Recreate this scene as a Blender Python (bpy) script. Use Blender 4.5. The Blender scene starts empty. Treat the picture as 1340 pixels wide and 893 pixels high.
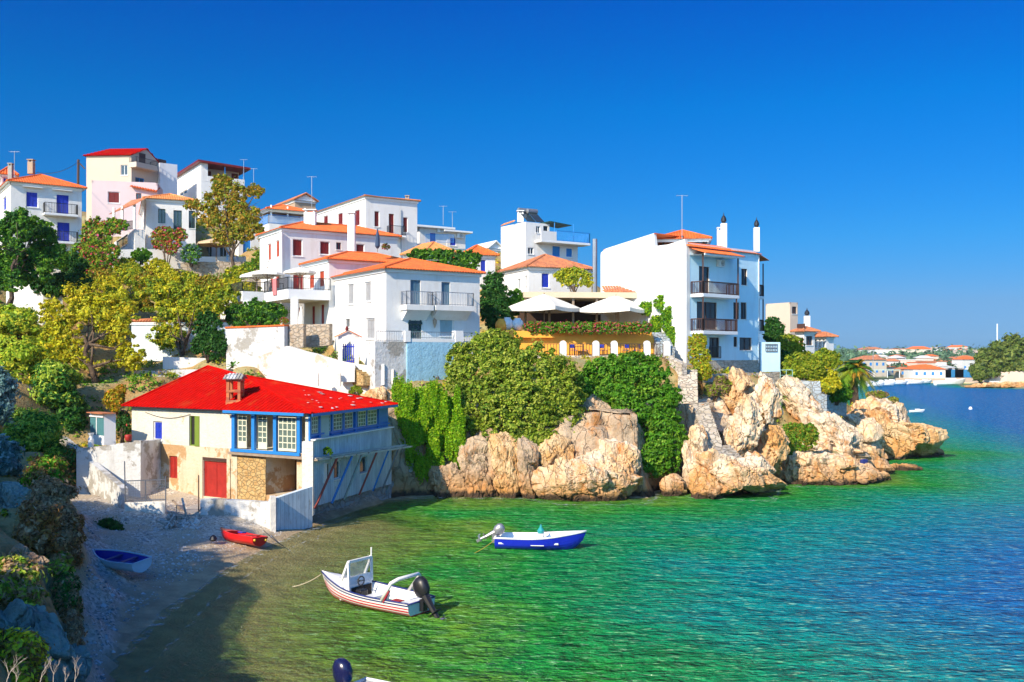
import bpy, bmesh, math, random
import numpy as np
from mathutils import Vector, Matrix, noise
from math import radians as R_, pi, sin, cos

random.seed(7)
RNG = np.random.default_rng(11)
SC = bpy.context.scene
COL = SC.collection

# ------------------------------------------------------------------ camera, sky, sun, exposure
F, VH, CH = 1250.0, 468.0, 9.5          # focal length (px of a 1340 px frame), horizon row, eye height
cam = bpy.data.cameras.new('camera')
cam.sensor_width = 36.0
cam.lens = F * 36.0 / 1340.0
cam.shift_y = (VH - 446.5) / 1340.0
cam.clip_end = 9000
camo = bpy.data.objects.new('camera', cam)
COL.objects.link(camo)
camo.location = (0, 0, CH)
camo.rotation_euler = (pi / 2, 0, 0)
SC.camera = camo

SUN_AZ, SUN_EL = R_(53), R_(34)          # azimuth measured from -X towards -Y
SDIR = Vector((-cos(SUN_AZ) * cos(SUN_EL), -sin(SUN_AZ) * cos(SUN_EL), sin(SUN_EL)))
sun = bpy.data.lights.new('sun', 'SUN')
sun.energy = 3.6
sun.angle = R_(0.5)
sun.color = (1.0, 0.86, 0.66)
suno = bpy.data.objects.new('sun', sun)
COL.objects.link(suno)
suno.rotation_euler = (-SDIR).to_track_quat('-Z', 'Y').to_euler()

world = bpy.data.worlds.new('World')
SC.world = world
world.use_nodes = True
nt = world.node_tree
nt.nodes.clear()
wo = nt.nodes.new('ShaderNodeOutputWorld')
bg = nt.nodes.new('ShaderNodeBackground')
sky = nt.nodes.new('ShaderNodeTexSky')
sky.sky_type = 'NISHITA'
sky.sun_disc = False
sky.sun_elevation = SUN_EL
sky.sun_rotation = math.atan2(SDIR.x, SDIR.y)
sky.altitude = 0
sky.air_density = 1.0
sky.dust_density = 0.2
sky.ozone_density = 3.0
hs = nt.nodes.new('ShaderNodeHueSaturation')
hs.inputs['Saturation'].default_value = 1.35
hs.inputs['Value'].default_value = 1.0
tint = nt.nodes.new('ShaderNodeMixRGB'); tint.blend_type = 'MULTIPLY'; tint.inputs[0].default_value = 1.0
geo = nt.nodes.new('ShaderNodeTexCoord')
sep = nt.nodes.new('ShaderNodeSeparateXYZ')
rmp = nt.nodes.new('ShaderNodeValToRGB')
nt.links.new(geo.outputs['Generated'], sep.inputs[0])
nt.links.new(sep.outputs['Z'], rmp.inputs[0])
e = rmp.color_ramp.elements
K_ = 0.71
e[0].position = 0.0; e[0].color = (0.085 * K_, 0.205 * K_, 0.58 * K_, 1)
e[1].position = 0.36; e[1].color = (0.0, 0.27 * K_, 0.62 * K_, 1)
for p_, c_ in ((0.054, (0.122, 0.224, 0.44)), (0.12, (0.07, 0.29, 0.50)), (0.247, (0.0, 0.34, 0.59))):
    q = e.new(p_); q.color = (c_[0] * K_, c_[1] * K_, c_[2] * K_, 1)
# towards the sun the unseen sky is lifted as extra fill, away from it it is a deep polarised blue
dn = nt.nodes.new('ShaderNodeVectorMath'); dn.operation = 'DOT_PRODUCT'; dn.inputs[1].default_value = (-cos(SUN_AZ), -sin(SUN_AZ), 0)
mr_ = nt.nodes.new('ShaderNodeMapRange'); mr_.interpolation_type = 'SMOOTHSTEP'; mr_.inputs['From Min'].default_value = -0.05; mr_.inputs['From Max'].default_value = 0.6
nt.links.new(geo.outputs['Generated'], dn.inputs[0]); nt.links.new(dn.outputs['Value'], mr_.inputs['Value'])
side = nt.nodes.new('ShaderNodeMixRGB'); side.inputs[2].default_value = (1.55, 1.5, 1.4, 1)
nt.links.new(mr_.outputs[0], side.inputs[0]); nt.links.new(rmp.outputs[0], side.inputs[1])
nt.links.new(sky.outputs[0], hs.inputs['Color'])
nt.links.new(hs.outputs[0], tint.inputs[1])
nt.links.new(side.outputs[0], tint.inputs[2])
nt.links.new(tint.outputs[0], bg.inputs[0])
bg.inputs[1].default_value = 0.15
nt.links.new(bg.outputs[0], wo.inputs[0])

SC.view_settings.view_transform = 'Standard'
SC.view_settings.look = 'None'
SC.view_settings.exposure = 1.0
SC.view_settings.gamma = 1.0
SC.view_settings.use_curve_mapping = False
SC.render.engine = 'CYCLES'
SC.cycles.max_bounces = 6
SC.cycles.transparent_max_bounces = 8
SC.cycles.caustics_reflective = False
SC.cycles.caustics_refractive = False

# ------------------------------------------------------------------ geometry helpers
def S(u, v, Y):
    """point at distance Y seen at photo pixel (u, v)"""
    return Vector(((u - 670.0) / F * Y, Y, CH - (v - VH) / F * Y))
def G(u, v, z=0.0):
    """point at height z seen at photo pixel (u, v) below the horizon"""
    return S(u, v, (CH - z) * F / (v - VH))

OFF = {}
def props(o, label=None, cat=None, group=None, kind=None):
    if label: o['label'] = label
    if cat: o['category'] = cat
    if group: o['group'] = group
    if kind: o['kind'] = kind
    return o
def thing(name, loc, label, cat, group=None):
    o = bpy.data.objects.new(name, None)
    o.empty_display_size = 0.3
    COL.objects.link(o)
    o.location = loc
    OFF[o.name] = Vector(loc)
    return props(o, label, cat, group)
def link(name, me, parent=None, off=None, label=None):
    o = bpy.data.objects.new(name, me)
    COL.objects.link(o)
    if parent is not None:
        o.parent = parent
        OFF[o.name] = OFF[parent.name]
    else:
        off = Vector(off) if off is not None else Vector((0, 0, 0))
        o.location = off
        OFF[o.name] = off
    if label: o['label'] = label
    return o

class MB:
    def __init__(s): s.v = []; s.f = []; s.mi = []; s.cur = 0
    def add(s, pts): 
        k = len(s.v); s.v.extend([tuple(p) for p in pts]); return k
    def face(s, idx): s.f.append(tuple(idx)); s.mi.append(s.cur)
    def poly(s, *pts):
        k = s.add(pts); s.face(range(k, k + len(pts))); return s
    def box(s, o, a, b, c):
        o, a, b, c = Vector(o), Vector(a), Vector(b), Vector(c)
        k = s.add([o, o + a, o + a + b, o + b, o + c, o + a + c, o + a + b + c, o + b + c])
        fl = [(0, 3, 2, 1), (4, 5, 6, 7), (0, 1, 5, 4), (1, 2, 6, 5), (2, 3, 7, 6), (3, 0, 4, 7)]
        if a.cross(b).dot(c) < 0: fl = [tuple(reversed(q)) for q in fl]
        for q in fl: s.face([k + i for i in q])
        return s
    def bar(s, p, q, w=0.05, h=None, up=(0, 0, 1)):
        p, q = Vector(p), Vector(q); d = q - p
        if d.length < 1e-6: return s
        h = h or w
        up = Vector(up)
        if abs(d.normalized().dot(up)) > 0.98: up = Vector((1, 0, 0))
        a = d.cross(up).normalized() * w; b = a.cross(d).normalized() * h
        return s.box(p - a / 2 - b / 2, d, a, b)
    def tube(s, pts, rad, n=6, cap=True):
        pts = [Vector(p) for p in pts]
        if not hasattr(rad, '__len__'): rad = [rad] * len(pts)
        rings = []; prev = None
        for i, p in enumerate(pts):
            d = (pts[min(i + 1, len(pts) - 1)] - pts[max(i - 1, 0)])
            if d.length < 1e-9: d = Vector((0, 0, 1))
            d.normalize()
            a = prev if prev is not None and abs(prev.dot(d)) < 0.9 else (Vector((0, 0, 1)) if abs(d.z) < 0.9 else Vector((1, 0, 0)))
            a = (a - d * a.dot(d)).normalized(); prev = a
            b = d.cross(a)
            rings.append(s.add([p + (a * cos(2 * pi * j / n) + b * sin(2 * pi * j / n)) * rad[i] for j in range(n)]))
        for i in range(len(rings) - 1):
            for j in range(n):
                j2 = (j + 1) % n
                s.face((rings[i] + j, rings[i] + j2, rings[i + 1] + j2, rings[i + 1] + j))
        if cap:
            s.face([rings[0] + j for j in reversed(range(n))]); s.face([rings[-1] + j for j in range(n)])
        return s
    def lathe(s, c, prof, n=16):
        c = Vector(c); rings = []
        for r, z in prof:
            rings.append(s.add([c + Vector((r * cos(2 * pi * j / n), r * sin(2 * pi * j / n), z)) for j in range(n)]))
        for i in range(len(rings) - 1):
            for j in range(n):
                j2 = (j + 1) % n
                s.face((rings[i] + j, rings[i] + j2, rings[i + 1] + j2, rings[i + 1] + j))
        s.face([rings[-1] + j for j in range(n)]); s.face([rings[0] + j for j in reversed(range(n))])
        return s
    def mesh(s, name, off, mats, smooth=False):
        me = bpy.data.meshes.new(name)
        o = Vector(off)
        me.from_pydata([(x - o.x, y - o.y, z - o.z) for x, y, z in s.v], [], s.f)
        for m in (mats if isinstance(mats, (list, tuple)) else [mats]): me.materials.append(m)
        if any(s.mi): me.polygons.foreach_set('material_index', s.mi)
        if smooth: me.polygons.foreach_set('use_smooth', [True] * len(s.f))
        me.update()
        return me
    def build(s, name, mat, parent=None, off=None, smooth=False, label=None, bevel=0.0):
        o_ = OFF[parent.name] if parent is not None else (off if off is not None else (0, 0, 0))
        o = link(name, s.mesh(name, o_, mat, smooth), parent, o_, label)
        if bevel:
            m = o.modifiers.new('bevel', 'BEVEL'); m.width = bevel; m.segments = 2; m.limit_method = 'ANGLE'
        return o
    def top(s, name, mat, label, cat, group=None, smooth=False, bevel=0.0):
        xs = [p[0] for p in s.v]; ys = [p[1] for p in s.v]; zs = [p[2] for p in s.v]
        o = s.build(name, mat, None, ((min(xs) + max(xs)) / 2, (min(ys) + max(ys)) / 2, min(zs)), smooth, None, bevel)
        return props(o, label, cat, group)

# ------------------------------------------------------------------ materials
MATS = {}
def nodemat(name):
    m = bpy.data.materials.new(name); m.use_nodes = True
    t = m.node_tree; t.nodes.clear()
    out = t.nodes.new('ShaderNodeOutputMaterial'); b = t.nodes.new('ShaderNodeBsdfPrincipled')
    t.links.new(b.outputs[0], out.inputs[0])
    return m, t, b
def N(t, typ, **kw):
    n = t.nodes.new(typ)
    for k, v in kw.items():
        if k in n.inputs: n.inputs[k].default_value = v
        else: setattr(n, k, v)
    return n
def coords(t, scale=(1, 1, 1)):
    tc = N(t, 'ShaderNodeTexCoord'); mp = N(t, 'ShaderNodeMapping'); mp.inputs['Scale'].default_value = scale
    g = N(t, 'ShaderNodeNewGeometry')
    t.links.new(g.outputs['Position'], mp.inputs[0])
    return mp
def noise_fac(t, scale, detail=4, rough=0.6, lo=0.35, hi=0.65, cs=(1, 1, 1)):
    mp = coords(t, cs)
    n = N(t, 'ShaderNodeTexNoise'); n.inputs['Scale'].default_value = scale; n.inputs['Detail'].default_value = detail; n.inputs['Roughness'].default_value = rough
    t.links.new(mp.outputs[0], n.inputs['Vector'])
    r = N(t, 'ShaderNodeMapRange'); r.inputs['From Min'].default_value = lo; r.inputs['From Max'].default_value = hi
    t.links.new(n.outputs['Fac'], r.inputs['Value'])
    return r.outputs[0]
def mixc(t, fac, a, b, mode='MIX'):
    m = N(t, 'ShaderNodeMixRGB'); m.blend_type = mode
    for i, x in enumerate((fac, a, b)):
        if isinstance(x, (int, float)): m.inputs[i].default_value = x
        elif isinstance(x, tuple): m.inputs[i].default_value = (*x, 1) if len(x) == 3 else x
        else: t.links.new(x, m.inputs[i])
    return m.outputs[0]
def bump(t, b, fac, strength=0.3, dist=0.05):
    n = N(t, 'ShaderNodeBump'); n.inputs['Strength'].default_value = strength; n.inputs['Distance'].default_value = dist
    t.links.new(fac, n.inputs['Height']); t.links.new(n.outputs[0], b.inputs['Normal'])
def plaster(name, col, stain=(0.35, 0.28, 0.2), amt=0.25, rough_wear=0.0, wear=(0.45, 0.36, 0.27)):
    if name in MATS: return MATS[name]
    m, t, b = nodemat(name)
    c = mixc(t, noise_fac(t, 0.5, 5, 0.6, 0.3, 0.7), col, tuple(x * 0.93 for x in col))
    st = noise_fac(t, 1.6, 6, 0.65, 0.5, 0.8, (1, 1, 0.18))
    mu = N(t, 'ShaderNodeMath', operation='MULTIPLY'); mu.inputs[1].default_value = amt; t.links.new(st, mu.inputs[0])
    c = mixc(t, mu.outputs[0], c, stain)
    if rough_wear:
        w = noise_fac(t, 0.45, 7, 0.7, 0.62 - rough_wear, 0.66 - rough_wear)
        c = mixc(t, w, c, wear)
    t.links.new(c, b.inputs['Base Color'])
    b.inputs['Roughness'].default_value = 0.85
    bump(t, b, noise_fac(t, 3.0, 6, 0.7, 0.2, 0.8), 0.35 if not rough_wear else 0.8, 0.03 if not rough_wear else 0.06)
    MATS[name] = m; return m
def paint(name, col, rough=0.45, var=0.12, metal=0.0, stripes=0.0):
    if name in MATS: return MATS[name]
    m, t, b = nodemat(name)
    c = mixc(t, noise_fac(t, 2.5, 5, 0.7, 0.3, 0.75), col, tuple(x * (1 - var) for x in col))
    t.links.new(c, b.inputs['Base Color'])
    b.inputs['Roughness'].default_value = rough; b.inputs['Metallic'].default_value = metal
    if stripes:
        mp = coords(t); w = N(t, 'ShaderNodeTexWave'); w.bands_direction = 'Z'; w.inputs['Scale'].default_value = stripes
        t.links.new(mp.outputs[0], w.inputs['Vector']); bump(t, b, w.outputs['Fac'], 0.8, 0.03)
    MATS[name] = m; return m
def tiles(name, col, col2, moss=(0.25, 0.2, 0.1)):
    if name in MATS: return MATS[name]
    m, t, b = nodemat(name)
    v = N(t, 'ShaderNodeTexVoronoi'); v.inputs['Scale'].default_value = 3.2
    mp = coords(t); t.links.new(mp.outputs[0], v.inputs['Vector'])
    sp = N(t, 'ShaderNodeSeparateColor'); t.links.new(v.outputs['Color'], sp.inputs[0])
    c = mixc(t, sp.outputs[0], col, col2)
    c = mixc(t, noise_fac(t, 1.2, 5, 0.7, 0.55, 0.85), c, moss)
    t.links.new(c, b.inputs['Base Color']); b.inputs['Roughness'].default_value = 0.8
    w = N(t, 'ShaderNodeTexWave'); w.bands_direction = 'Z'; w.wave_profile = 'SAW'; w.inputs['Scale'].default_value = 2.6
    t.links.new(mp.outputs[0], w.inputs['Vector']); bump(t, b, w.outputs['Fac'], 0.5, 0.04)
    MATS[name] = m; return m
def stonewall(name, cols, scale=2.2, mortar=(0.32, 0.28, 0.22)):
    if name in MATS: return MATS[name]
    m, t, b = nodemat(name)
    mp = coords(t, (1, 1, 1.5))
    v = N(t, 'ShaderNodeTexVoronoi'); v.inputs['Scale'].default_value = scale; t.links.new(mp.outputs[0], v.inputs['Vector'])
    ve = N(t, 'ShaderNodeTexVoronoi'); ve.feature = 'DISTANCE_TO_EDGE'; ve.inputs['Scale'].default_value = scale; t.links.new(mp.outputs[0], ve.inputs['Vector'])
    sp = N(t, 'ShaderNodeSeparateColor'); t.links.new(v.outputs['Color'], sp.inputs[0])
    c = mixc(t, sp.outputs[0], cols[0], cols[1]); c = mixc(t, noise_fac(t, 4, 4, 0.6, 0.4, 0.8), c, cols[2])
    r = N(t, 'ShaderNodeMapRange'); r.inputs['From Max'].default_value = 0.07; t.links.new(ve.outputs['Distance'], r.inputs['Value'])
    c = mixc(t, r.outputs[0], mortar, c)
    t.links.new(c, b.inputs['Base Color']); b.inputs['Roughness'].default_value = 0.9
    bump(t, b, r.outputs[0], 0.9, 0.06)
    MATS[name] = m; return m
def glass():
    if 'glass' in MATS: return MATS['glass']
    m, t, b = nodemat('window_glass')
    b.inputs['Base Color'].default_value = (0.03, 0.045, 0.055, 1); b.inputs['Roughness'].default_value = 0.08
    b.inputs['Specular IOR Level'].default_value = 0.7
    MATS['glass'] = m; return m
def leafmat(name='leaves', trans=0.38):
    if name in MATS: return MATS[name]
    m, t, b = nodemat(name)
    a = N(t, 'ShaderNodeVertexColor'); a.layer_name = 'Col'
    t.links.new(a.outputs[0], b.inputs['Base Color'])
    b.inputs['Roughness'].default_value = 0.6; b.inputs['Specular IOR Level'].default_value = 0.25
    tr = N(t, 'ShaderNodeBsdfTranslucent'); t.links.new(a.outputs[0], tr.inputs[0])
    mx = N(t, 'ShaderNodeMixShader'); mx.inputs[0].default_value = trans
    out = [n for n in t.nodes if n.type == 'OUTPUT_MATERIAL'][0]
    t.links.new(b.outputs[0], mx.inputs[1]); t.links.new(tr.outputs[0], mx.inputs[2]); t.links.new(mx.outputs[0], out.inputs[0])
    MATS[name] = m; return m

WHITE = plaster('white_plaster', (0.74, 0.73, 0.70), (0.5, 0.44, 0.36), 0.5)
WHITE2 = plaster('aged_white_plaster', (0.76, 0.73, 0.66), (0.42, 0.34, 0.25), 0.45, 0.05, (0.55, 0.45, 0.34))
CREAM = plaster('cream_plaster', (0.60, 0.48, 0.37), (0.5, 0.4, 0.3), 0.3)
PINK = plaster('pale_pink_plaster', (0.62, 0.50, 0.50), (0.55, 0.42, 0.4), 0.3)
BLUEW = plaster('pale_blue_plaster', (0.60, 0.84, 0.93), (0.4, 0.5, 0.55), 0.3)
DBLUEW = plaster('shade_blue_masonry', (0.30, 0.56, 0.72), (0.2, 0.3, 0.35), 0.5, 0.02, (0.4, 0.45, 0.42))  # blue of the shade put into the wall colour
TANW = plaster('tan_render', (0.42, 0.30, 0.2), (0.3, 0.22, 0.15), 0.4)
OCHREW = plaster('peeling_lime_plaster', (0.64, 0.54, 0.38), (0.4, 0.26, 0.12), 0.8, 0.15, (0.45, 0.27, 0.12))
WORN = plaster('worn_whitewash', (0.62, 0.63, 0.62), (0.3, 0.27, 0.24), 0.7, 0.11, (0.33, 0.31, 0.27))
ORANGEW = plaster('orange_plaster', (0.95, 0.42, 0.05), (0.5, 0.2, 0.05), 0.25)
TILE = tiles('terracotta_tiles', (0.80, 0.17, 0.025), (0.62, 0.11, 0.02), (0.5, 0.16, 0.04))
TILE_OLD = tiles('weathered_roof_tiles', (0.62, 0.22, 0.08), (0.36, 0.12, 0.06), (0.35, 0.25, 0.12))
TILE_PALE = tiles('pale_orange_tiles', (0.78, 0.32, 0.10), (0.7, 0.22, 0.05), (0.5, 0.3, 0.15))
REDR = paint('bright_red_roof_paint', (0.56, 0.004, 0.001), 0.9, 0.4)
for _n in REDR.node_tree.nodes:
    if _n.type == 'BSDF_PRINCIPLED': _n.inputs['Specular IOR Level'].default_value = 0.08
_t = REDR.node_tree; _b = [n for n in _t.nodes if n.type == 'BSDF_PRINCIPLED'][0]; _c = _b.inputs['Base Color'].links[0].from_socket
_c = mixc(_t, noise_fac(_t, .7, 7, .75, .56, .72), _c, (.42, .05, .012)); _c = mixc(_t, noise_fac(_t, 2.4, 7, .75, .62, .74), _c, (.30, .02, .008)); _c = mixc(_t, noise_fac(_t, 5.5, 5, .7, .68, .76), _c, (.55, .22, .12)); _t.links.new(_c, _b.inputs['Base Color'])
DRED = paint('dark_red_paint', (0.20, 0.008, 0.010), 0.5, 0.3, 0, 5.0)
RED = paint('red_paint', (0.42, 0.02, 0.012), 0.55, 0.4)
BLUE = paint('cobalt_blue_paint', (0.012, 0.045, 0.52), 0.5, 0.2, 0, 5.0)
BLUET = paint('sky_blue_trim_paint', (0.02, 0.22, 0.60), 0.5, 0.2)
SBLUE = paint('grey_blue_shutter_paint', (0.10, 0.22, 0.32), 0.5, 0.2, 0, 5.0)
PBLUE = paint('pale_blue_shutter_paint', (0.35, 0.52, 0.58), 0.5, 0.2, 0, 5.0)
DGREEN = paint('dark_green_paint', (0.015, 0.08, 0.07), 0.5, 0.2, 0, 5.0)
OGREEN = paint('olive_green_paint', (0.18, 0.26, 0.03), 0.5, 0.2)
ORSH = paint('orange_red_shutter_paint', (0.5, 0.06, 0.012), 0.5, 0.2, 0, 5.0)
GREY = paint('grey_shutter_paint', (0.42, 0.42, 0.42), 0.6, 0.2, 0, 5.0)
BROWN = paint('dark_brown_wood', (0.07, 0.03, 0.02), 0.6, 0.3)
WOOD = paint('weathered_wood', (0.36, 0.27, 0.19), 0.8, 0.4)
BLACK = paint('black_metal', (0.015, 0.015, 0.018), 0.4, 0.2)
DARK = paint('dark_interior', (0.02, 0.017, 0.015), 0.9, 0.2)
WPAINT = paint('white_paint', (0.8, 0.8, 0.78), 0.5, 0.08)
METAL = paint('grey_metal', (0.35, 0.36, 0.38), 0.4, 0.2, 0.6)
CONC = paint('grey_concrete', (0.36, 0.34, 0.31), 0.9, 0.25)
CLOTH = paint('white_canvas', (0.8, 0.76, 0.66), 0.8, 0.06)
STONE = stonewall('rubble_stone_masonry', [(0.45, 0.34, 0.22), (0.30, 0.22, 0.15), (0.5, 0.45, 0.38)])
STONEW = stonewall('pale_stone_masonry', [(0.6, 0.52, 0.4), (0.42, 0.34, 0.25), (0.55, 0.5, 0.45)])
STONEB = stonewall('bluish_stone_masonry', [(0.36, 0.42, 0.45), (0.25, 0.29, 0.31), (0.42, 0.44, 0.42)])
STONEO = stonewall('ochre_stone_masonry', [(0.52, 0.33, 0.12), (0.4, 0.22, 0.07), (0.55, 0.42, 0.2)], 3.0, (0.4, 0.28, 0.13))
GLASS = glass()
LEAF = leafmat()

# ------------------------------------------------------------------ coast and terrain
def gx(u, v): p = G(u, v); return (p.x, p.y)
COAST = [  # (x, y, slope of the land behind this vertex)
 (80, -40, .8), (40, -6, .8), (12, 6, .8), (-2, 16, .8), (-9, 23, .3), (*gx(130, 880), .12), (*gx(175, 838), .10), (*gx(215, 800), .10), (*gx(300, 742), .10), (*gx(350, 716), .12),
 (*gx(405, 690), .3), (*gx(455, 672), .5), (*gx(512, 655), 1.2), (*gx(560, 650), 2.2), (*gx(620, 650), 2.2), (*gx(690, 650), 2.2), (*gx(770, 653), 2.0), (*gx(850, 652), 2.0),
 (*gx(862, 644), 2.0), (*gx(893, 642), 1.8), (*gx(905, 643), 1.5), (*gx(950, 645), 1.3), (*gx(1005, 643), 1.2), (*gx(1018, 630), 1.0), (*gx(1060, 631), .8), (*gx(1110, 632), .7), (*gx(1150, 630), .6),
 (*gx(1158, 617), .6), (*gx(1110, 603), .8), (*gx(1170, 601), .7), (*gx(1215, 592), .6), (41, 99, .7), (42, 106, .6), (45, 125, .5), (54, 160, .5), (100, 300, .3), (136, 378, .1), (160, 384, .03), (175, 378, .03),
 (163, 345, .05), (146, 307, .3), (150, 296, .4), (175, 290, .4), (260, 280, .4), (420, 250, .4), (4500, 200, .2), (4500, 4500, .2), (-4500, 4500, .2), (-4500, -4500, .2), (80, -4500, .5)]
_cx = np.array([c[0] for c in COAST]); _cy = np.array([c[1] for c in COAST]); _cs = np.array([c[2] for c in COAST])
def coast_sd(x, y):
    """signed distance to the coast (positive on land) and the local slope"""
    x = np.asarray(x, float); y = np.asarray(y, float)
    best = np.full(x.shape, 1e12); sl = np.zeros(x.shape); ins = np.zeros(x.shape, bool)
    n = len(COAST)
    for i in range(n):
        j = (i + 1) % n
        ax, ay, bx, by = _cx[i], _cy[i], _cx[j], _cy[j]
        dx, dy = bx - ax, by - ay
        t = np.clip(((x - ax) * dx + (y - ay) * dy) / (dx * dx + dy * dy), 0, 1)
        d = (x - ax - t * dx) ** 2 + (y - ay - t * dy) ** 2
        k = d < best
        best = np.where(k, d, best); sl = np.where(k, _cs[i] + (_cs[j] - _cs[i]) * t, sl)
        c = ((ay > y) != (by > y)) & (x < (bx - ax) * (y - ay) / ((by - ay) if by != ay else 1e-9) + ax)
        ins ^= c
    d = np.sqrt(best)
    return np.where(ins, d, -d), sl

def cp(u, Y, v): p = S(u, v, Y); return (p.x, p.y, p.z)
CTRL = [cp(60, 92, 332), cp(10, 92, 345), cp(200, 102, 352), cp(170, 122, 300), cp(270, 128, 300), cp(370, 110, 325), cp(480, 104, 340), cp(560, 118, 335), cp(620, 120, 335),
 cp(350, 84, 432), cp(340, 92, 415), cp(450, 82, 438), cp(470, 76, 470), cp(506, 72, 498), cp(560, 76, 480), cp(620, 78, 470), cp(430, 76, 478), cp(330, 74, 482), cp(220, 73, 490), cp(300, 79, 460),
 cp(120, 72, 506), cp(160, 78, 478), cp(130, 86, 410), cp(60, 84, 420), cp(220, 92, 372), cp(300, 95, 362), cp(250, 86, 420), cp(60, 72, 470),
 cp(700, 104, 355), cp(715, 94, 392), cp(750, 86, 440), cp(690, 82, 445), cp(800, 81, 466), cp(720, 79, 470), cp(860, 80, 470), cp(900, 79, 477), cp(990, 86, 486), cp(940, 82, 488), cp(1010, 86, 496),
 cp(1050, 118, 462), cp(1090, 112, 480), cp(1050, 92, 508), cp(1115, 112, 515), cp(1140, 98, 530), cp(1080, 90, 525), cp(1100, 80, 560),
 cp(640, 66, 560), cp(900, 70, 560), cp(980, 70, 570), cp(1060, 76, 590),
 (-26, 60, 1.0), (-22, 57, .9), (-17, 56, .5), (-14, 60, .8), (-12, 64, 1.5), (-24, 66, 4.2), (-18, 70, 6.0), (-12, 70, 6.2), (-24, 72, 6.6),
 (-16, 46, .3), (-20, 50, .4), (-24, 53, .8), (-15, 38, .3), (-18, 42, .6), (-14, 33, .4),
 (-12.2, 28.5, .5), (-14, 33, .5), (-15.9, 38.5, .6), (-18.5, 43, .7), (-21, 47, .8), (-25.6, 55.5, 1.2), (-29.5, 62, 3.5),
 (-14.4, 26.5, 4.4), (-16.3, 32, 4.6), (-18.3, 37, 4.8), (-21, 42, 5.2), (-24, 46.5, 5.6), (-17, 27, 5.5), (-22, 37, 6.6), (-27.5, 46, 7.4), (-32, 56, 7.5), (-34, 64, 8.0), (-36, 72, 8.5),
 (-9, 16, 5.0), (-7, 20, 1.8), (-10, 23, 1.5), (-13, 20, 6.5), (-4, 8, 7.0), (0, 0, 7.9), (6, -4, 7.9), (0, 5, 6.5),
 (-30, 31, 13.5), (-36, 31, 16.5), (-42, 42, 15), (-38, 22, 21), (-33, 23, 16.5), (-31, 14, 18.5), (-34, 10, 20), (-27, 14, 15), (-26, 22, 14.5), (-30, 20, 16.5), (-46, 55, 13), (-60, 50, 17), (-60, 20, 30), (-70, 80, 20), (-50, 90, 18), (-90, 100, 30),
 (-60, 150, 31), (-20, 150, 25), (5, 150, 17), (20, 150, 12), (38, 140, 5), (-100, 200, 40), (0, 220, 12), (70, 240, 5), (30, 180, 6), (0, -60, 30), (-60, -60, 50),
 (150, 400, 2), (170, 392, 1.5), (200, 420, 2), (120, 460, 3), (240, 640, 5), (420, 620, 5), (330, 900, 10), (160, 330, 5), (175, 310, 4.5), (230, 320, 8), (600, 1300, 15), (0, 600, 9), (2500, 2500, 12), (-2500, 2500, 30), (-2500, -2500, 50)]
_C = np.array(CTRL)
def land_h(x, y):
    x = np.asarray(x, float); y = np.asarray(y, float)
    num = np.zeros(x.shape); den = np.zeros(x.shape)
    for cx_, cy_, cz_ in _C:
        w = 1.0 / (((x - cx_) ** 2 + (y - cy_) ** 2) ** 1.9 + 0.6)
        num += w * cz_; den += w
    return num / den
def ground_h(x, y):
    d, sl = coast_sd(x, y); L = land_h(x, y)
    up = np.maximum(d - np.where(sl > 1.05, 1.3, 0), 0) * sl
    toe = np.interp(y, [10, 24, 28.5, 33, 38.5, 43, 47, 55.5, 62, 70], [-6, -10.6, -11.8, -13.6, -15.6, -18.2, -20.7, -25.4, -29.5, -34]); up = up + np.maximum(toe - x, 0) * 1.5 * ((y > 8) & (y < 72))
    # smooth minimum of the rise from the water and the land behind
    k = np.minimum(up, L * 0 + 60)
    h = np.minimum(k + 0.02, L)
    h = np.where(d > 25, L, h)
    sea = -np.minimum(0.16 * np.maximum(-d, 0) + np.where(sl > 0.6, np.minimum(-d * 0.9, 1.2), 0), 9)
    return np.where(d >= 0, np.maximum(h, 0.02 + 0 * d), sea - 0.02), d, sl
def hitY(u, v, y0=10.0, y1=90.0):
    """distance at which the sight line of a pixel meets the ground"""
    y = np.arange(y0, y1, .25); k = ground_h((u - 670) / F * y, y)[0] >= CH - (v - VH) / F * y
    return float(y[np.argmax(k)]) if k.any() else None
def gh(x, y):
    return float(ground_h(np.array([x]), np.array([y]))[0][0])
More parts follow.
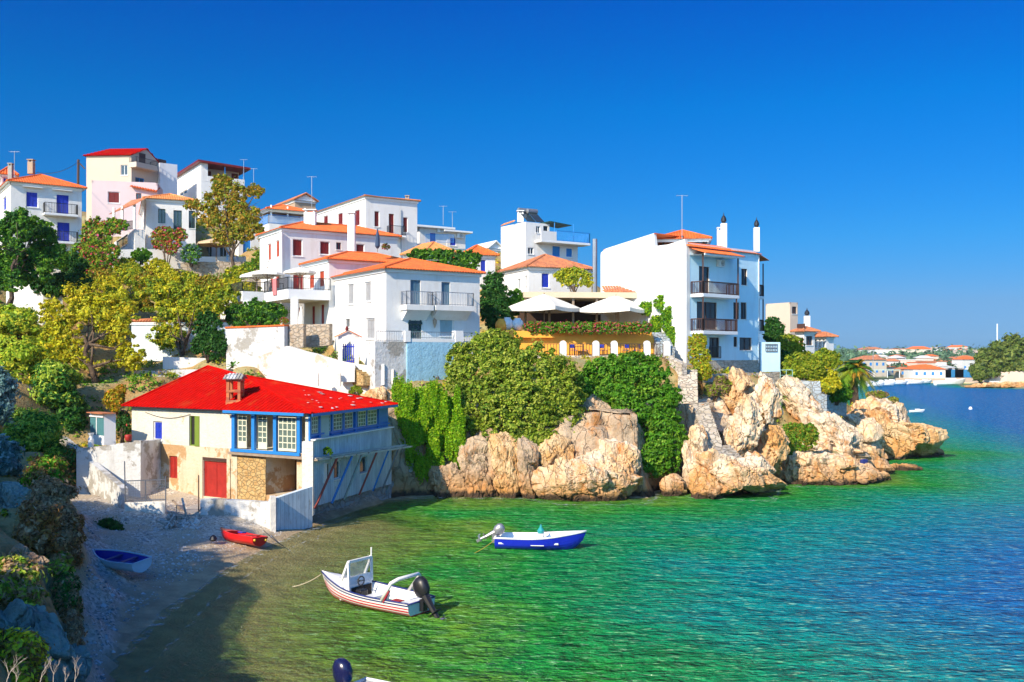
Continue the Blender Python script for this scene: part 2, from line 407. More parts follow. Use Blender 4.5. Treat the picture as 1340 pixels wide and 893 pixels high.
# ------------------------------------------------------------------ the ground: one sheet to the horizon
def grow(a, b, step, far, g=1.18):
    core = list(np.arange(a, b, step)); lo = []; hi = []; s = step; x = a
    while x > -far: s *= g; x -= s; lo.append(x)
    s = step; x = core[-1]
    while x < far: s *= g; x += s; hi.append(x)
    return np.array(lo[::-1] + core + hi)
def grid_mesh(name, X, Y, Z, mat, attrs=None, smooth=True):
    ny, nx = X.shape
    co = np.stack([X, Y, Z], -1).reshape(-1, 3)
    idx = np.arange(nx * ny).reshape(ny, nx)
    q = np.stack([idx[:-1, :-1], idx[:-1, 1:], idx[1:, 1:], idx[1:, :-1]], -1).reshape(-1, 4)
    return np_mesh(name, co, q, mat, attrs, smooth)
def np_mesh(name, co, q, mat, attrs=None, smooth=False):
    me = bpy.data.meshes.new(name)
    nv, nf, k = len(co), len(q), q.shape[1]
    me.vertices.add(nv); me.vertices.foreach_set('co', np.ascontiguousarray(co, np.float32).ravel())
    me.loops.add(nf * k); me.loops.foreach_set('vertex_index', np.ascontiguousarray(q, np.int32).ravel())
    me.polygons.add(nf); me.polygons.foreach_set('loop_start', np.arange(0, nf * k, k, dtype=np.int32))
    me.polygons.foreach_set('loop_total', np.full(nf, k, np.int32))
    if smooth: me.polygons.foreach_set('use_smooth', np.ones(nf, bool))
    me.materials.append(mat)
    for nm, val in (attrs or {}).items():
        if val.ndim == 1:
            a = me.attributes.new(nm, 'FLOAT', 'POINT'); a.data.foreach_set('value', val.astype(np.float32))
        else:
            a = me.color_attributes.new(nm, 'FLOAT_COLOR', 'POINT')
            a.data.foreach_set('color', np.concatenate([val, np.ones((len(val), 1))], 1).astype(np.float32).ravel())
    me.update(calc_edges=True); me.validate()
    return me
xs = grow(-62, 62, 0.45, 4200); ys = grow(16, 125, 0.45, 4200)
GX, GY = np.meshgrid(xs, ys)
GZ, GD, GS = ground_h(GX, GY)
nz = np.array([noise.noise(Vector((x * .35, y * .35, 0))) * .5 + noise.noise(Vector((x * 1.3, y * 1.3, 5))) * .18 for x, y in zip(GX.ravel(), GY.ravel())]).reshape(GX.shape)
rough = np.clip((GZ - 1.0) / 3, 0, 1)
GZ = GZ + nz * (0.06 + 0.7 * rough) * np.where(GD > 0, 1, 0)
def ground_mat():
    m, t, b = nodemat('ground_soil_and_shingle')
    a = N(t, 'ShaderNodeAttribute'); a.attribute_name = 'beach'
    # shingle: small pebbles of several greys
    mp = coords(t)
    v = N(t, 'ShaderNodeTexVoronoi'); v.inputs['Scale'].default_value = 9.0; t.links.new(mp.outputs[0], v.inputs['Vector'])
    sp = N(t, 'ShaderNodeSeparateColor'); t.links.new(v.outputs['Color'], sp.inputs[0])
    peb = mixc(t, sp.outputs[0], (0.24, 0.20, 0.16), (0.72, 0.64, 0.53))
    fine = mixc(t, noise_fac(t, 22, 3, 0.7, 0.4, 0.65), (0.38, 0.30, 0.21), (0.56, 0.47, 0.34))
    peb = mixc(t, noise_fac(t, 0.5, 4, 0.6, 0.42, 0.6), peb, fine)
    # wet band by the water
    z = N(t, 'ShaderNodeSeparateXYZ'); g = N(t, 'ShaderNodeNewGeometry'); t.links.new(g.outputs['Position'], z.inputs[0])
    r = N(t, 'ShaderNodeMapRange'); r.inputs['From Min'].default_value = 0.12; r.inputs['From Max'].default_value = 0.42; t.links.new(z.outputs['Z'], r.inputs['Value'])
    wet = mixc(t, noise_fac(t, 1.2, 5, 0.6, 0.35, 0.65), (0.32, 0.23, 0.13), (0.48, 0.36, 0.21))
    peb = mixc(t, r.outputs[0], wet, peb)
    soil = mixc(t, noise_fac(t, 0.35, 6, 0.7, 0.4, 0.6), (0.40, 0.22, 0.07), (0.34, 0.30, 0.13))
    soil = mixc(t, noise_fac(t, 2.5, 6, 0.7, 0.5, 0.7), soil, (0.13, 0.12, 0.035))
    far = N(t, 'ShaderNodeMapRange'); far.inputs['From Min'].default_value = 180; far.inputs['From Max'].default_value = 330; t.links.new(z.outputs['Y'], far.inputs['Value'])
    green = mixc(t, noise_fac(t, 0.05, 6, 0.7, 0.4, 0.62), (0.05, 0.10, 0.04), (0.16, 0.19, 0.09))
    soil = mixc(t, far.outputs[0], soil, green)
    c = mixc(t, a.outputs['Fac'], soil, peb)
    t.links.new(c, b.inputs['Base Color']); b.inputs['Roughness'].default_value = 0.9
    ad = N(t, 'ShaderNodeMath', operation='ADD'); t.links.new(v.outputs['Distance'], ad.inputs[0]); t.links.new(noise_fac(t, 5, 5, 0.7), ad.inputs[1])
    bump(t, b, ad.outputs[0], 0.6, 0.05)
    return m
beach = np.clip((1.9 - GZ) / 0.8, 0, 1) * np.clip((260 - GY) / 60 + (GD < 26), 0, 1)
go = link('ground', grid_mesh('ground', GX, GY, GZ, ground_mat(), {'beach': beach.ravel()}))
props(go, kind='structure')

# ------------------------------------------------------------------ the sea
wx = grow(-30, 70, 1.0, 4400); wy = grow(8, 130, 1.0, 4400)
WX, WY = np.meshgrid(wx, wy)
wd, ws = coast_sd(WX, WY)
dep = np.maximum(-wd, 0)
def water_mat():
    m, t, b = nodemat('sea_water')
    a = N(t, 'ShaderNodeAttribute'); a.attribute_name = 'offshore'
    z = N(t, 'ShaderNodeSeparateXYZ'); g = N(t, 'ShaderNodeNewGeometry'); t.links.new(g.outputs['Position'], z.inputs[0])
    # bed colour seen through the water: sand, weed, deep
    n1 = noise_fac(t, 0.16, 5, 0.6, 0.2, 0.8)
    ad = N(t, 'ShaderNodeMath', operation='MULTIPLY_ADD'); t.links.new(n1, ad.inputs[0]); ad.inputs[1].default_value = 12.0
    su = N(t, 'ShaderNodeMath', operation='SUBTRACT'); t.links.new(a.outputs['Fac'], su.inputs[0]); su.inputs[1].default_value = 6.0
    t.links.new(su.outputs[0], ad.inputs[2])
    mr = N(t, 'ShaderNodeMapRange'); mr.inputs['From Max'].default_value = 60.0; t.links.new(ad.outputs[0], mr.inputs['Value'])
    cr = N(t, 'ShaderNodeValToRGB'); t.links.new(mr.outputs[0], cr.inputs[0])
    el = cr.color_ramp.elements
    el[0].position = 0.0; el[0].color = (0.26, 0.32, 0.07, 1)
    el[1].position = 1.0; el[1].color = (0.0, 0.17, 0.46, 1)
    for p_, c_ in ((0.08, (0.16, 0.35, 0.03)), (0.17, (0.02, 0.31, 0.04)), (0.32, (0.004, 0.30, 0.12)), (0.46, (0.0, 0.31, 0.26)), (0.76, (0.0, 0.22, 0.38))):
        q = el.new(p_); q.color = (*c_, 1)
    # short streaky patches
    st = noise_fac(t, 0.9, 5, 0.65, 0.42, 0.62, (1, 2.2, 1))
    c = mixc(t, st, cr.outputs[0], (0.35, 0.6, 0.7), 'MULTIPLY')
    c = mixc(t, noise_fac(t, 2.6, 4, 0.6, 0.56, 0.70, (.7, 2.2, 1)), c, mixc(t, .45, c, (0.55, 0.90, 0.50)))  # bright streaks paint glints of reflected light into the water colour
    # waves: three noises stretched across the wind
    h1 = noise_fac(t, 0.55, 3, 0.55, 0.2, 0.8, (1.0, 1.9, 1)); h2 = noise_fac(t, 3.0, 3, 0.6, 0.2, 0.8, (1.0, 1.8, 1)); 
    a1 = N(t, 'ShaderNodeMath', operation='MULTIPLY_ADD'); t.links.new(h1, a1.inputs[0]); a1.inputs[1].default_value = 3.0; t.links.new(h2, a1.inputs[2])
    bp = N(t, 'ShaderNodeBump'); bp.inputs['Strength'].default_value = 1.0; bp.inputs['Distance'].default_value = 0.30
    t.links.new(a1.outputs[0], bp.inputs['Height'])
    # clear in the shallows; the surface reflects the sky less at a slant than a mirror would, because it is ruffled
    nt_ = t; df = N(t, 'ShaderNodeBsdfDiffuse'); t.links.new(c, df.inputs[0]); t.links.new(bp.outputs[0], df.inputs['Normal'])
    tr = N(t, 'ShaderNodeBsdfTransparent'); tr.inputs[0].default_value = (0.88, 0.93, 0.78, 1)
    gl = N(t, 'ShaderNodeBsdfGlossy'); gl.inputs['Roughness'].default_value = 0.06; t.links.new(bp.outputs[0], gl.inputs['Normal'])
    fr = N(t, 'ShaderNodeFresnel'); fr.inputs[0].default_value = 1.33; t.links.new(bp.outputs[0], fr.inputs['Normal'])
    fm = N(t, 'ShaderNodeMath', operation='MULTIPLY'); fm.inputs[1].default_value = 0.55; t.links.new(fr.outputs[0], fm.inputs[0])
    fc = N(t, 'ShaderNodeMath', operation='MINIMUM'); fc.inputs[1].default_value = 0.42; t.links.new(fm.outputs[0], fc.inputs[0])
    cl = N(t, 'ShaderNodeMapRange'); cl.inputs['From Max'].default_value = 8.5; cl.inputs['To Min'].default_value = 0.05; cl.inputs['To Max'].default_value = 1.0; cl.interpolation_type = 'SMOOTHSTEP'
    t.links.new(a.outputs['Fac'], cl.inputs['Value'])
    body = N(t, 'ShaderNodeMixShader'); t.links.new(cl.outputs[0], body.inputs[0]); t.links.new(tr.outputs[0], body.inputs[1]); t.links.new(df.outputs[0], body.inputs[2])
    mx = N(t, 'ShaderNodeMixShader'); t.links.new(fc.outputs[0], mx.inputs[0]); t.links.new(body.outputs[0], mx.inputs[1]); t.links.new(gl.outputs[0], mx.inputs[2])
    t.nodes.remove(b)
    out = [n for n in t.nodes if n.type == 'OUTPUT_MATERIAL'][0]; t.links.new(mx.outputs[0], out.inputs[0])
    return m
# the open water to the right is deeper than the cove
dep2 = dep * (0.75 + np.clip(WX / 14, 0, 1.8)) + np.clip((WY - 75) / 12, 0, 20) * (WX > 25) * np.clip(dep / 6, 0, 1)
dep2 = dep2 + 4.0 * np.clip((ws - .35) / .3, 0, 1) * np.clip(dep / .4, 0, 1) * (WY > 50)
wo_ = link('sea_water', grid_mesh('sea_water', WX, WY, np.zeros_like(WX), water_mat(), {'offshore': dep2.ravel()}))
props(wo_, kind='structure')
# foam where the ripples run up the shingle
def foam_mat():
    m, t, b = nodemat('sea_foam')
    b.inputs['Base Color'].default_value = (0.75, 0.8, 0.82, 1); b.inputs['Roughness'].default_value = 0.7
    tr = N(t, 'ShaderNodeBsdfTransparent'); mx = N(t, 'ShaderNodeMixShader')
    f = noise_fac(t, 2.2, 6, 0.75, 0.5, 0.62)
    mu = N(t, 'ShaderNodeMath', operation='MULTIPLY'); mu.inputs[1].default_value = 0.35; t.links.new(f, mu.inputs[0])
    t.links.new(mu.outputs[0], mx.inputs[0]); t.links.new(tr.outputs[0], mx.inputs[1]); t.links.new(b.outputs[0], mx.inputs[2])
    out = [n for n in t.nodes if n.type == 'OUTPUT_MATERIAL'][0]; t.links.new(mx.outputs[0], out.inputs[0])
    return m
def strip(pts, w0, w1, z, mb):
    P = [Vector((p[0], p[1], z)) for p in pts]; prev = None
    for i, p in enumerate(P):
        d = (P[min(i + 1, len(P) - 1)] - P[max(i - 1, 0)]).normalized(); n = Vector((d.y, -d.x, 0))
        o = 0.35 * noise.noise(Vector((i * .7, z * 50, 3)))
        k = mb.add([p + n * (w0 + o), p + n * (w1 + o)])
        if prev is not None: mb.face((prev, prev + 1, k + 1, k))
        prev = k
FOAM = foam_mat()
def interp(pts, step=0.35):
    out = []
    for a, b in zip(pts[:-1], pts[1:]):
        n = max(1, int(math.hypot(b[0] - a[0], b[1] - a[1]) / step))
        out += [(a[0] + (b[0] - a[0]) * i / n, a[1] + (b[1] - a[1]) * i / n) for i in range(n)]
    return out + [pts[-1]]
beachline = interp([gx(120, 893), gx(130, 880), gx(175, 838), gx(215, 800), gx(300, 742), gx(350, 716), gx(405, 693), gx(455, 677)])
mb = MB(); strip(beachline, -0.15, 0.35, 0.012, mb); strip(beachline, 1.3, 1.42, 0.014, mb)
rockline = interp([gx(513, 656), gx(560, 652), gx(620, 652), gx(690, 653), gx(730, 661), gx(850, 661), gx(862, 647), gx(892, 646), gx(905, 652), gx(1012, 656), gx(1020, 636), gx(1110, 640), gx(1164, 636)])
strip(rockline, -.3, .22, 0.012, mb)
fo = mb.build('shore_foam', FOAM); props(fo, kind='structure')

# ------------------------------------------------------------------ rock
def rock_mat(name, c1, c2, c3, wet=True):
    if name in MATS: return MATS[name]
    m, t, b = nodemat(name)
    c = mixc(t, noise_fac(t, 0.45, 6, 0.65, 0.45, 0.62), c1, c2)
    c = mixc(t, noise_fac(t, 0.8, 7, 0.7, 0.52, 0.66, (1, 1, .5)), c, c3)
    ve = N(t, 'ShaderNodeTexVoronoi'); ve.feature = 'DISTANCE_TO_EDGE'; ve.inputs['Scale'].default_value = 1.1
    mp = coords(t, (1, 1, .38)); ns = N(t, 'ShaderNodeTexNoise'); ns.inputs['Scale'].default_value = 1.2; ns.inputs['Detail'].default_value = 5
    t.links.new(mp.outputs[0], ns.inputs['Vector']); vm = N(t, 'ShaderNodeVectorMath', operation='MULTIPLY_ADD'); vm.inputs[1].default_value = (1.1, 1.1, 1.1)
    t.links.new(ns.outputs['Color'], vm.inputs[0]); t.links.new(mp.outputs[0], vm.inputs[2]); t.links.new(vm.outputs[0], ve.inputs['Vector'])
    cr = N(t, 'ShaderNodeMapRange'); cr.inputs['From Max'].default_value = 0.035; t.links.new(ve.outputs['Distance'], cr.inputs['Value'])
    c = mixc(t, cr.outputs[0], mixc(t, .65, tuple(x * .55 for x in c2), c), c)
    c = mixc(t, noise_fac(t, 5.0, 6, 0.75, 0.55, 0.75), c, tuple(x * .45 for x in c2))
    if wet:
        z = N(t, 'ShaderNodeSeparateXYZ'); g = N(t, 'ShaderNodeNewGeometry'); t.links.new(g.outputs['Position'], z.inputs[0])
        n = noise_fac(t, 1.5, 4, 0.6, 0.2, 0.8); ad = N(t, 'ShaderNodeMath', operation='MULTIPLY_ADD'); t.links.new(n, ad.inputs[0]); ad.inputs[1].default_value = -0.5; t.links.new(z.outputs['Z'], ad.inputs[2])
        r = N(t, 'ShaderNodeMapRange'); r.inputs['From Min'].default_value = 0.0; r.inputs['From Max'].default_value = 0.25; t.links.new(ad.outputs[0], r.inputs['Value'])
        r2 = N(t, 'ShaderNodeMapRange'); r2.inputs['From Min'].default_value = 0.3; r2.inputs['From Max'].default_value = 1.9; t.links.new(ad.outputs[0], r2.inputs['Value'])
        c = mixc(t, r2.outputs[0], mixc(t, .7, c, (0.50, 0.22, 0.05)), c)
        c = mixc(t, r.outputs[0], (0.07, 0.04, 0.02), c)
    t.links.new(c, b.inputs['Base Color']); b.inputs['Roughness'].default_value = 0.88
    a1 = N(t, 'ShaderNodeMath', operation='ADD'); t.links.new(cr.outputs[0], a1.inputs[0]); t.links.new(noise_fac(t, 2.5, 8, 0.7, 0.2, 0.8), a1.inputs[1])
    bump(t, b, a1.outputs[0], 0.9, 0.14)
    MATS[name] = m; return m
LIME = rock_mat('pale_limestone', (0.76, 0.62, 0.44), (0.72, 0.45, 0.22), (0.58, 0.24, 0.06))
LIMEO = rock_mat('orange_stained_limestone', (0.72, 0.50, 0.27), (0.64, 0.34, 0.11), (0.42, 0.16, 0.04))
LIMEG = rock_mat('grey_stained_cliff_rock', (0.54, 0.40, 0.26), (0.40, 0.28, 0.18), (0.52, 0.22, 0.06))
SCHIST = rock_mat('grey_green_schist', (0.28, 0.38, 0.33), (0.16, 0.22, 0.20), (0.42, 0.36, 0.25), False)

def hvec(p, s=0.0):
    v = noise.cell_vector(Vector((p.x * 13.7 + s + .5, p.y * 17.3 + .5, p.z * 11.1 + .5)))
    return v * 2 - Vector((1, 1, 1))
def facet(p, scale, amp, seed=0.0):
    q = p / scale + Vector((seed * 3.17, seed * 1.71, -seed * 2.3))
    d, pts = noise.voronoi(q)
    n = hvec(pts[0])
    r = (q - pts[0]).dot(n) * 1.0 + n.x * 0.6
    e = d[1] - d[0]
    crack = max(0.0, 1 - e / 0.12)
    return amp * (r - 0.5 * crack * crack)
BED = Matrix.Diagonal((1.25, 1.25, .62)) @ Matrix.Rotation(0.5, 3, 'Y')
def rock_mesh(mb_name, c, r, seed, mat, sub=5, amp=0.17, rot=0.0, tilt=0.0, square=2.6, lay=0.0, ax=0.0):
    """an outcrop: rounded block, cut into fractured facets"""
    bm = bmesh.new(); bmesh.ops.create_icosphere(bm, subdivisions=sub, radius=1.0)
    c = Vector(c); r = Vector(r); M = Matrix.Rotation(rot, 3, 'Z') @ Matrix.Rotation(tilt, 3, 'Y') @ Matrix.Rotation(ax, 3, 'X')
    sc = (r.x * r.y * r.z) ** (1 / 3)
    rg = random.Random(seed); PL = []
    for i in range(17):
        n_ = Vector((rg.gauss(0, 1), rg.gauss(0, 1), rg.gauss(0, .8))).normalized(); PL.append((n_, rg.uniform(.62, .98)))
    for n_, h_ in (((.35, -.3, .88), .72), ((0, 0, 1), .86), ((-.7, -.6, .3), .8), ((.6, -.75, .2), .82)): PL.append((Vector(n_).normalized(), h_ + rg.uniform(-.1, .1)))
    for v in bm.verts:
        p = v.co.normalized()
        k = min([1.12] + [h_ / max(n_.dot(p), 1e-3) for n_, h_ in PL])
        q = Vector((p.x * k * r.x, p.y * k * r.y, p.z * k * r.z))
        w = q + Vector((noise.noise(q * .4 + Vector((seed, 0, 0))), noise.noise(q * .4 + Vector((0, seed, 9))), 0)) * sc * .3
        w = BED @ w
        d = facet(w, sc * 0.85, sc * amp * .95, seed) + facet(w, sc * 0.34, sc * amp * .34, seed + 5) + facet(w, sc * 0.13, sc * amp * .17, seed + 9)
        d += sc * amp * .14 * noise.fractal(w * (3 / sc), 1.0, 2.0, 4)
        q = q + p * d
        if lay: q.z += lay * math.sin(w.z * 5) * .1
        v.co = c + M @ q
    return bm
def rock(name, c, r, seed, mat, label, cat='rock', group=None, **kw):
    bm = rock_mesh(name, c, r, seed, mat, **kw)
    me = bpy.data.meshes.new(name)
    bmesh.ops.translate(bm, verts=bm.verts, vec=-Vector(c)); bm.to_mesh(me); bm.free()
    me.materials.append(mat)
    o = link(name, me, None, c)
    return props(o, label, cat, group)
def rocks_joined(name, specs, mat, kind=None, label=None, cat=None):
    mb = MB()
    for (c, r, seed, kw) in specs:
        bm = rock_mesh(name, c, r, seed, mat, **kw)
        k = len(mb.v); mb.v += [tuple(v.co) for v in bm.verts]
        for f in bm.faces: mb.f.append(tuple(v.index + k for v in f.verts)); mb.mi.append(0)
        bm.free()
    o = mb.build(name, mat, None, (0, 0, 0))
    return props(o, label, cat, kind=kind)
def cliff_strip(name, path, ztop, mat, lean=0.28, seed=0, step=0.26, zb=-1.0, amp=1.0):
    P = interp(path, step); L = len(P)
    X = []; Q = []
    acc = 0
    tops = [ztop(i / (L - 1)) for i in range(L)]
    n = int(max(tops) / step) + 6
    for i, p in enumerate(P):
        a = P[max(i - 2, 0)]; b = P[min(i + 2, L - 1)]; d = Vector((b[0] - a[0], b[1] - a[1], 0)).normalized(); inn = Vector((-d.y, d.x, 0))
        H = tops[i]
        for j in range(n + 1):
            t = j / n; zz = zb + (H - zb) * min(t / .9, 1.0)
            back = max(zz, 0) * lean + max(0, t - .9) * 30
            q = Vector((p[0], p[1], zz)) + inn * back
            w = Vector((q.x, q.y, q.z * .62))
            dd = facet(w, 2.6, .85 * amp, seed) + facet(w, 1.0, .3 * amp, seed + 3) + facet(w, .4, .08 * amp, seed + 6) + .15 * noise.fractal(w, 1.0, 2.0, 4)
            X.append(q - inn * dd + Vector((0, 0, -.3 * dd if t > .85 else 0)))
    co = np.array([tuple(v) for v in X]); idx = np.arange(L * (n + 1)).reshape(L, n + 1)
    q = np.stack([idx[:-1, :-1], idx[1:, :-1], idx[1:, 1:], idx[:-1, 1:]], -1).reshape(-1, 4)
    o = link(name, np_mesh(name, co, q, mat, None, False)); props(o, kind='structure'); return o
def px_path(*uv): return [gx(u, v) for u, v in uv]
cl_top = lambda t: float(np.interp(t, [0, .1, .25, .5, .75, 1.0], [5.2, 6.4, 6.0, 5.4, 5.6, 6.0]))
cliff_strip('cliff', px_path((500, 654), (520, 651), (560, 649), (620, 649), (690, 650), (770, 652), (850, 651), (868, 643), (895, 641), (910, 642)), cl_top, LIMEG, 0.30, 2, amp=.6)
cliff_strip('cliff', px_path((890, 640), (905, 640), (950, 640), (1005, 638), (1020, 628), (1060, 628), (1110, 629), (1150, 626), (1165, 618)), lambda t: float(np.interp(t, [0, .3, .5, 1], [6.5, 6.2, 4, 1.2])), LIME, 0.95, 8)
# ------------------------------------------------------------------ foliage
def pal(*c): return np.array(c, float)
OLIVE = pal((0.34, 0.42, 0.03), (0.19, 0.32, 0.02), (0.52, 0.55, 0.08), (0.08, 0.18, 0.012))
GREEN = pal((0.07, 0.24, 0.012), (0.14, 0.36, 0.015), (0.045, 0.16, 0.01), (0.24, 0.42, 0.03))
DGRN = pal((0.02, 0.11, 0.015), (0.045, 0.17, 0.02), (0.015, 0.07, 0.015), (0.09, 0.22, 0.03))
YEL = pal((0.64, 0.60, 0.02), (0.50, 0.53, 0.03), (0.74, 0.55, 0.02), (0.30, 0.40, 0.03))
YG = pal((0.34, 0.42, 0.02), (0.20, 0.34, 0.02), (0.48, 0.44, 0.03), (0.10, 0.20, 0.015))
IVY = pal((0.22, 0.50, 0.01), (0.34, 0.56, 0.015), (0.10, 0.30, 0.01), (0.46, 0.58, 0.02))
RUST = pal((0.30, 0.12, 0.03), (0.22, 0.15, 0.04), (0.40, 0.20, 0.05), (0.14, 0.08, 0.03))
DRYB = pal((0.42, 0.26, 0.12), (0.30, 0.18, 0.09), (0.5, 0.36, 0.2), (0.2, 0.12, 0.06))
BLUEG = pal((0.12, 0.24, 0.22), (0.08, 0.17, 0.16), (0.2, 0.33, 0.32), (0.05, 0.11, 0.08))
FLOW = pal((0.75, 0.05, 0.12), (0.7, 0.12, 0.04), (0.8, 0.1, 0.3), (0.6, 0.04, 0.08))
AUT = pal((0.50, 0.26, 0.03), (0.30, 0.30, 0.03), (0.18, 0.30, 0.02), (0.60, 0.34, 0.03))
def foliage_arrays(blobs, n, size, palette, aspect=1.7, fill=0.35, extra=None, extra_p=0.0, droop=0.0, clump=0.22, cden=1.0, rng=RNG):
    if .09 < size < .3: n = int(n * 1.75); size *= .74
    B = np.array([list(b[0]) + list(b[1]) for b in blobs], float)
    area = (B[:, 3] * B[:, 4] + B[:, 3] * B[:, 5] + B[:, 4] * B[:, 5])
    pr = area / area.sum()
    cr0 = clump * np.cbrt(B[:, 3] * B[:, 4] * B[:, 5])
    ncl = np.maximum((cden * area * 4.2 / (np.maximum(cr0, .05) ** 2 * 3.2)).astype(int), 5)
    cb = np.repeat(np.arange(len(B)), ncl)
    K = len(cb)
    d = rng.normal(size=(K, 3)); d[:, 2] = d[:, 2] + 0.15; d /= np.linalg.norm(d, axis=1)[:, None]
    rr = np.where(rng.random(K) < fill, rng.uniform(.35, .85, K), rng.uniform(.8, 1.08, K))
    cc = B[cb, :3] + d * B[cb, 3:] * rr[:, None]
    ccr = cr0[cb] * rng.lognormal(-.1, .45, K)
    cw = pr[cb] / ncl[cb] * rng.uniform(.4, 1.6, K); cw /= cw.sum()
    k = rng.choice(K, size=n, p=cw)
    l = rng.normal(size=(n, 3)); l /= np.linalg.norm(l, axis=1)[:, None]
    l *= np.where(rng.random(n) < .22, rng.uniform(.9, 2.0, n), rng.random(n) ** 0.5)[:, None]
    ani = rng.uniform(.55, 1.35, (K, 3))
    P = cc[k] + l * ccr[k][:, None] * ani[k] * np.array([1, 1, .8])
    l = l / np.maximum(np.linalg.norm(l, axis=1)[:, None], 1)
    if droop: P[:, 2] -= droop * rng.random(n)
    nrm = l * 0.9 + d[k] * 0.5 + rng.normal(size=(n, 3)) * .45 + np.array([0, 0, .25]); nrm /= np.linalg.norm(nrm, axis=1)[:, None]
    t = rng.normal(size=(n, 3)); t -= nrm * (t * nrm).sum(1)[:, None]; t /= np.linalg.norm(t, axis=1)[:, None]
    bt = np.cross(nrm, t)
    s = size * rng.uniform(.6, 1.3, n)[:, None]
    a = t * s * aspect * .5; b = bt * s * .5
    V = np.stack([P - a, P + b * .9 + a * .05, P + a, P - b * .9 + a * .05], 1).reshape(-1, 3)
    ci = rng.random(K); w = np.clip(ci[k] + rng.normal(size=n) * .22, 0, .999)
    pi_ = (w * (len(palette) - 1)); i0 = np.floor(pi_).astype(int); fr = (pi_ - i0)[:, None]
    C = palette[i0] * (1 - fr) + palette[i0 + 1] * fr
    C *= rng.uniform(.75, 1.25, n)[:, None]
    if extra is not None:
        hot = rng.random(K) < .5
        m = (rng.random(n) < extra_p * 2) & hot[k]
        C[m] = extra[rng.integers(0, len(extra), m.sum())]
    return V, np.repeat(C, 4, 0)
def foliage_mesh(name, off, arrs):
    V = np.concatenate([a[0] for a in arrs]); C = np.concatenate([a[1] for a in arrs])
    V = V - np.array(tuple(off)); q = np.arange(len(V)).reshape(-1, 4)
    return np_mesh(name, V, q, LEAF, {'Col': C}, False)
BARK = rock_mat('tree_bark', (0.13, 0.085, 0.05), (0.07, 0.045, 0.03), (0.2, 0.14, 0.09), False)
def limbs(mb, base, top, r, n_br, targets, seed=0):
    rg = random.Random(seed); base = Vector(base); top = Vector(top); pts = []
    for i in range(7):
        t = i / 6; p = base.lerp(top, t) + Vector((rg.uniform(-1, 1), rg.uniform(-1, 1), 0)) * r * .8 * (0 < i < 6); pts.append(p)
    mb.tube(pts, [r * (1.25 if i == 0 else 1 - .45 * i / 6) for i in range(7)], 8)
    for i in range(n_br):
        a = pts[2 + i % 5 if i % 5 < 4 else 5]; tg = Vector(targets[i % len(targets)]) + Vector((rg.uniform(-.4, .4), rg.uniform(-.4, .4), rg.uniform(-.3, .3)))
        mid = a.lerp(tg, .5) + Vector((rg.uniform(-.2, .2), rg.uniform(-.2, .2), rg.uniform(0, .3))) * (tg - a).length * .3
        mb.tube([a, a.lerp(mid, .5), mid, tg], [r * .45, r * .35, r * .25, r * .08], 6)
        for k in range(2):
            e2 = mid + Vector((rg.uniform(-1, 1), rg.uniform(-1, 1), rg.uniform(-.1, .8))) * (tg - a).length * .4
            mb.tube([mid, (mid + e2) / 2 + Vector((0, 0, .05)), e2], [r * .2, r * .12, r * .05], 5)
def tree(name, base, top, r, blobs, n, size, palette, label, cat='tree', group=None, nbr=7, seed=0, **kw):
    root = thing(name, base, label, cat, group)
    mb = MB(); limbs(mb, base, top, r, nbr, [b[0] for b in blobs], seed); mb.build('trunk', BARK, root, smooth=True)
    me = foliage_mesh('crown', base, [foliage_arrays(blobs, n, size, palette, **kw)])
    link('crown', me, root); return root
def bush(name, blobs, n, size, palette, label, cat='shrub', group=None, stems=True, base=None, **kw):
    c = sum((Vector(b[0]) for b in blobs), Vector()) / len(blobs)
    zb = min(b[0][2] - b[1][2] for b in blobs)
    base = Vector(base) if base is not None else Vector((c.x, c.y, zb))
    root = thing(name, base, label, cat, group)
    if stems:
        mb = MB(); rg = random.Random(int(n))
        for i in range(5):
            t = Vector(blobs[i % len(blobs)][0]); mb.tube([base + Vector((rg.uniform(-.15, .15), rg.uniform(-.15, .15), -.3)), base.lerp(t, .5) + Vector((rg.uniform(-.2, .2), rg.uniform(-.2, .2), 0)), t], [.07, .05, .02], 5)
        mb.build('stem', BARK, root, smooth=True)
    link('foliage', foliage_mesh('foliage', base, [foliage_arrays(blobs, n, size, palette, **kw)]), root)
    return root
def E(u, v, Y, ru, rv, ry=None):
    """ellipsoid centred at pixel (u,v) distance Y with pixel half sizes"""
    k = Y / F
    return (tuple(S(u, v, Y)), (ru * k, (ry if ry else (ru + rv) * .5) * k, rv * k))
# ------------------------------------------------------------------ facades and houses
class Fac:
    """a vertical wall plane; pixels of the photograph give positions along it"""
    def __init__(s, O, d, n, zb, W, zt):
        s.O, s.d, s.n, s.zb, s.W, s.zt = Vector((O[0], O[1], 0)), Vector((d[0], d[1], 0)), Vector((n[0], n[1], 0)), zb, W, zt
    def s_at(s, u):
        r = (u - 670.0) / F
        return (r * s.O.y - s.O.x) / (s.d.x - r * s.d.y)
    def z_at(s, u, v):
        Y = s.O.y + s.d.y * s.s_at(u)
        return CH - (v - VH) / F * Y
    def P(s, a, z, off=0.0): return s.O + s.d * a + s.n * off + Vector((0, 0, z))
    def rect(s, u0, v0, u1, v1):
        um = (u0 + u1) / 2
        a, b = sorted((s.s_at(u0), s.s_at(u1)))
        return a, b, s.z_at(um, v1), s.z_at(um, v0)
    def off(s, k): return Fac(s.O + s.n * k, s.d, s.n, s.zb, s.W, s.zt)
    def box(s, mb, a0, a1, z0, z1, o0, o1):
        return mb.box(s.P(a0, z0, o0), s.d * (a1 - a0), s.n * (o1 - o0), Vector((0, 0, z1 - z0)))

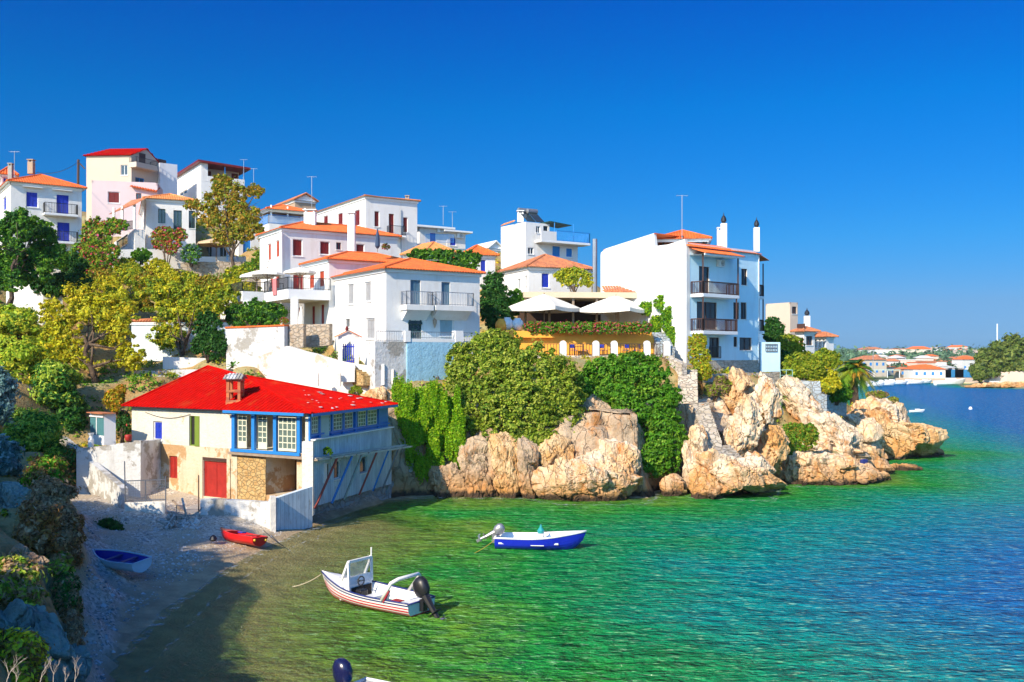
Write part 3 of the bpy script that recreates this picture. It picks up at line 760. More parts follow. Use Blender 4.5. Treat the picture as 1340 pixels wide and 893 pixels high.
def wall_with_holes(mb, f, holes, top=None, depth=0.2):
    """holes: (a0, a1, z0, z1); wall quads as a grid with reveals"""
    zt = f.zt
    xs = sorted(set([0.0, f.W] + [x for h in holes for x in h[:2]])); zs = sorted(set([f.zb, zt] + [z for h in holes for z in h[2:4]]))
    xs = [x for x in xs if 0 <= x <= f.W]; zs = [z for z in zs if f.zb <= z <= zt]
    for i in range(len(xs) - 1):
        for j in range(len(zs) - 1):
            xm, zm = (xs[i] + xs[i + 1]) / 2, (zs[j] + zs[j + 1]) / 2
            if any(h[0] < xm < h[1] and h[2] < zm < h[3] for h in holes): continue
            mb.poly(f.P(xs[i], zs[j]), f.P(xs[i + 1], zs[j]), f.P(xs[i + 1], zs[j + 1]), f.P(xs[i], zs[j + 1]))
    for h in holes:
        a, b, c, d = h[:4]; depth_ = h[4] if len(h) > 4 else depth
        q = [(a, c), (b, c), (b, d), (a, d)]
        for k in range(4):
            p0, p1 = q[k], q[(k + 1) % 4]
            mb.poly(f.P(*p0), f.P(*p0, -depth_), f.P(*p1, -depth_), f.P(*p1))
        mb.poly(*[f.P(x, z, -depth_) for x, z in q])

def opening(f, r, kind, col, root, label=None):
    """fills a hole with frame, shutters, glass or a door"""
    a, b, c, d = r; w = b - a; h = d - c
    mb = MB(); t = min(.07, w * .09)
    o0, o1 = -.17, -.09
    for q in ((a, a + t, c, d), (b - t, b, c, d), (a + t, b - t, d - t, d), (a + t, b - t, c, c + t)): f.box(mb, *q, o0, o1)
    ia, ib, ic, id_ = a + t, b - t, c + t, d - t
    m = (ia + ib) / 2
    if kind == 'win': f.box(mb, m - .03, m + .03, ic, id_, o0, o1)
    if kind == 'grid':
        for k in range(1, 3): f.box(mb, ia + (ib - ia) * k / 3 - .02, ia + (ib - ia) * k / 3 + .02, ic, id_, o0, o1 - .02)
        for k in range(1, 5): f.box(mb, ia, ib, ic + (id_ - ic) * k / 5 - .018, ic + (id_ - ic) * k / 5 + .018, o0 + .01, o1 - .03)
    nm = 'door' if kind in ('door', 'shdoor') else 'window'
    fr = mb.build(nm, col if kind not in ('sh',) else WPAINT, root, label=label)
    if c > f.zb + .2 and kind in ('win', 'sh', 'pane'):
        s_ = MB(); f.box(s_, a - .06, b + .06, c - .07, c - .003, -.04, .07); s_.build('sill', WPAINT, fr)
    if kind in ('sh', 'door', 'shdoor'):
        n = 2 if w > .55 else 1
        for k in range(n):
            x0 = ia + (ib - ia) * k / n + .008; x1 = ia + (ib - ia) * (k + 1) / n - .008
            s_ = MB(); f.box(s_, x0, x1, ic, id_, -.16, -.115)
            for z0, z1 in (((ic, ic + .09), (id_ - .09, id_), ((ic + id_) / 2 - .04, (ic + id_) / 2 + .04))): f.box(s_, x0, x1, z0, z1, -.114, -.098)
            for x_0, x_1 in ((x0, x0 + .06), (x1 - .06, x1)): f.box(s_, x_0, x_1, ic + .09, id_ - .09, -.114, -.1)
            s_.build('shutter' if kind == 'sh' else 'door_leaf', col, fr)
    elif kind in ('win', 'grid', 'pane'):
        s_ = MB(); s_.poly(f.P(ia, ic, -.14), f.P(ib, ic, -.14), f.P(ib, id_, -.14), f.P(ia, id_, -.14)); s_.build('pane', GLASS, fr)
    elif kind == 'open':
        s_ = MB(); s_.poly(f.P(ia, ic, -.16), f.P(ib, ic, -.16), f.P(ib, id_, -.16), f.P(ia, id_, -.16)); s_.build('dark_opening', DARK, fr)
        s_ = MB(); f.box(s_, a - .01, a + w * .42, c, d, .0, .04); s_.build('shutter', col, fr)
    return fr

def tile_plane(mb, poly, sp=0.24, r=None, base=True):
    """poly: eave edge first (A, B), counter clockwise seen from above; rows of barrel tiles run up the slope"""
    A = Vector(poly[0]); B = Vector(poly[1]); X = (B - A).normalized()
    nrm = (B - A).cross(Vector(poly[2]) - B).normalized()
    if nrm.z < 0: nrm = -nrm
    Yv = nrm.cross(X)
    if Yv.z < 0: Yv = -Yv
    P2 = [((Vector(p) - A).dot(X), (Vector(p) - A).dot(Yv)) for p in poly]
    L = (B - A).length; r = r or sp * .46
    if base: mb.poly(*poly)
    def span(x):
        ys = []
        n = len(P2)
        for i in range(n):
            (x0, y0), (x1, y1) = P2[i], P2[(i + 1) % n]
            if (x0 - x) * (x1 - x) <= 0 and abs(x1 - x0) > 1e-9: ys.append(y0 + (y1 - y0) * (x - x0) / (x1 - x0))
        return (min(ys), max(ys)) if len(ys) > 1 else None
    x0 = min(p[0] for p in P2); x1 = max(p[0] for p in P2); n = max(1, int((x1 - x0) / sp)); sp_ = (x1 - x0) / n
    for i in range(n):
        x = x0 + (i + .5) * sp_; s = span(x)
        if not s or s[1] - s[0] < .05: continue
        a = A + X * x + Yv * (s[0] - .04); b = A + X * x + Yv * s[1]
        pr = [(-r, .0), (-r * .6, r * .62), (r * .6, r * .62), (r, .0)]
        k = mb.add([a + X * px + nrm * pz for px, pz in pr] + [b + X * px + nrm * pz for px, pz in pr])
        for j in range(3): mb.face((k + j, k + j + 1, k + 5 + j, k + 4 + j))
        mb.face((k + 3, k + 2, k + 1, k))
    return nrm

def hip_roof(root, C4, ze, rise, over, mat, axis=None, inset=1.0, name='roof', cornice=True, sp=.24, gable=False):
    """C4 footprint: near, right, back, left corners"""
    C4 = [Vector((p[0], p[1], 0)) for p in C4]; cen = sum(C4, Vector()) / 4
    e1 = (C4[1] - C4[0]); e2 = (C4[3] - C4[0]); d1 = e1.normalized(); d2 = e2.normalized()
    o = [C4[0] - d1 * over - d2 * over, C4[1] + d1 * over - d2 * over, C4[2] + d1 * over + d2 * over, C4[3] - d1 * over + d2 * over]
    z = Vector((0, 0, ze)); o = [p + z for p in o]
    L1, L2 = e1.length + 2 * over, e2.length + 2 * over
    if axis is None: axis = 0 if L1 >= L2 else 1
    top = Vector((0, 0, rise)); mb = MB()
    if axis == 0:
        ins = 0 if gable else min(L2 / 2 * inset, L1 / 2 - .01)
        r0 = (o[0] + o[3]) / 2 + d1 * ins + top; r1 = (o[1] + o[2]) / 2 - d1 * ins + top
        pl = [[o[0], o[1], r1, r0], [o[2], o[3], r0, r1]] + ([] if gable else [[o[1], o[2], r1], [o[3], o[0], r0]])
        hips = [(o[0], r0), (o[3], r0), (o[1], r1), (o[2], r1), (r0, r1)]; gb = [[o[1], o[2], r1], [o[3], o[0], r0]]
    else:
        ins = 0 if gable else min(L1 / 2 * inset, L2 / 2 - .01)
        r0 = (o[0] + o[1]) / 2 + d2 * ins + top; r1 = (o[3] + o[2]) / 2 - d2 * ins + top
        pl = [[o[1], o[2], r1, r0], [o[3], o[0], r0, r1]] + ([] if gable else [[o[0], o[1], r0], [o[2], o[3], r1]])
        hips = [(o[0], r0), (o[1], r0), (o[3], r1), (o[2], r1), (r0, r1)]; gb = [[o[0], o[1], r0], [o[2], o[3], r1]]
    for p in pl: tile_plane(mb, p, sp)
    for a, b in hips:
        a = a + Vector((0, 0, .04)); b = b + Vector((0, 0, .04)); mb.tube([a, b], .11, 6)
    if root is None: return mb, pl
    ro = mb.build(name, mat, root)
    c = MB()
    c.poly(*[p - Vector((0, 0, .03)) for p in o])          # soffit
    if gable:
        for g in gb:
            s_ = (cen + z - (g[0] + g[1]) / 2); s_.z = 0; s_ = s_.normalized() * over
            c.poly(*[p + s_ - Vector((0, 0, .035)) for p in g])
    if cornice:
        for i in range(4):
            a = C4[i] + z; b = C4[(i + 1) % 4] + z; d = (b - a).normalized(); n_ = Vector((d.y, -d.x, 0)); 
            if n_.dot(a - cen - z) < 0: n_ = -n_
            k = min(.1, over * .5)
            c.box(a - d * k - Vector((0, 0, .26)), d * ((b - a).length + 2 * k), n_ * k, Vector((0, 0, .21)))
    c.build('cornice', WPAINT, ro)
    return ro

class House: pass
def house(label, u0, Y0, th, vE, zb, uR=None, uL=None, wR=None, wL=None, wall=WHITE, roof=('hip', 1.2, .35, TILE), R=(), L=(), name='house', cat='house', group=None, thL=None, parapet=0.0, skipwall=False):
    H = House()
    d1 = Vector((cos(R_(th)), sin(R_(th)), 0)); thl = R_(thL if thL is not None else th + 90); d2 = Vector((cos(thl), sin(thl), 0))
    C0 = Vector(((u0 - 670) / F * Y0, Y0, 0)); ze = CH - (vE - VH) / F * Y0
    n1 = Vector((d1.y, -d1.x, 0)); n2 = Vector((-d2.y, d2.x, 0))
    fr = Fac(C0, d1, n1, zb, 1, ze); fl = Fac(C0, d2, n2, zb, 1, ze)
    fr.W = wR if wR else fr.s_at(uR); fl.W = wL if wL else fl.s_at(uL)
    C1 = C0 + d1 * fr.W; C3 = C0 + d2 * fl.W; C2 = C1 + d2 * fl.W
    H.root = thing(name, (C0.x, C0.y, zb), label, cat, group)
    H.R, H.L, H.C, H.ze, H.zb = fr, fl, (C0, C1, C2, C3), ze, zb
    mb = MB()
    for f, ops in ((fr, R), (fl, L)):
        holes = []
        for o in ops:
            r = f.rect(*o[:4]); r = (max(r[0], .05), min(r[1], f.W - .05), max(r[2], zb + .02), min(r[3], ze - .05))
            if r[1] - r[0] > .1: holes.append((r, o))
        wall_with_holes(mb, f, [h[0] for h in holes])
        for r, o in holes: opening(f, r, o[4], o[5], H.root, o[6] if len(o) > 6 else None)
    z0, z1 = Vector((0, 0, zb)), Vector((0, 0, ze))
    mb.poly(C1 + z0, C2 + z0, C2 + z1, C1 + z1); mb.poly(C2 + z0, C3 + z0, C3 + z1, C2 + z1)
    mb.poly(C0 + z1, C1 + z1, C2 + z1, C3 + z1)
    if parapet:
        for a, b in ((C0, C1), (C1, C2), (C2, C3), (C3, C0)):
            d = (b - a).normalized(); nn = Vector((-d.y, d.x, 0))
            mb.box(a + z1, b - a, nn * .18, Vector((0, 0, parapet)))
    H.wall = mb.build('wall', wall, H.root)
    if roof:
        if roof[0] in ('hip', 'gable'):
            H.roof = hip_roof(H.root, H.C, ze, roof[1], roof[2], roof[3], axis=roof[4] if len(roof) > 4 else None, inset=roof[5] if len(roof) > 5 else 1.0, gable=roof[0] == 'gable')
        elif roof[0] == 'slab':
            c = MB(); o = roof[2]; c.box(C0 - d1 * o - d2 * o + z1 + Vector((0, 0, .003)), d1 * (fr.W + 2 * o), d2 * (fl.W + 2 * o), Vector((0, 0, roof[1]))); H.roof = c.build('roof', roof[3], H.root, bevel=.03)
    return H

def railing(path, h, mat, root, name='railing', sp=.14, w=.025, top=.05, posts=True):
    mb = MB()
    for a, b in zip(path[:-1], path[1:]):
        a, b = Vector(a), Vector(b); n = max(1, int((b - a).length / sp)); up = Vector((0, 0, h))
        mb.bar(a + up, b + up, top); mb.bar(a + Vector((0, 0, .08)), b + Vector((0, 0, .08)), top * .7)
        for i in range(n + 1):
            p = a.lerp(b, i / n); mb.bar(p, p + up, w if 0 < i < n else top)
    return mb.build(name, mat, root)
def balcony(f, root, u0, u1, vs, depth, railm, thick=.22, h=1.0, slabm=WPAINT, solid=0.0, sp=.14, rail=True):
    a, b = sorted((f.s_at(u0), f.s_at(u1))); z = f.z_at((u0 + u1) / 2, vs)
    mb = MB(); f.box(mb, a, b, z - thick, z, 0.003, depth)
    if solid:
        f.box(mb, a, b, z, z + solid, depth - .1, depth); f.box(mb, a, a + .1, z, z + solid, .003, depth - .1); f.box(mb, b - .1, b, z, z + solid, .003, depth - .1)
    bo = mb.build('balcony', slabm, root, bevel=.015)
    if rail:
        e = .06; zz = z + solid
        railing([f.P(a + e, zz, .02), f.P(a + e, zz, depth - e), f.P(b - e, zz, depth - e), f.P(b - e, zz, .02)], h - solid, railm, bo, sp=sp)
    return bo, a, b, z
def chimney(root, p, w, h, mat=WPAINT, cap='slab', capm=None, w2=None):
    w2 = w2 or w; p = Vector(p); mb = MB(); mb.box(p - Vector((w / 2, w2 / 2, 0)), (w, 0, 0), (0, w2, 0), (0, 0, h))
    c = mb.build('chimney', mat, root, bevel=.02)
    k = MB(); t = p + Vector((0, 0, h + .002))
    if cap == 'slab':
        for sx in (-1, 1):
            for sy in (-1, 1): k.box(t + Vector((sx * w * .35 - .05, sy * w2 * .35 - .05, 0)), (.1, 0, 0), (0, .1, 0), (0, 0, .18))
        k.box(t + Vector((-w * .6, -w2 * .6, .183)), (w * 1.2, 0, 0), (0, w2 * 1.2, 0), (0, 0, .08))
    else:
        k.lathe(t, [(w * .3, 0), (w * .33, .12), (w * .5, .2), (w * .48, .4), (w * .3, .6), (w * .1, .72), (.02, .95)], 12)
    k.build('chimney_cap', capm or mat, c); return c
def antenna(root, p, h, mat=METAL, arms=4):
    mb = MB(); p = Vector(p); mb.tube([p, p + Vector((0, 0, h))], .03, 5); t = p + Vector((0, 0, h))
    mb.bar(t - Vector((.5, 0, .05)), t + Vector((.5, 0, -.05)), .03)
    for i in range(arms): x = -.45 + .9 * i / max(arms - 1, 1); mb.bar(t + Vector((x, -.3, -.05)), t + Vector((x, .3, -.05)), .02)
    return mb.build('antenna', mat, root)
def ac_unit(f, root, u, v):
    a, z = f.s_at(u), f.z_at(u, v); mb = MB(); f.box(mb, a - .42, a + .42, z - .3, z + .3, .03, .34); o = mb.build('air_conditioner', WPAINT, root, bevel=.02)
    k = MB(); c = f.P(a + .1, z, .345); rg = []
    for r0, r1 in ((.24, .21), (.15, .12), (.06, .0)):
        pts0 = [c + f.d * (cos(i * pi / 8) * r0) + Vector((0, 0, sin(i * pi / 8) * r0)) for i in range(16)]; pts1 = [c + f.n * .012 + f.d * (cos(i * pi / 8) * r1) + Vector((0, 0, sin(i * pi / 8) * r1)) for i in range(16)]
        for i in range(16): k.poly(pts0[i], pts0[(i + 1) % 16], pts1[(i + 1) % 16], pts1[i])
    k.build('fan_grille', BLACK, o)
def post_line(root, pts, h, w, mat, name='post'):
    for p in pts:
        mb = MB(); p = Vector(p); mb.box(p - Vector((w / 2, w / 2, 0)), (w, 0, 0), (0, w, 0), (0, 0, h)); mb.build(name, mat, root)
def parasol(p, r, h, label, mat=CLOTH, n=8, group=None, square=False, drop=.45, val=.18, name='parasol', rot=0.0, pole=WOOD):
    root = thing(name, p, label, 'parasol', group); p = Vector(p)
    mb = MB(); top = p + Vector((0, 0, h)); n = 4 if square else n
    k = 6; rings = []
    segs = n * (4 if square else 1)
    def rim(t, i):
        if square:
            q, fr_ = divmod(i, 4); a0 = rot + q * pi / 2; a1 = a0 + pi / 2; f_ = fr_ / 4
            v = Vector((cos(a0), sin(a0), 0)).lerp(Vector((cos(a1), sin(a1), 0)), f_); sag = -.10 * math.sin(pi * f_) * t * t
        else: v = Vector((cos(rot + 2 * pi * i / n), sin(rot + 2 * pi * i / n), 0)); sag = 0
        return top + v * r * t + Vector((0, 0, -drop * t ** 1.15 + sag))
    prev = None
    for j in range(k + 1):
        t = max(j / k, .02); cur = mb.add([rim(t, i) for i in range(segs)])
        if prev is not None:
            for i in range(segs): mb.face((prev + i, prev + (i + 1) % segs, cur + (i + 1) % segs, cur + i))
        prev = cur
    lo = mb.add([rim(1, i) + Vector((0, 0, -val)) for i in range(segs)])
    for i in range(segs): mb.face((prev + i, prev + (i + 1) % segs, lo + (i + 1) % segs, lo + i))
    o = mb.build('canopy', mat, root); m = o.modifiers.new('thick', 'SOLIDIFY'); m.thickness = .015
    k_ = MB(); k_.tube([p, top + Vector((0, 0, .12))], .05, 8); k_.build('pole', pole, root)
    st = MB()
    for i in range(0, segs, segs // 4 if square else 1): st.bar(p + Vector((0, 0, h - drop - .5)), rim(.6, i) - Vector((0, 0, .04)), .03)
    st.build('strut', pole, root)
    return root
# ================================================================== the houses on the hill
T = ('hip', 1.3, .35, TILE)
# --- white house with blue shutters, upper left
A = house('white two-storey house with cobalt blue shutters and red tile roof, far left', 14, 93, 36, 238, 19.3, uR=107, wL=9, wall=WHITE, roof=('hip', 1.5, .4, TILE),
 R=[(34, 251, 50, 271.5, 'sh', BLUE), (74, 255.5, 90, 280, 'shdoor', BLUE), (75, 291.5, 91, 316.5, 'shdoor', BLUE), (43, 290, 51, 300, 'sh', BLUE)], L=[(4, 258, 8, 276, 'sh', BLUE)])
bo, a, b, z = balcony(A.R, A.root, 56, 100, 281, .9, BLACK)
bo, a, b, z = balcony(A.R, A.root, 70, 101, 317, .7, BLACK)
for (u, v) in ((42.5, 246), (81, 250)):
    mb = MB(); s_ = A.R.s_at(u); A.R.box(mb, s_ - .9, s_ + .9, A.R.z_at(u, v), A.R.z_at(u, v) + .07, .003, .4); mb.build('awning_slab', WPAINT, A.root)
chimney(A.root, S(41, 228, 97), .55, 1.2, TANW); chimney(A.root, S(14, 236, 94.5), .4, 1.4, CONC)
antenna(A.root, S(19, 232, 96), 2.6); 
house('small house end with blue shutter and orange roof at the left edge', 2, 100, 30, 228, 18, uR=20, wL=6, wall=PINK, roof=('hip', .9, .3, TILE), R=[(4, 233, 11, 249, 'sh', BLUE)], name='house')
# --- tall cream house
B = house('tall cream house with red roof, the highest on the left of the hill', 172, 122, 62, 203.5, 27, uR=208, uL=113, thL=176, wall=CREAM, roof=None,
 L=[(158, 216, 167, 229.5, 'win', WPAINT)], R=[(177, 233, 189, 242, 'win', BLUET)])
mb = MB(); C0, C1, C2, C3 = [Vector(c) for c in B.C]; zt = Vector((0, 0, B.ze)); up = Vector((0, 0, 1.3))
d1 = (C1 - C0).normalized(); d2 = (C3 - C0).normalized(); w1 = (C1 - C0).length
ra = C0 + d1 * 2.4 + zt + up - d2 * .1; rb = C3 + d1 * 2.4 + zt + up - d2 * .9
tile_plane(mb, [C3 - d1 * .3 + zt + d2 * .2, C0 - d1 * .3 + zt - d2 * .2, ra, rb], .3)
tile_plane(mb, [C1 + d1 * .4 + zt - up * .4 - d2 * .2, C2 + d1 * .4 + zt - up * .4, rb, ra], .3)
tile_plane(mb, [C2 + d1 * .4 + zt - up * .4, C3 - d1 * .3 + zt + d2 * .2, rb], .3)
mb.build('roof', REDR, B.root)
mb = MB(); mb.poly(C0 + zt, C1 + zt, C1 + zt + Vector((0, 0, .02)), ra + Vector((0, 0, -.05)) + d2 * .2); mb.build('gable', CREAM, B.root)
bo, a, b, z = balcony(B.R, B.root, 169, 197, 219.5, 1.3, BLACK, thick=.3, slabm=CREAM, solid=.35)
mb = MB(); B.R.box(mb, 1.2, 2.2, z + .3, z + 1.9, .003, .03); B.R.box(mb, 4.2, 5.6, z + .3, z + 1.7, .003, .03); mb.build('recess', BROWN, B.root)
Bx = house('grey-white annex with a sloping top beside the tall cream house', 209, 125, 36, 213, 27, uR=232, wL=7, wall=plaster('grey_white_plaster', (.6, .62, .66)), roof=None)
mb = MB(); c = Bx.C; z0 = Vector((0, 0, Bx.ze)); 
# --- white house with dark red window, behind the pergola house
Cc = house('white flat-roofed house with one large dark red window, below the tall cream house', 120, 113, 13, 240, 21, uR=206, wL=5, wall=PINK, roof=None, parapet=.35,
 R=[(141, 251, 156.5, 266, 'sh', DRED), (178, 253, 185, 261, 'win', DRED)])
mb = MB(); rr = Cc.R; a, b = rr.s_at(172), rr.s_at(206); z0 = rr.z_at(188, 246)
tile_plane(mb, [rr.P(a, z0, .5), rr.P(b, z0 - .5, .5), rr.P(b, z0 + .3, -1.6), rr.P(a, z0 + .9, -1.6)], .3); mb.build('lean_to_roof', TILE, Cc.root)
# --- white house with pale orange roof
D = house('white house with pale orange tile roof, dark green windows and a covered porch', 191, 103, 23, 260, 18.6, uR=256, uL=172, wall=WHITE, roof=('hip', 1.0, .35, TILE_PALE),
 R=[(207, 273.5, 216.5, 292.5, 'win', DGREEN), (227, 275.5, 238, 301, 'win', DGREEN), (247, 276, 256, 299, 'win', DGREEN)], L=[(178, 302.5, 188, 315, 'open', WPAINT)])
D2 = house('low white porch wing with a sloping terracotta roof left of the dark green windows', 176, 101, 31, 300, 18.6, uR=190, uL=146, wall=WHITE, roof=None, L=[(152, 306, 167, 324, 'win', DGREEN)])
mb = MB(); p = [S(143, 280, 105), S(178, 262, 99.5), S(194, 260, 101.5), S(176, 268, 108)]
tile_plane(mb, [S(143, 281, 106), S(176, 268, 99.0), S(194, 258, 102), S(172, 262, 108)], .3); mb.build('roof', TILE_OLD, D2.root)
post_line(D2.root, [S(176, 300, 99.8), S(160, 302, 102.5), S(149, 303, 104.5)], 2.6, .22, WPAINT)
railing([S(176.5, 300, 99.8), S(149, 303, 104.5)], .9, BLACK, D2.root)
# --- white house with dark red fascia
Eh = house('white house with long dark red eave and recessed top balcony, right of the tallest house', 263, 127, 33, 237, 26, uR=320, uL=223, wall=WHITE, roof=None,
 L=[(234.5, 247.5, 244.5, 255.5, 'win', WPAINT)], R=[(280, 246, 290, 256, 'win', BLUET), (302, 250, 311, 260, 'sh', BLUE)])
Eh2 = house('upper storey block under the dark red eave', 263, 127, 33, 213, Eh.ze + .02, uR=272, uL=225, wall=WHITE, roof=None)
for o in list(bpy.data.objects):
    if o.parent == Eh2.root:
        o.parent = Eh.root; o.location = Vector(Eh2.root.location) - Vector(Eh.root.location); o.name = 'upper_wall'
bpy.data.objects.remove(Eh2.root)
mb = MB(); r = Eh.R.off(-2.6); a0, a1 = r.s_at(266), Eh.R.W; r.box(mb, a0, a1, Eh.ze, Eh.ze + 2.2, -.2, 0); mb.build('recessed_wall', CREAM, Eh.root)
for (u0, u1) in ((268.5, 276), (303, 311)):
    mb = MB(); a, b = r.s_at(u0), r.s_at(u1); r.box(mb, a, b, Eh.ze + .3, Eh.ze + 1.9, .003, .05); mb.build('shutter', DRED, Eh.root)
mb = MB(); c = Eh.C; z0 = Vector((0, 0, Eh.ze + 2.45)); d1 = Eh.R.d; d2 = Eh.L.d
mb.box(Vector(c[0]) - d1 * .5 - d2 * .5 + z0, d1 * (Eh.R.W + 1.2) + Vector((0, 0, -.35)), d2 * (Eh.L.W + 1), Vector((0, 0, .28))); mb.build('roof', DRED, Eh.root)
post_line(Eh.root, [Eh.R.P(Eh.R.W - .1, Eh.ze, -.1), Eh.R.P(Eh.R.W * .55, Eh.ze, -.1)], 2.2, .15, BLUET)
bo = MB(); Eh.R.box(bo, Eh.R.s_at(272), Eh.R.W, Eh.ze, Eh.ze + .75, -.15, .02); bo.build('parapet', WHITE, Eh.root)
antenna(Eh.root, S(319, 236, 128), 2.8); antenna(Eh.root, S(332, 246, 128), 2.6)
# --- house with pergola roof
Fh = house('white house with a red-tiled roof over an open blue-railed veranda', 352, 108, 33, 282, 20, uR=402, uL=336, wall=WHITE, roof=None)
rf = hip_roof(Fh.root, Fh.C, CH + (468 - 274) / F * 108 + .0, .9, .5, TILE)
post_line(Fh.root, [Vector(Fh.C[0]) + Vector((.2, .2, Fh.ze)), Fh.R.P(Fh.R.W * .5, Fh.ze, -.2), Fh.R.P(Fh.R.W - .2, Fh.ze, -.2), Fh.L.P(Fh.L.W - .2, Fh.ze, -.2)], 1.2, .16, WPAINT)
mb = MB(); r = Fh.R.off(-2.2); r.box(mb, 0, Fh.R.W, Fh.ze, Fh.ze + .7, -.1, 0); mb.build('inner_wall', TANW, Fh.root)
railing([Fh.L.P(Fh.L.W, Fh.ze - .9, .08), Fh.L.P(0, Fh.ze - .9, .08), Fh.R.P(Fh.R.W, Fh.ze - .9, .08)], 1.0, BLUET, Fh.root)
G_ = house('tan rendered house with low brown gable roof behind the veranda', 386, 118, 33, 262, 24, uR=413, uL=354, wall=TANW, roof=('gable', .9, .3, TILE_OLD, 1))
# --- white block with dark red shutters (centre top)
Hh = house('large square white house with closed dark red shutters at the top centre', 478.7, 103, 33, 257, 19.4, uR=546, uL=413, wall=WHITE, roof=('hip', .55, .3, TILE_OLD),
 R=[(490, 276.5, 496.5, 297, 'sh', DRED), (508.8, 280, 515.5, 308, 'shdoor', DRED), (527.6, 284.5, 533.7, 304.6, 'sh', DRED)],
 L=[(422.8, 282.6, 429, 296, 'sh', DRED), (441.6, 279, 448.4, 297.4, 'sh', DRED), (463.4, 275, 470.6, 295.8, 'sh', DRED)])
balcony(Hh.R, Hh.root, 506, 527, 309, .9, BLACK)
chimney(Hh.root, S(533, 271, 107), .45, 1.0, TANW)
mb = MB(); mb.tube([Hh.R.P(Hh.R.s_at(524.5), Hh.zb, .06), Hh.R.P(Hh.R.s_at(524.5), Hh.R.z_at(524.5, 275), .06)], .05, 6); mb.build('drain_pipe', METAL, Hh.root)
antenna(Hh.root, S(408, 276, 100), 3.6)
# --- small white houses right of it
I1 = house('white flat-roofed house with overhanging slab and cobalt blue shutters', 549, 117, 33, 298, 21, uR=586, uL=545.5, wall=WHITE, roof=('slab', .25, .7, WPAINT), R=[(562.5, 304.6, 571, 318, 'sh', BLUE)])
I2 = house('smaller white flat-roofed house with one blue shutter, next to its larger neighbour', 585, 119, 33, 304, 21, uR=609, wL=4, wall=WHITE, roof=('slab', .22, .7, WPAINT), R=[(589, 311, 597, 322, 'sh', BLUE)])
ac_unit(I1.R, I1.root, 575, 301.5); ac_unit(I2.R, I2.root, 601, 309); antenna(I2.root, S(592, 298, 119), 2.0); antenna(I1.root, S(580, 295, 118), 2.4)
railing([I1.R.P(I1.R.s_at(553), I1.R.z_at(553, 319), .9), I1.R.P(I1.R.s_at(589), I1.R.z_at(589, 319), .9)], 1.0, BLUET, I1.root)
J1 = house('low white house with pyramid orange tile roof behind the vine pergola', 560, 96, 33, 328, 17, uR=590, uL=530, wall=WHITE, roof=('hip', 1.0, .4, TILE_PALE))
J2 = house('white house with an orange tile roof and blue shutter right of the vine pergola', 612, 99, 20, 333.5, 16, uR=648, uL=598, wall=WHITE, roof=('hip', 1.15, .35, TILE), R=[(629, 340, 636, 356, 'sh', BLUE)])
J3 = house('small white gabled house far back between the pergola and the terrace house', 640, 122, 30, 325, 19, uR=657, uL=618, wall=WHITE, roof=('gable', .9, .2, WPAINT, 1))
# --- white house with solar heaters
K = house('white modern house with blue-railed roof terrace and two solar water heaters', 687.6, 103, 33, 317, 17.3, uR=756, uL=655.5, wall=WHITE, roof=None,
 R=[(690.8, 324, 698.5, 333, 'win', WPAINT), (723, 322.5, 733, 336, 'shdoor', BLUET), (741, 324.5, 749.6, 337, 'sh', BLUET)])
def upper(host, u0, Y0, th, vE, uR, uL=None, wL=None, wall=WHITE, R=(), L=(), parapet=0.0, name='upper_storey', roof=None, zlift=.003):
    h2 = house('x', u0, Y0, th, vE, host.ze + zlift, uR=uR, uL=uL, wL=wL, wall=wall, roof=roof, R=R, L=L, parapet=parapet)
    dl = Vector(h2.root.location) - Vector(host.root.location)
    for o in [o for o in bpy.data.objects if o.parent == h2.root]:
        o.parent = host.root; o.location = dl
        if o.name.split('.')[0] == 'wall': o.name = name
    OFFh = h2.root; h2.root = host.root; bpy.data.objects.remove(OFFh); return h2
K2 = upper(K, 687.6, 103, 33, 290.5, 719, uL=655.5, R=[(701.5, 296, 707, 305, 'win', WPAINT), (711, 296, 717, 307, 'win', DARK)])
mb = MB(); K.R.box(mb, K.R.s_at(700), K.R.s_at(764), K.ze, K.ze + .25, -.5, 1.2); mb.build('terrace_slab', WPAINT, K.root, bevel=.02)
mb = MB(); K.R.box(mb, K.R.s_at(700), K.R.s_at(720), K.ze + .253, K.ze + 1.2, 1.1, 1.2); mb.build('parapet', WHITE, K.root)
railing([K.R.P(K.R.s_at(720), K.ze + .25, 1.15), K.R.P(K.R.s_at(764) - .06, K.ze + .25, 1.15), K.R.P(K.R.s_at(764) - .06, K.ze + .25, -3.0)], 1.1, BLUET, K.root, sp=.16, w=.04, top=.07)
mb = MB(); mb.box(K.R.P(K.R.s_at(713), K.ze + 2.3, 1.0), K.R.d * 2.9 + Vector((0, 0, -.25)), -K.R.n * 2.6, Vector((0, 0, .07))); mb.build('awning', DGREEN, K.root)
post_line(K.root, [K.R.P(K.R.s_at(744), K.ze + .25, .9), K.R.P(K.R.s_at(719), K.ze + .25, .95)], 2.0, .08, BLUET)
for (u, v) in ((690, 290), (702, 291)):
    p = S(u, v, 104.5); mb = MB(); mb.box(p, K.R.d * 1.1, K.L.d * 1.6 + Vector((0, 0, 1.2)), Vector((0, 0, .08))); pn = mb.build('solar_panel', GLASS, K.root)
    mb = MB(); q = p + K.L.d * 1.7 + Vector((0, 0, 1.45)); mb.tube([q - K.R.d * .05, q + K.R.d * 1.2], .28, 12); mb.build('water_tank', METAL, pn)
chimney(K.root, S(681, 291, 106), .7, 1.0)
mb = MB(); tile_plane(mb, [S(656, 296, 108), S(672, 290.5, 104.3), S(674, 289, 106), S(660, 293.5, 110)], .3); mb.build('roof_edge', TILE_PALE, K.root)
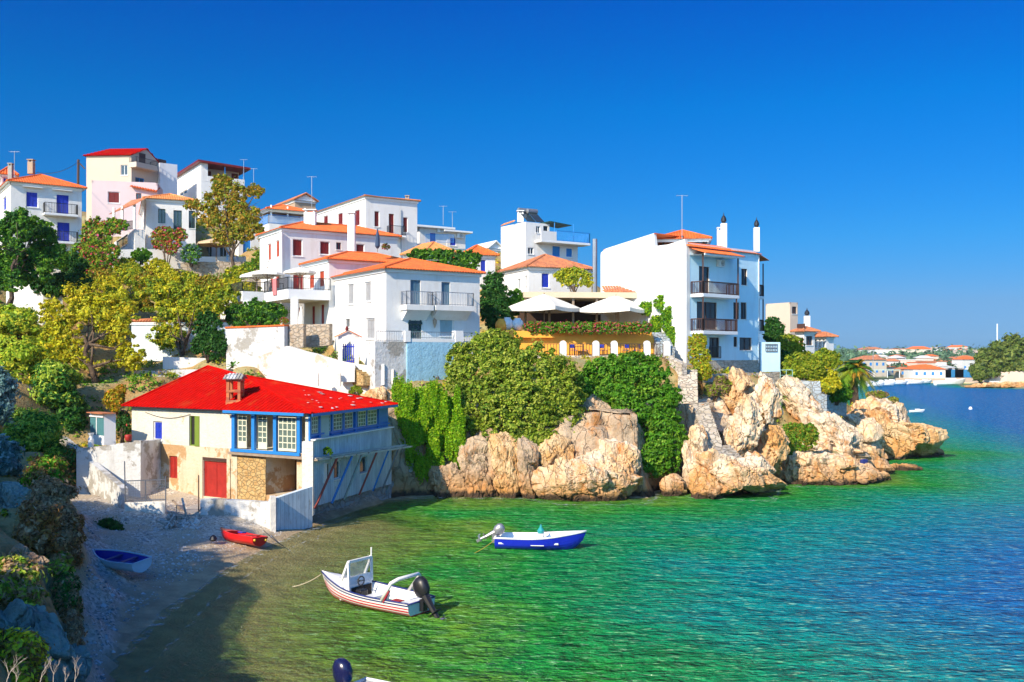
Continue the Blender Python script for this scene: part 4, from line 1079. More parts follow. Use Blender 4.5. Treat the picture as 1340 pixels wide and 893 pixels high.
# --- white house with blue shutter above the restaurant
Lh = house('white house with weathered orange hip roof and one blue shutter above the restaurant', 691, 91, 24, 349.5, 14.2, uR=774, uL=654, wall=WHITE, roof=('hip', 1.6, .35, TILE_OLD, 1),
 R=[(708.8, 357.5, 719, 377, 'sh', BLUE), (742, 362, 750, 376, 'sh', BLUE)], L=[(677.7, 365, 681, 379, 'win', WPAINT), (687, 361, 689.6, 383, 'win', WPAINT)])
mb = MB(); mb.tube([S(778.5, 392, 90), S(778.5, 313, 90)], .22, 10); mb.build('flue_pipe', METAL, Lh.root)
# --- white house with red shutters and verandas
M1 = house('tall white house with dark red shutters and two chimneys left of the corner house', 369.3, 84, 33, 299, 11.6, uR=520, uL=340, wall=WHITE, roof=('hip', 1.1, .3, TILE),
 R=[(383, 313, 396, 335.5, 'sh', DRED), (418.8, 316, 431.6, 333.5, 'sh', DRED), (440, 317.5, 446.4, 327, 'win', DRED), (466, 319.4, 477, 330.5, 'sh', DRED), (383.8, 357.5, 396.8, 379, 'shdoor', RED), (384.6, 402.7, 396, 422, 'shdoor', RED)],
 L=[(350, 319, 354.5, 341, 'sh', ORSH), (360.5, 314.6, 365.4, 337, 'sh', ORSH), (361, 358, 366, 377, 'shdoor', ORSH), (352.5, 360, 357, 378, 'sh', ORSH)])
chimney(M1.root, S(406, 299, 88), 1.05, 1.45, WPAINT, w2=.7); chimney(M1.root, S(460, 330, 84), .62, 3.2, WPAINT)
# verandas: concrete terraces on the left flank
def deck(root, P4, z, th, mat=WPAINT, name='terrace'):
    P4 = [Vector((p[0], p[1], z)) for p in P4]; mb = MB()
    mb.poly(*P4); mb.poly(*[p - Vector((0, 0, th)) for p in reversed(P4)])
    for i in range(4): a, b = P4[i], P4[(i + 1) % 4]; mb.poly(a, a - Vector((0, 0, th)), b - Vector((0, 0, th)), b)
    return mb.build(name, mat, root)
fl = M1.L; fr = M1.R
zt = fr.z_at(372, 383.5)
c0 = Vector(M1.C[0]); w = 3.6; pA = c0 + fl.n * w + fr.n * .3; dL = fl.d
P4 = [c0 + fr.n * .3 + fl.n * .004, c0 + fr.n * .3 + fl.n * w, c0 + fl.n * w + dL * 6.0, c0 + dL * 6.0 + fl.n * .004]
dk = deck(M1.root, P4, zt, .85)
railing([P4[0] + Vector((0, 0, zt)), P4[1] + Vector((0, 0, zt)), P4[2] + Vector((0, 0, zt))], .8, BLACK, dk)
post_line(M1.root, [P4[1] + Vector((.25, .3, 10.6)), P4[2] + Vector((.3, -.2, 10.6))], zt - .85 - 10.6, .5, WPAINT)
pl = MB(); pl.tube([c0 + fl.n * .16 + fr.n * .16 + Vector((0, 0, 11.6)), c0 + fl.n * .16 + fr.n * .16 + Vector((0, 0, M1.ze - .35))], .16, 8); pl.build('drain_pipe', WPAINT, M1.root)
for i, (u, v, Y) in enumerate(((336, 385, 84.5), (350, 382, 83.6))):
    parasol(S(u, v, Y), 1.5, 2.05, 'white round parasol over the left balcony, %s of the two' % ('left' if i == 0 else 'right'), group='parasols over the left balcony')
# wing with its own hip roof
W1 = house('white wing with orange hip roof and a veranda, tucked behind the corner house', 430.5, 79, 33, 339.5, 10.9, uR=548, uL=398, wall=WHITE, roof=('hip', 1.0, .35, TILE),
 L=[(405, 360, 411, 377, 'shdoor', ORSH), (418, 355, 424, 375, 'shdoor', ORSH), (408, 401, 412, 425, 'door', RED), (420, 399, 424, 424, 'door', RED)])
zt = CH - (379 - VH) / F * 77.5
c0 = Vector(W1.C[0]); fl = W1.L; fr = W1.R
P4 = [c0 + fl.n * .004 + fr.n * .3, c0 + fl.n * 3.6 + fr.n * .3, c0 + fl.n * 3.6 + fl.d * 5.6, c0 + fl.d * 5.6 + fl.n * .004]
dk = deck(W1.root, P4, zt, .8)
railing([P4[0] + Vector((0, 0, zt)), P4[1] + Vector((0, 0, zt)), P4[2] + Vector((0, 0, zt))], .95, BLACK, dk)
post_line(W1.root, [P4[1] + Vector((.45, .35, 9.7))], zt - .8 - 9.7, .55, WPAINT)
Vz = lambda p, z: Vector((p[0], p[1], z))
parasol(Vz(c0 + fl.n * 1.9 + fl.d * 1.6, zt), 1.35, 1.95, 'cream round parasol over the right balcony of the white wing', drop=.35)
# red towel on the rail
mb = MB(); q = P4[1] + fl.d * 2.6 + Vector((0, 0, zt + 1.0)) + fl.n * .06; mb.box(q, fl.d * .9, fl.n * .03, Vector((0, 0, -1.35))); mb.box(q + fl.n * -.12, fl.d * .9, fl.n * -.03, Vector((0, 0, -.7))); mb.box(q + fl.n * -.15, fl.d * .9, fl.n * .18, Vector((0, 0, .03)))
mb.top('towel', paint('pink_towel', (.75, .2, .2), .9, .15), 'pink towel hung over the railing of the right balcony', 'towel')
# roof terrace things beside W1: folded parasol, urn, low brown wall
p = S(494, 330, 82); fp = thing('folded_parasol', p, 'folded dark blue parasol on the roof terrace right of the chimney', 'parasol')
mb = MB(); mb.lathe(p, [(.08, .3), (.22, .5), (.16, 1.4), (.04, 2.0)], 10); mb.build('canopy', paint('navy_canvas', (.03, .06, .12), .8), fp)
mb = MB(); mb.tube([p, p + Vector((0, 0, 2.1))], .03, 6); mb.build('pole', WOOD, fp)
p = S(346, 437, 77)
# --- corner house
X = house('white corner house with orange hip roof and two grey-blue balcony doors', 505.3, 71, 33, 351.5, 8.0, uR=627.7, uL=432.5, wall=WHITE, roof=('hip', 1.25, .35, TILE),
 R=[(537, 366.8, 550.4, 398.7, 'shdoor', SBLUE), (577.7, 369.4, 589, 399.5, 'shdoor', SBLUE), (575.5, 416.4, 593.6, 440, 'sh', PBLUE), (534.5, 424.5, 551.7, 447, 'grid', DGREEN)],
 L=[(454.7, 372, 462.8, 398.7, 'sh', GREY), (477, 369, 485.3, 395, 'sh', GREY), (452.5, 417.4, 457.6, 428.5, 'win', GREY), (478.7, 416.4, 490.4, 444, 'sh', GREY)])
f = X.R
a, b = f.s_at(534.5), f.s_at(551.7); zc = f.z_at(543, 424.5); r = (b - a) / 2; mb = MB(); pts = [((a + b) / 2 + r * cos(t), zc + r * .92 * sin(t)) for t in [i * pi / 12 for i in range(13)]]
mb.poly(*[f.P(x, z, .012) for x, z in pts]); ar = mb.build('arched_fanlight', GLASS, X.root)
mb = MB(); q = [f.P(x, z, .03) for x, z in pts]; mb.tube(q, .05, 5); mb.bar(f.P((a + b) / 2, zc, .03), f.P((a + b) / 2, zc + r * .92, .03), .05); mb.build('frame', DGREEN, ar)
balcony(f, X.root, 524, 559.6, 400, 1.0, METAL, thick=.4, slabm=WHITE, solid=0)
balcony(f, X.root, 562, 612.3, 401, 1.0, METAL, thick=.4, slabm=WHITE, solid=0)
mb = MB(); f.box(mb, f.s_at(508), f.W + .25, 12.0, 12.03, .003, .0);
# sloping underside brackets
for u0, u1 in ((526, 557), (565, 610)):
    a, b = f.s_at(u0), f.s_at(u1); z = f.z_at((u0 + u1) / 2, 400) - .4; mb = MB()
    mb.poly(f.P(a, z, .95), f.P(b, z, .95), f.P(b, z - .75, .003), f.P(a, z - .75, .003)); mb.poly(f.P(a, z, .95), f.P(a, z - .75, .003), f.P(a, z, .003)); mb.poly(f.P(b, z, .95), f.P(b, z, .003), f.P(b, z - .75, .003)); mb.build('bracket', WHITE, X.root)
mb = MB(); mb.lathe(f.P(f.s_at(567), f.z_at(567, 425), .25), [(.02, -.3), (.14, .1), (.16, .35), (.03, .45)], 8); mb.build('wall_lamp', TANW, X.root)
antenna(X.root, S(566, 340, 74), .01)
# lower terrace wall of the corner house
ft = f.off(1.6); z0 = 3.5
tw = thing('terrace_wall', ft.P(0, z0), 'masonry retaining wall coloured in shade blue, with white pillars below the corner house', 'wall')
zt_ = ft.z_at(570, 448); 
mb = MB(); a0 = ft.s_at(533); a1 = ft.s_at(606); ft.box(mb, a0, a1, z0, zt_, -1.55, 0); mb.build('masonry', DBLUEW, tw)
mb = MB(); ft.box(mb, ft.s_at(492), a0 - .003, z0, ft.z_at(515, 447), -1.55, -.15); ft.box(mb, a1 + .003, ft.s_at(630), z0, ft.z_at(618, 447), -1.55, -.15); mb.build('pale_masonry', WORN, tw)
mb = MB()
for u0, u1, v0 in ((530, 537, 433), (596, 606, 433)): ft.box(mb, ft.s_at(u0), ft.s_at(u1), zt_ + .003, ft.z_at(u0, v0), -.55, .05)
ft.box(mb, ft.s_at(537) + .003, ft.s_at(596) - .003, zt_ + .003, zt_ + .25, -.3, 0); mb.build('pillar', WPAINT, tw)
railing([ft.P(ft.s_at(495), ft.z_at(515, 447), -.25), ft.P(ft.s_at(530), ft.z_at(515, 447), -.25)], .75, METAL, tw)
railing([ft.P(ft.s_at(537), zt_ + .25, -.15), ft.P(ft.s_at(596), zt_ + .25, -.15)], .5, METAL, tw)
railing([ft.P(ft.s_at(606), zt_, -.25), ft.P(ft.s_at(629), zt_, -.25)], .75, METAL, tw)
# gate portal with little tiled gable
gp = thing('gate_portal', S(455, 480, 71), 'white gate portal with tiny red tile gable and a blue wooden gate', 'gate')
Yg = 71; d = Vector((cos(R_(10)), sin(R_(10)), 0)); n = Vector((d.y, -d.x, 0)); o = S(443, 480, Yg); ff = Fac((o.x, o.y), (d.x, d.y), (n.x, n.y), o.z, 2, o.z + 2)
zb_ = ff.z_at(455, 482)
mb = MB(); ff.box(mb, ff.s_at(442.5), ff.s_at(448), zb_, ff.z_at(445, 441), -.7, 0); ff.box(mb, ff.s_at(464), ff.s_at(469.5), zb_, ff.z_at(465, 441), -.7, 0); mb.build('gate_pillar', WHITE, gp)
mb = MB(); a, b = ff.s_at(441), ff.s_at(470.5); z1 = ff.z_at(455, 441); z2 = ff.z_at(455, 434)
mb.poly(ff.P(a, z1, .02), ff.P(b, z1, .02), ff.P((a + b) / 2, z2, .02)); mb.build('gable', WHITE, gp)
mb = MB(); m_ = (a + b) / 2
tile_plane(mb, [ff.P(a - .15, z1 - .03, -.85), ff.P(a - .15, z1 - .03, .2), ff.P(m_, z2 + .05, .2), ff.P(m_, z2 + .05, -.85)], .2); tile_plane(mb, [ff.P(b + .15, z1 - .03, .2), ff.P(b + .15, z1 - .03, -.85), ff.P(m_, z2 + .05, -.85), ff.P(m_, z2 + .05, .2)], .2)
mb.build('roof', TILE, gp)
mb = MB(); a, b = ff.s_at(448.3), ff.s_at(463.7); z0_, z1_ = ff.z_at(455, 474), ff.z_at(455, 452)
for i in range(6): x = a + (b - a) * (i + .5) / 6; ff.box(mb, x - .035, x + .035, z0_ - .1, z1_ + .12, -.35, -.31)
ff.box(mb, a, b, z0_, z0_ + .1, -.31, -.28); ff.box(mb, a, b, z1_ - .15, z1_ - .05, -.31, -.28); mb.bar(ff.P(a, z1_ - .1, -.26), ff.P(b, z0_ + .05, -.26), .08, .03); mb.build('gate', BLUE, gp)
mb = MB(); mb.lathe(S(454, 434, 70.9), [(.05, 0), (.13, .15), (.1, .3), (.02, .42)], 8); mb.build('finial', DRED, gp)
# ================================================================== tall white and blue house on the point
Tt = house('tall white house with a pale blue three-storey balcony front on the rocky point', 898, 80, 40, 322, 8.9, uR=993, uL=786, wall=WHITE, roof=None, R=[
 (970, 352, 977.6, 373.5, 'win', BROWN), (959.6, 396, 967.4, 418, 'win', BROWN), (969, 396, 977, 418, 'win', BROWN), (960, 441, 964.6, 454, 'win', BROWN), (967.6, 442, 983.5, 458.5, 'win', BROWN),
 (914.5, 349, 928, 384, 'win', BROWN), (911.7, 395.5, 938, 431, 'win', BROWN), (928, 442, 941, 468, 'win', BROWN)])
f = Tt.R; fl = Tt.L
# front faced in pale blue: a wall of its own, 3 mm proud, with the same openings
Tb = Fac((f.O.x + f.n.x * .012, f.O.y + f.n.y * .012), (f.d.x, f.d.y), (f.n.x, f.n.y), f.zb, f.W, f.zt)
holes = [f.rect(*q) for q in ((970, 352, 977.6, 373.5), (959.6, 396, 967.4, 418), (969, 396, 977, 418), (960, 441, 964.6, 454), (967.6, 442, 983.5, 458.5), (914.5, 349, 928, 384), (911.7, 395.5, 938, 431), (928, 442, 941, 468))]
mb = MB(); wall_with_holes(mb, Tb, holes, depth=.012)
nb = MB(); k = 0
for fc in mb.f:
    P_ = [Vector(mb.v[i]) for i in fc]
    if all(abs((p - f.O).dot(f.n) - .012) < 1e-3 for p in P_): nb.poly(*P_)
nb.build('blue_front', BLUEW, Tt.root)
mb = MB(); f.box(mb, -.02, f.s_at(902.5), f.zb, f.zt - .01, -.3, .03); mb.build('corner_strip', WHITE, Tt.root)
# stone plinth
mb = MB(); f.box(mb, f.s_at(926), f.W + .03, 7.3, f.z_at(960, 471.5), -.5, .06); mb.build('plinth', STONEW, Tt.root)
def wood_bal(u0, u1, vs, hh=1.0, thick=.28):
    a, b = f.s_at(u0), f.s_at(u1); z = f.z_at((u0 + u1) / 2, vs); mb = MB(); f.box(mb, a, b, z - thick, z, .02, 1.35); bo = mb.build('balcony', WPAINT, Tt.root, bevel=.015)
    railing([f.P(a + .05, z, .03), f.P(a + .05, z, 1.28), f.P(b - .05, z, 1.28), f.P(b - .05, z, .03)], hh, BROWN, bo, sp=.16, w=.05, top=.09); return a, b, z
a, b, z1 = wood_bal(903.5, 951, 386.5); a2, b2, z2 = wood_bal(903.5, 949, 434)
zc = f.z_at(928, 336)
post_line(Tt.root, [f.P(a + .06, z1, 1.27), f.P(b - .1, z1, 1.27)], zc - z1, .11, BROWN, 'balcony_post'); post_line(Tt.root, [f.P(a2 + .06, z2, 1.27), f.P(b2 - .1, z2, 1.27)], z1 - .28 - z2, .11, BROWN, 'balcony_post')
mb = MB(); tile_plane(mb, [f.P(a - .2, zc, 1.75), f.P(b + .25, zc, 1.75), f.P(b + .25, zc + .55, .02), f.P(a - .2, zc + .55, .02)], .22); cn = mb.build('balcony_roof', TILE, Tt.root)
mb = MB(); mb.poly(f.P(a - .2, zc - .05, 1.7), f.P(b + .25, zc - .05, 1.7), f.P(b + .25, zc - .05, .02), f.P(a - .2, zc - .05, .02)); f.box(mb, a - .2, b + .25, zc - .16, zc - .02, 1.6, 1.7); mb.build('soffit', WPAINT, cn)
ac_unit(Tb, Tt.root, 941, 345)
# eaves strip of tiles
mb = MB(); c = f.zt
tile_plane(mb, [f.P(.0, c - .05, .3), f.P(f.s_at(957), c - .05, .3), f.P(f.s_at(957), c + .4, -.7), f.P(.35, c + .4, -.7)], .22)
tile_plane(mb, [f.P(f.s_at(957) + .1, c - .02, .2), f.P(f.W + .2, c - .02, .2), f.P(f.W + .2, c + .2, -.8), f.P(f.s_at(957) + .1, c + .2, -.8)], .22)
mb.build('eaves', TILE, Tt.root)
mb = MB(); mb.box(f.P(.1, c + .003, -.2), f.d * (f.W - .2), -f.n * 8, Vector((0, 0, .3))); mb.build('roof_slab', WPAINT, Tt.root)
# gable profile of the flank
prof = [(897.7, 323), (896, 313), (861, 324.5), (857.5, 324), (855.5, 305.5), (793, 325.5), (786.5, 331)]
pts = [(max(0, min(fl.s_at(u), fl.W)), fl.z_at(u, v)) for u, v in prof]; pts = [(0, Tt.ze)] + pts[0:] + [(fl.W, Tt.ze)]
mb = MB(); o0, o1 = .003, -.32
fr_ = [fl.P(a_, z_, o0) for a_, z_ in pts]; bk = [fl.P(a_, z_, o1) for a_, z_ in pts]
mb.poly(*fr_); mb.poly(*bk[::-1])
for i in range(len(pts)): j = (i + 1) % len(pts); mb.poly(fr_[i], bk[i], bk[j], fr_[j])
mb.build('gable_wall', WHITE, Tt.root)
s0, s1 = fl.s_at(857), fl.s_at(790)
mb = MB(); tile_plane(mb, [fl.P(s0, fl.z_at(857, 306), -.0), fl.P(s0, fl.z_at(857, 306) - .0, -7.5), fl.P(s1, fl.z_at(790, 327.5), -7.5), fl.P(s1, fl.z_at(790, 327.5), 0.0)], .25)
mb.build('roof', TILE, Tt.root)
q = [S(860, 313.5, 85), S(926, 314, 84.5), S(922, 312, 91), S(862, 312, 92)]
rf = hip_roof(Tt.root, q, CH + (468 - 313.5) / F * 85, 1.0, .35, TILE)
mb = MB(); fl.box(mb, fl.s_at(872), fl.s_at(857.5), fl.z_at(860, 327), fl.z_at(860, 316), -3.2, -3.0); mb.build('loggia_wall', CREAM, Tt.root)
post_line(Tt.root, [S(868, 327, 85.5), S(866, 327, 88), S(893, 325, 84.6), S(921, 325, 85)], 1.1, .2, BROWN, 'roof_post')
chimney(Tt.root, S(947, 329, 84.5), .5, 2.45, WPAINT, 'cowl', BLACK); chimney(Tt.root, S(941.5, 327, 86.5), .4, 1.75, WPAINT); chimney(Tt.root, S(990, 330, 88), .48, 2.25, WPAINT, 'cowl', BLACK)
antenna(Tt.root, S(892.5, 318, 82), 4.1, METAL, 2)
# side balconies seen past the far edge
for vs, nm in ((388, 1), (433.5, 2)):
    z = CH - (vs - VH) / F * 87.5; e0 = f.P(f.W + .02, z - .25, -2.6); mb = MB(); mb.box(e0, f.d * 1.25, f.n * 2.3, Vector((0, 0, .25))); bo = mb.build('side_balcony', WPAINT, Tt.root)
    railing([f.P(f.W + .05, z, -.36), f.P(f.W + 1.2, z, -.36), f.P(f.W + 1.2, z, -2.5)], 1.0, BROWN, bo, sp=.16, w=.05, top=.09)
    mb = MB(); p = f.P(f.W + 1.15, z, -.4); mb.box(p, (.1, 0, 0), (0, .1, 0), (0, 0, 3.0)); mb.box(f.P(f.W + .55, z, -.4), (.08, 0, 0), (0, .08, 0), (0, 0, 3.0)); mb.build('balcony_post', BROWN, bo)
zt = CH - (341 - VH) / F * 87.5; mb = MB(); tile_plane(mb, [f.P(f.W + 1.6, zt, .0), f.P(f.W + 1.6, zt, -2.8), f.P(f.W - .05, zt + .5, -2.8), f.P(f.W - .05, zt + .5, .0)], .22); mb.build('side_balcony_roof', TILE_OLD, Tt.root)
mb = MB(); mb.tube([f.P(f.W - .12, 9, .08), f.P(f.W - .12, f.zt, .08)], .05, 6); mb.build('drain_pipe', WPAINT, Tt.root)
railing([Tb.P(Tb.s_at(927), Tb.z_at(935, 469), .1), Tb.P(Tb.s_at(942), Tb.z_at(935, 469), .1)], 1.0, BLACK, Tt.root)
# annex with gate
AX = house('low pale blue annex wall with a small grey gate, right of the tall house', 995, 86.5, 14, 448, 8.2, uR=1021, wL=3, wall=BLUEW, roof=None)
mb = MB(); r = AX.R; a, b = r.s_at(1001.8), r.s_at(1016.8); 
for i in range(8): x = a + (b - a) * i / 7; r.box(mb, x - .03, x + .03, r.z_at(1009, 460), r.z_at(1009, 450), .01, .05)
for z in (r.z_at(1009, 460), r.z_at(1009, 451), r.z_at(1009, 455.5)): r.box(mb, a, b, z - .04, z + .04, .05, .08)
mb.build('gate', METAL, AX.root)

# ================================================================== restaurant terrace
def plank_wall(name, pts, thick, mat, label, cat='wall', cope=None, group=None, bumpy=0.0):
    """pts: (u, Y, v_top, v_bottom) corners of a free-standing wall"""
    P = [(S(u, vt, Y), S(u, vb, Y)) for u, Y, vt, vb in pts]
    base = P[0][1]; root = thing(name, base, label, cat, group); mb = MB(); cp_ = MB()
    for (t0, b0), (t1, b1) in zip(P[:-1], P[1:]):
        L = Vector((t1.x - t0.x, t1.y - t0.y, 0)).length; d = Vector((t1.x - t0.x, t1.y - t0.y, 0)).normalized(); n = Vector((-d.y, d.x, 0)) * thick
        m = max(1, int(L / .7)) if bumpy else 1
        for i in range(m):
            ta, tb = t0.lerp(t1, i / m), t0.lerp(t1, (i + 1) / m); ba, bb = b0.lerp(b1, i / m), b0.lerp(b1, (i + 1) / m)
            if bumpy: ta = ta + Vector((0, 0, noise.noise(ta * 1.7) * bumpy)); tb = tb + Vector((0, 0, noise.noise(tb * 1.7) * bumpy))
            mb.poly(ba, bb, tb, ta); mb.poly(bb + n, ba + n, ta + n, tb + n); mb.poly(ta, tb, tb + n, ta + n)
            if i == 0: mb.poly(ba + n, ba, ta, ta + n)
            if i == m - 1: mb.poly(bb, bb + n, tb + n, tb)
        if cope:
            e = d * .06; nn = n.normalized() * .08
            cp_.box(t0 - e - nn + Vector((0, 0, .004)), (t1 - t0) + 2 * e, n + 2 * nn, Vector((0, 0, .12)))
    mb.build('masonry', mat, root)
    if cope: cp_.build('coping', cope, root)
    return root
Y_ = 79.5
ow = thing('terrace_parapet', S(680, 466, Y_), 'orange plastered terrace wall below the big restaurant parasols', 'wall')
d = Vector((cos(R_(5)), sin(R_(5)), 0)); n = Vector((d.y, -d.x, 0)); o = S(664, 466, Y_); of = Fac((o.x, o.y), (d.x, d.y), (n.x, n.y), 8.5, 13, 12)
zT = of.z_at(760, 434.5); a0, a1 = of.s_at(666), of.s_at(853)
mb = MB(); of.box(mb, a0, a1, 8.6, zT, -.35, 0)
mb.poly(of.P(a1, 8.6, 0), of.P(a1 + .9, 8.6, 0), of.P(a1, zT, 0)); mb.poly(of.P(a1, 8.6, -.35), of.P(a1, zT, -.35), of.P(a1 + .9, 8.6, -.35)); mb.poly(of.P(a1 + .9, 8.6, 0), of.P(a1 + .9, 8.6, -.35), of.P(a1, zT, -.35), of.P(a1, zT, 0))
mb.build('masonry', ORANGEW, ow)
mb = MB(); of.box(mb, a0, of.s_at(725), zT - .5, zT + .05, .004, .5); mb.build('buttress', ORANGEW, ow)
# terrace building (dark open front under a beige flat roof)
rb = thing('restaurant', of.P(2, zT - 1, -3), 'open restaurant pavilion with dark interior and beige roof behind the parasols', 'building')
zr = CH + (468 - 391) / F * 85; b0, b1 = of.off(-4.5).s_at(684), of.off(-4.5).s_at(838)
mb = MB(); g = of.off(-4.5); g.box(mb, b0, b1, zr, zr + .5, -5, .8); mb.build('roof', plaster('beige_render', (.62, .5, .34)), rb)
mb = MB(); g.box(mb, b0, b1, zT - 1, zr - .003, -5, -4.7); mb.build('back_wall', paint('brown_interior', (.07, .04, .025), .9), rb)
mb = MB(); g.box(mb, b0 - 1, b1 + 1.5, zT - 1.1, zT - .9, -5, 4.1); mb.build('floor', CONC, rb)
post_line(rb, [g.P(b0 + (b1 - b0) * t, zT - .9, .4) for t in (.02, .22, .42, .62, .8, .98)], zr - zT + .88, .2, WOOD)
mb = MB()
for t in (.12, .33, .52, .72, .9): g.box(mb, b0 + (b1 - b0) * t - .5, b0 + (b1 - b0) * t + .5, zT - .85, zT + .6, -3.9, -3.0)
mb.build('counter', BROWN, rb)
tl = MB(); tile_plane(tl, [g.P(b1 - 3.3, zr + .52, .6), g.P(b1 - .5, zr + .52, .6), g.P(b1 - .5, zr + 1.2, -1.2), g.P(b1 - 3.3, zr + .8, -1.2)], .25); tl.build('tile_strip', TILE_OLD, rb)
for i, (uc, vt, yy) in enumerate(((712, 385.5, 83.0), (806, 387.5, 83.4))):
    z0 = zT - .9; h = CH + (468 - vt) / F * yy - z0
    parasol((S(uc, vt, yy).x, yy, z0), 3.3, h, 'huge white square parasol over the restaurant terrace, %s of the pair' % ('left' if i == 0 else 'right'), n=4, square=True, drop=1.15, val=.3, name='large_parasol', group='large terrace parasols', rot=.25)
for i, (u, v, r, m, lb) in enumerate(((656, 427, .52, ORANGEW, 'round orange terracotta pot at the left end of the terrace wall'), (664, 425, .5, WPAINT, 'white rounded pot standing behind the orange pot'), (677.5, 426, .5, WPAINT, 'white rounded pot on the terrace wall, right of the orange pot'))):
    p = S(u, v + 7, 79.6 + i * .2); mb = MB(); mb.lathe(p, [(r * .5, 0), (r * .9, .25), (r, .5), (r * .85, .8), (r * .5, .98), (r * .55, 1.05)], 16); mb.top('pot', m, lb, 'pot', smooth=True)
# walkway with rounded white pillars
Yw = 77.6; wf = Fac((S(664, 466, Yw).x, Yw), (cos(R_(3)), sin(R_(3))), (sin(R_(3)), -cos(R_(3))), 7, 14, 10)
zw = wf.z_at(800, 465.5)
lo = thing('walkway_wall', wf.P(4, 6), 'stone retaining wall of the lower walkway with round-topped white pillars and brown railings', 'wall')
mb = MB(); wf.box(mb, wf.s_at(690), wf.s_at(882), 6.5, zw, -2.2, 0); mb.build('masonry', STONEW, lo)
PU = [737, 780, 804, 847, 873]
for u in PU:
    a = wf.s_at(u); mb = MB(); w = .27; pr = [(a - w, zw), (a + w, zw)] + [(a + w * cos(t), zw + .95 + w * sin(t)) for t in [i * pi / 8 for i in range(9)]]
    mb.poly(*[wf.P(x, z, .02) for x, z in pr]); mb.poly(*[wf.P(x, z, -.38) for x, z in reversed(pr)])
    for i in range(len(pr)): j = (i + 1) % len(pr); mb.poly(wf.P(*pr[i], .02), wf.P(*pr[i], -.38), wf.P(*pr[j], -.38), wf.P(*pr[j], .02))
    mb.build('pillar', WPAINT, lo)
PU2 = [697] + PU
for u0, u1 in zip(PU2[:-1], PU2[1:]): railing([wf.P(wf.s_at(u0) + .3, zw, -.2), wf.P(wf.s_at(u1) - .3, zw, -.2)], .95, BROWN, lo, sp=.22, w=.045)
def chair(p, rz, label, mat=BLUE, group=None, fm=BROWN):
    r = thing('chair', p, label, 'chair', group); M = Matrix.Rotation(rz, 3, 'Z'); p = Vector(p)
    def bx(x0, x1, y0, y1, z0, z1, nm, m):
        mb = MB(); mb.box(p + M @ Vector((x0, y0, z0)), M @ Vector((x1 - x0, 0, 0)), M @ Vector((0, y1 - y0, 0)), Vector((0, 0, z1 - z0))); mb.build(nm, m, r)
    bx(-.22, .22, -.22, .22, .43, .47, 'seat', mat); bx(-.2, .2, .19, .22, .62, .92, 'backrest', mat)
    for x in (-.2, .2):
        for y in (-.2, .2): bx(x - .02, x + .02, y - .02, y + .02, 0, .43 if y < 0 else .92, 'leg', fm)
def table(p, label, mat=BROWN, w=.8, group=None, r=None):
    t = thing('table', p, label, 'table', group); p = Vector(p); mb = MB(); mb.box(p + Vector((-w / 2, -w / 2, .72)), (w, 0, 0), (0, w, 0), (0, 0, .04)); mb.build('tabletop', mat, t)
    for x in (-1, 1):
        for y in (-1, 1): mb = MB(); mb.box(p + Vector((x * (w / 2 - .06) - .025, y * (w / 2 - .06) - .025, 0)), (.05, 0, 0), (0, .05, 0), (0, 0, .72)); mb.build('leg', mat, t)
for i, (u, k) in enumerate(((752, 'first'), (768, 'second'), (792, 'third'), (822, 'fourth'), (836, 'fifth'))):
    chair(wf.P(wf.s_at(u), zw, -1.0), .4 + i, 'blue-seated chair on the walkway below the orange wall, %s from the left' % k, group='chairs on the lower walkway')
table(wf.P(wf.s_at(760), zw, -1.3), 'dark wooden table on the walkway between the two leftmost blue chairs'); table(wf.P(wf.s_at(829), zw, -1.3), 'dark wooden table on the walkway between the two rightmost blue chairs')
def stairs(name, p0, p1, w, n, mat, label):
    """p0 bottom, p1 top (centres)"""
    p0, p1 = Vector(p0), Vector(p1); r = p1 - p0; h = Vector((r.x, r.y, 0)); d = h.normalized(); s_ = Vector((-d.y, d.x, 0)); mb = MB()
    for i in range(n): a = p0 + h * (i / n); z = p0.z + r.z * (i + 1) / n; mb.box(Vector((a.x, a.y, p0.z - .6)) - s_ * w / 2, h / n * 1.001, s_ * w, Vector((0, 0, z - p0.z + .6)))
    return mb.top(name, mat, label, 'stairs', bevel=.02)
stairs('steps', S(873, 458, 78.5), S(860, 433, 82.5), 1.3, 10, STONEB, 'bluish stone steps climbing beside the orange wall to the parasols')
stairs('steps', S(900, 521, 71.5), S(900, 484, 76.5), 1.5, 12, STONEW, 'pale stone steps below the yellow-green climber at the tall house')
stairs('steps', S(934, 580, 67.2), S(916, 527, 70.4), 1.2, 15, STONEW, 'long narrow stone steps cut into the pale rocks, middle flight')
stairs('steps', S(962, 604, 66.0), S(942, 583, 67.6), 1.6, 6, STONEW, 'short lowest flight of stone steps above the big sea rock')
plank_wall('stone_wall', [(876, 76.5, 468, 530), (892, 75.0, 476, 530)], .5, STONEW, 'pale stone wall left of the upper steps')
plank_wall('stone_wall', [(908, 78.5, 490, 526), (1022, 84, 488, 504)], .6, STONEW, 'low rubble stone wall under the tall house and annex', bumpy=.12)
plank_wall('stone_wall', [(1020, 82, 498, 535), (1062, 81, 499, 535), (1064, 80.5, 514, 545), (1082, 80.5, 516, 545)], .7, STONEB, 'grey-blue stepped stone wall right of the annex, above the hedge', bumpy=.1)
plank_wall('stone_wall', [(1078, 84, 516, 540), (1108, 86, 522, 545)], .6, STONEB, 'low grey stone wall running down towards the headland', bumpy=.1)
gr = thing('handrail', S(1021, 500, 82), 'pale green metal handrail standing on the stepped stone wall', 'railing')
mb = MB(); a, b = S(1021, 499, 81.8), S(1037, 499, 81.6)
for p in (a, a.lerp(b, .5), b): mb.tube([p, p + Vector((0, 0, .95))], .03, 6)
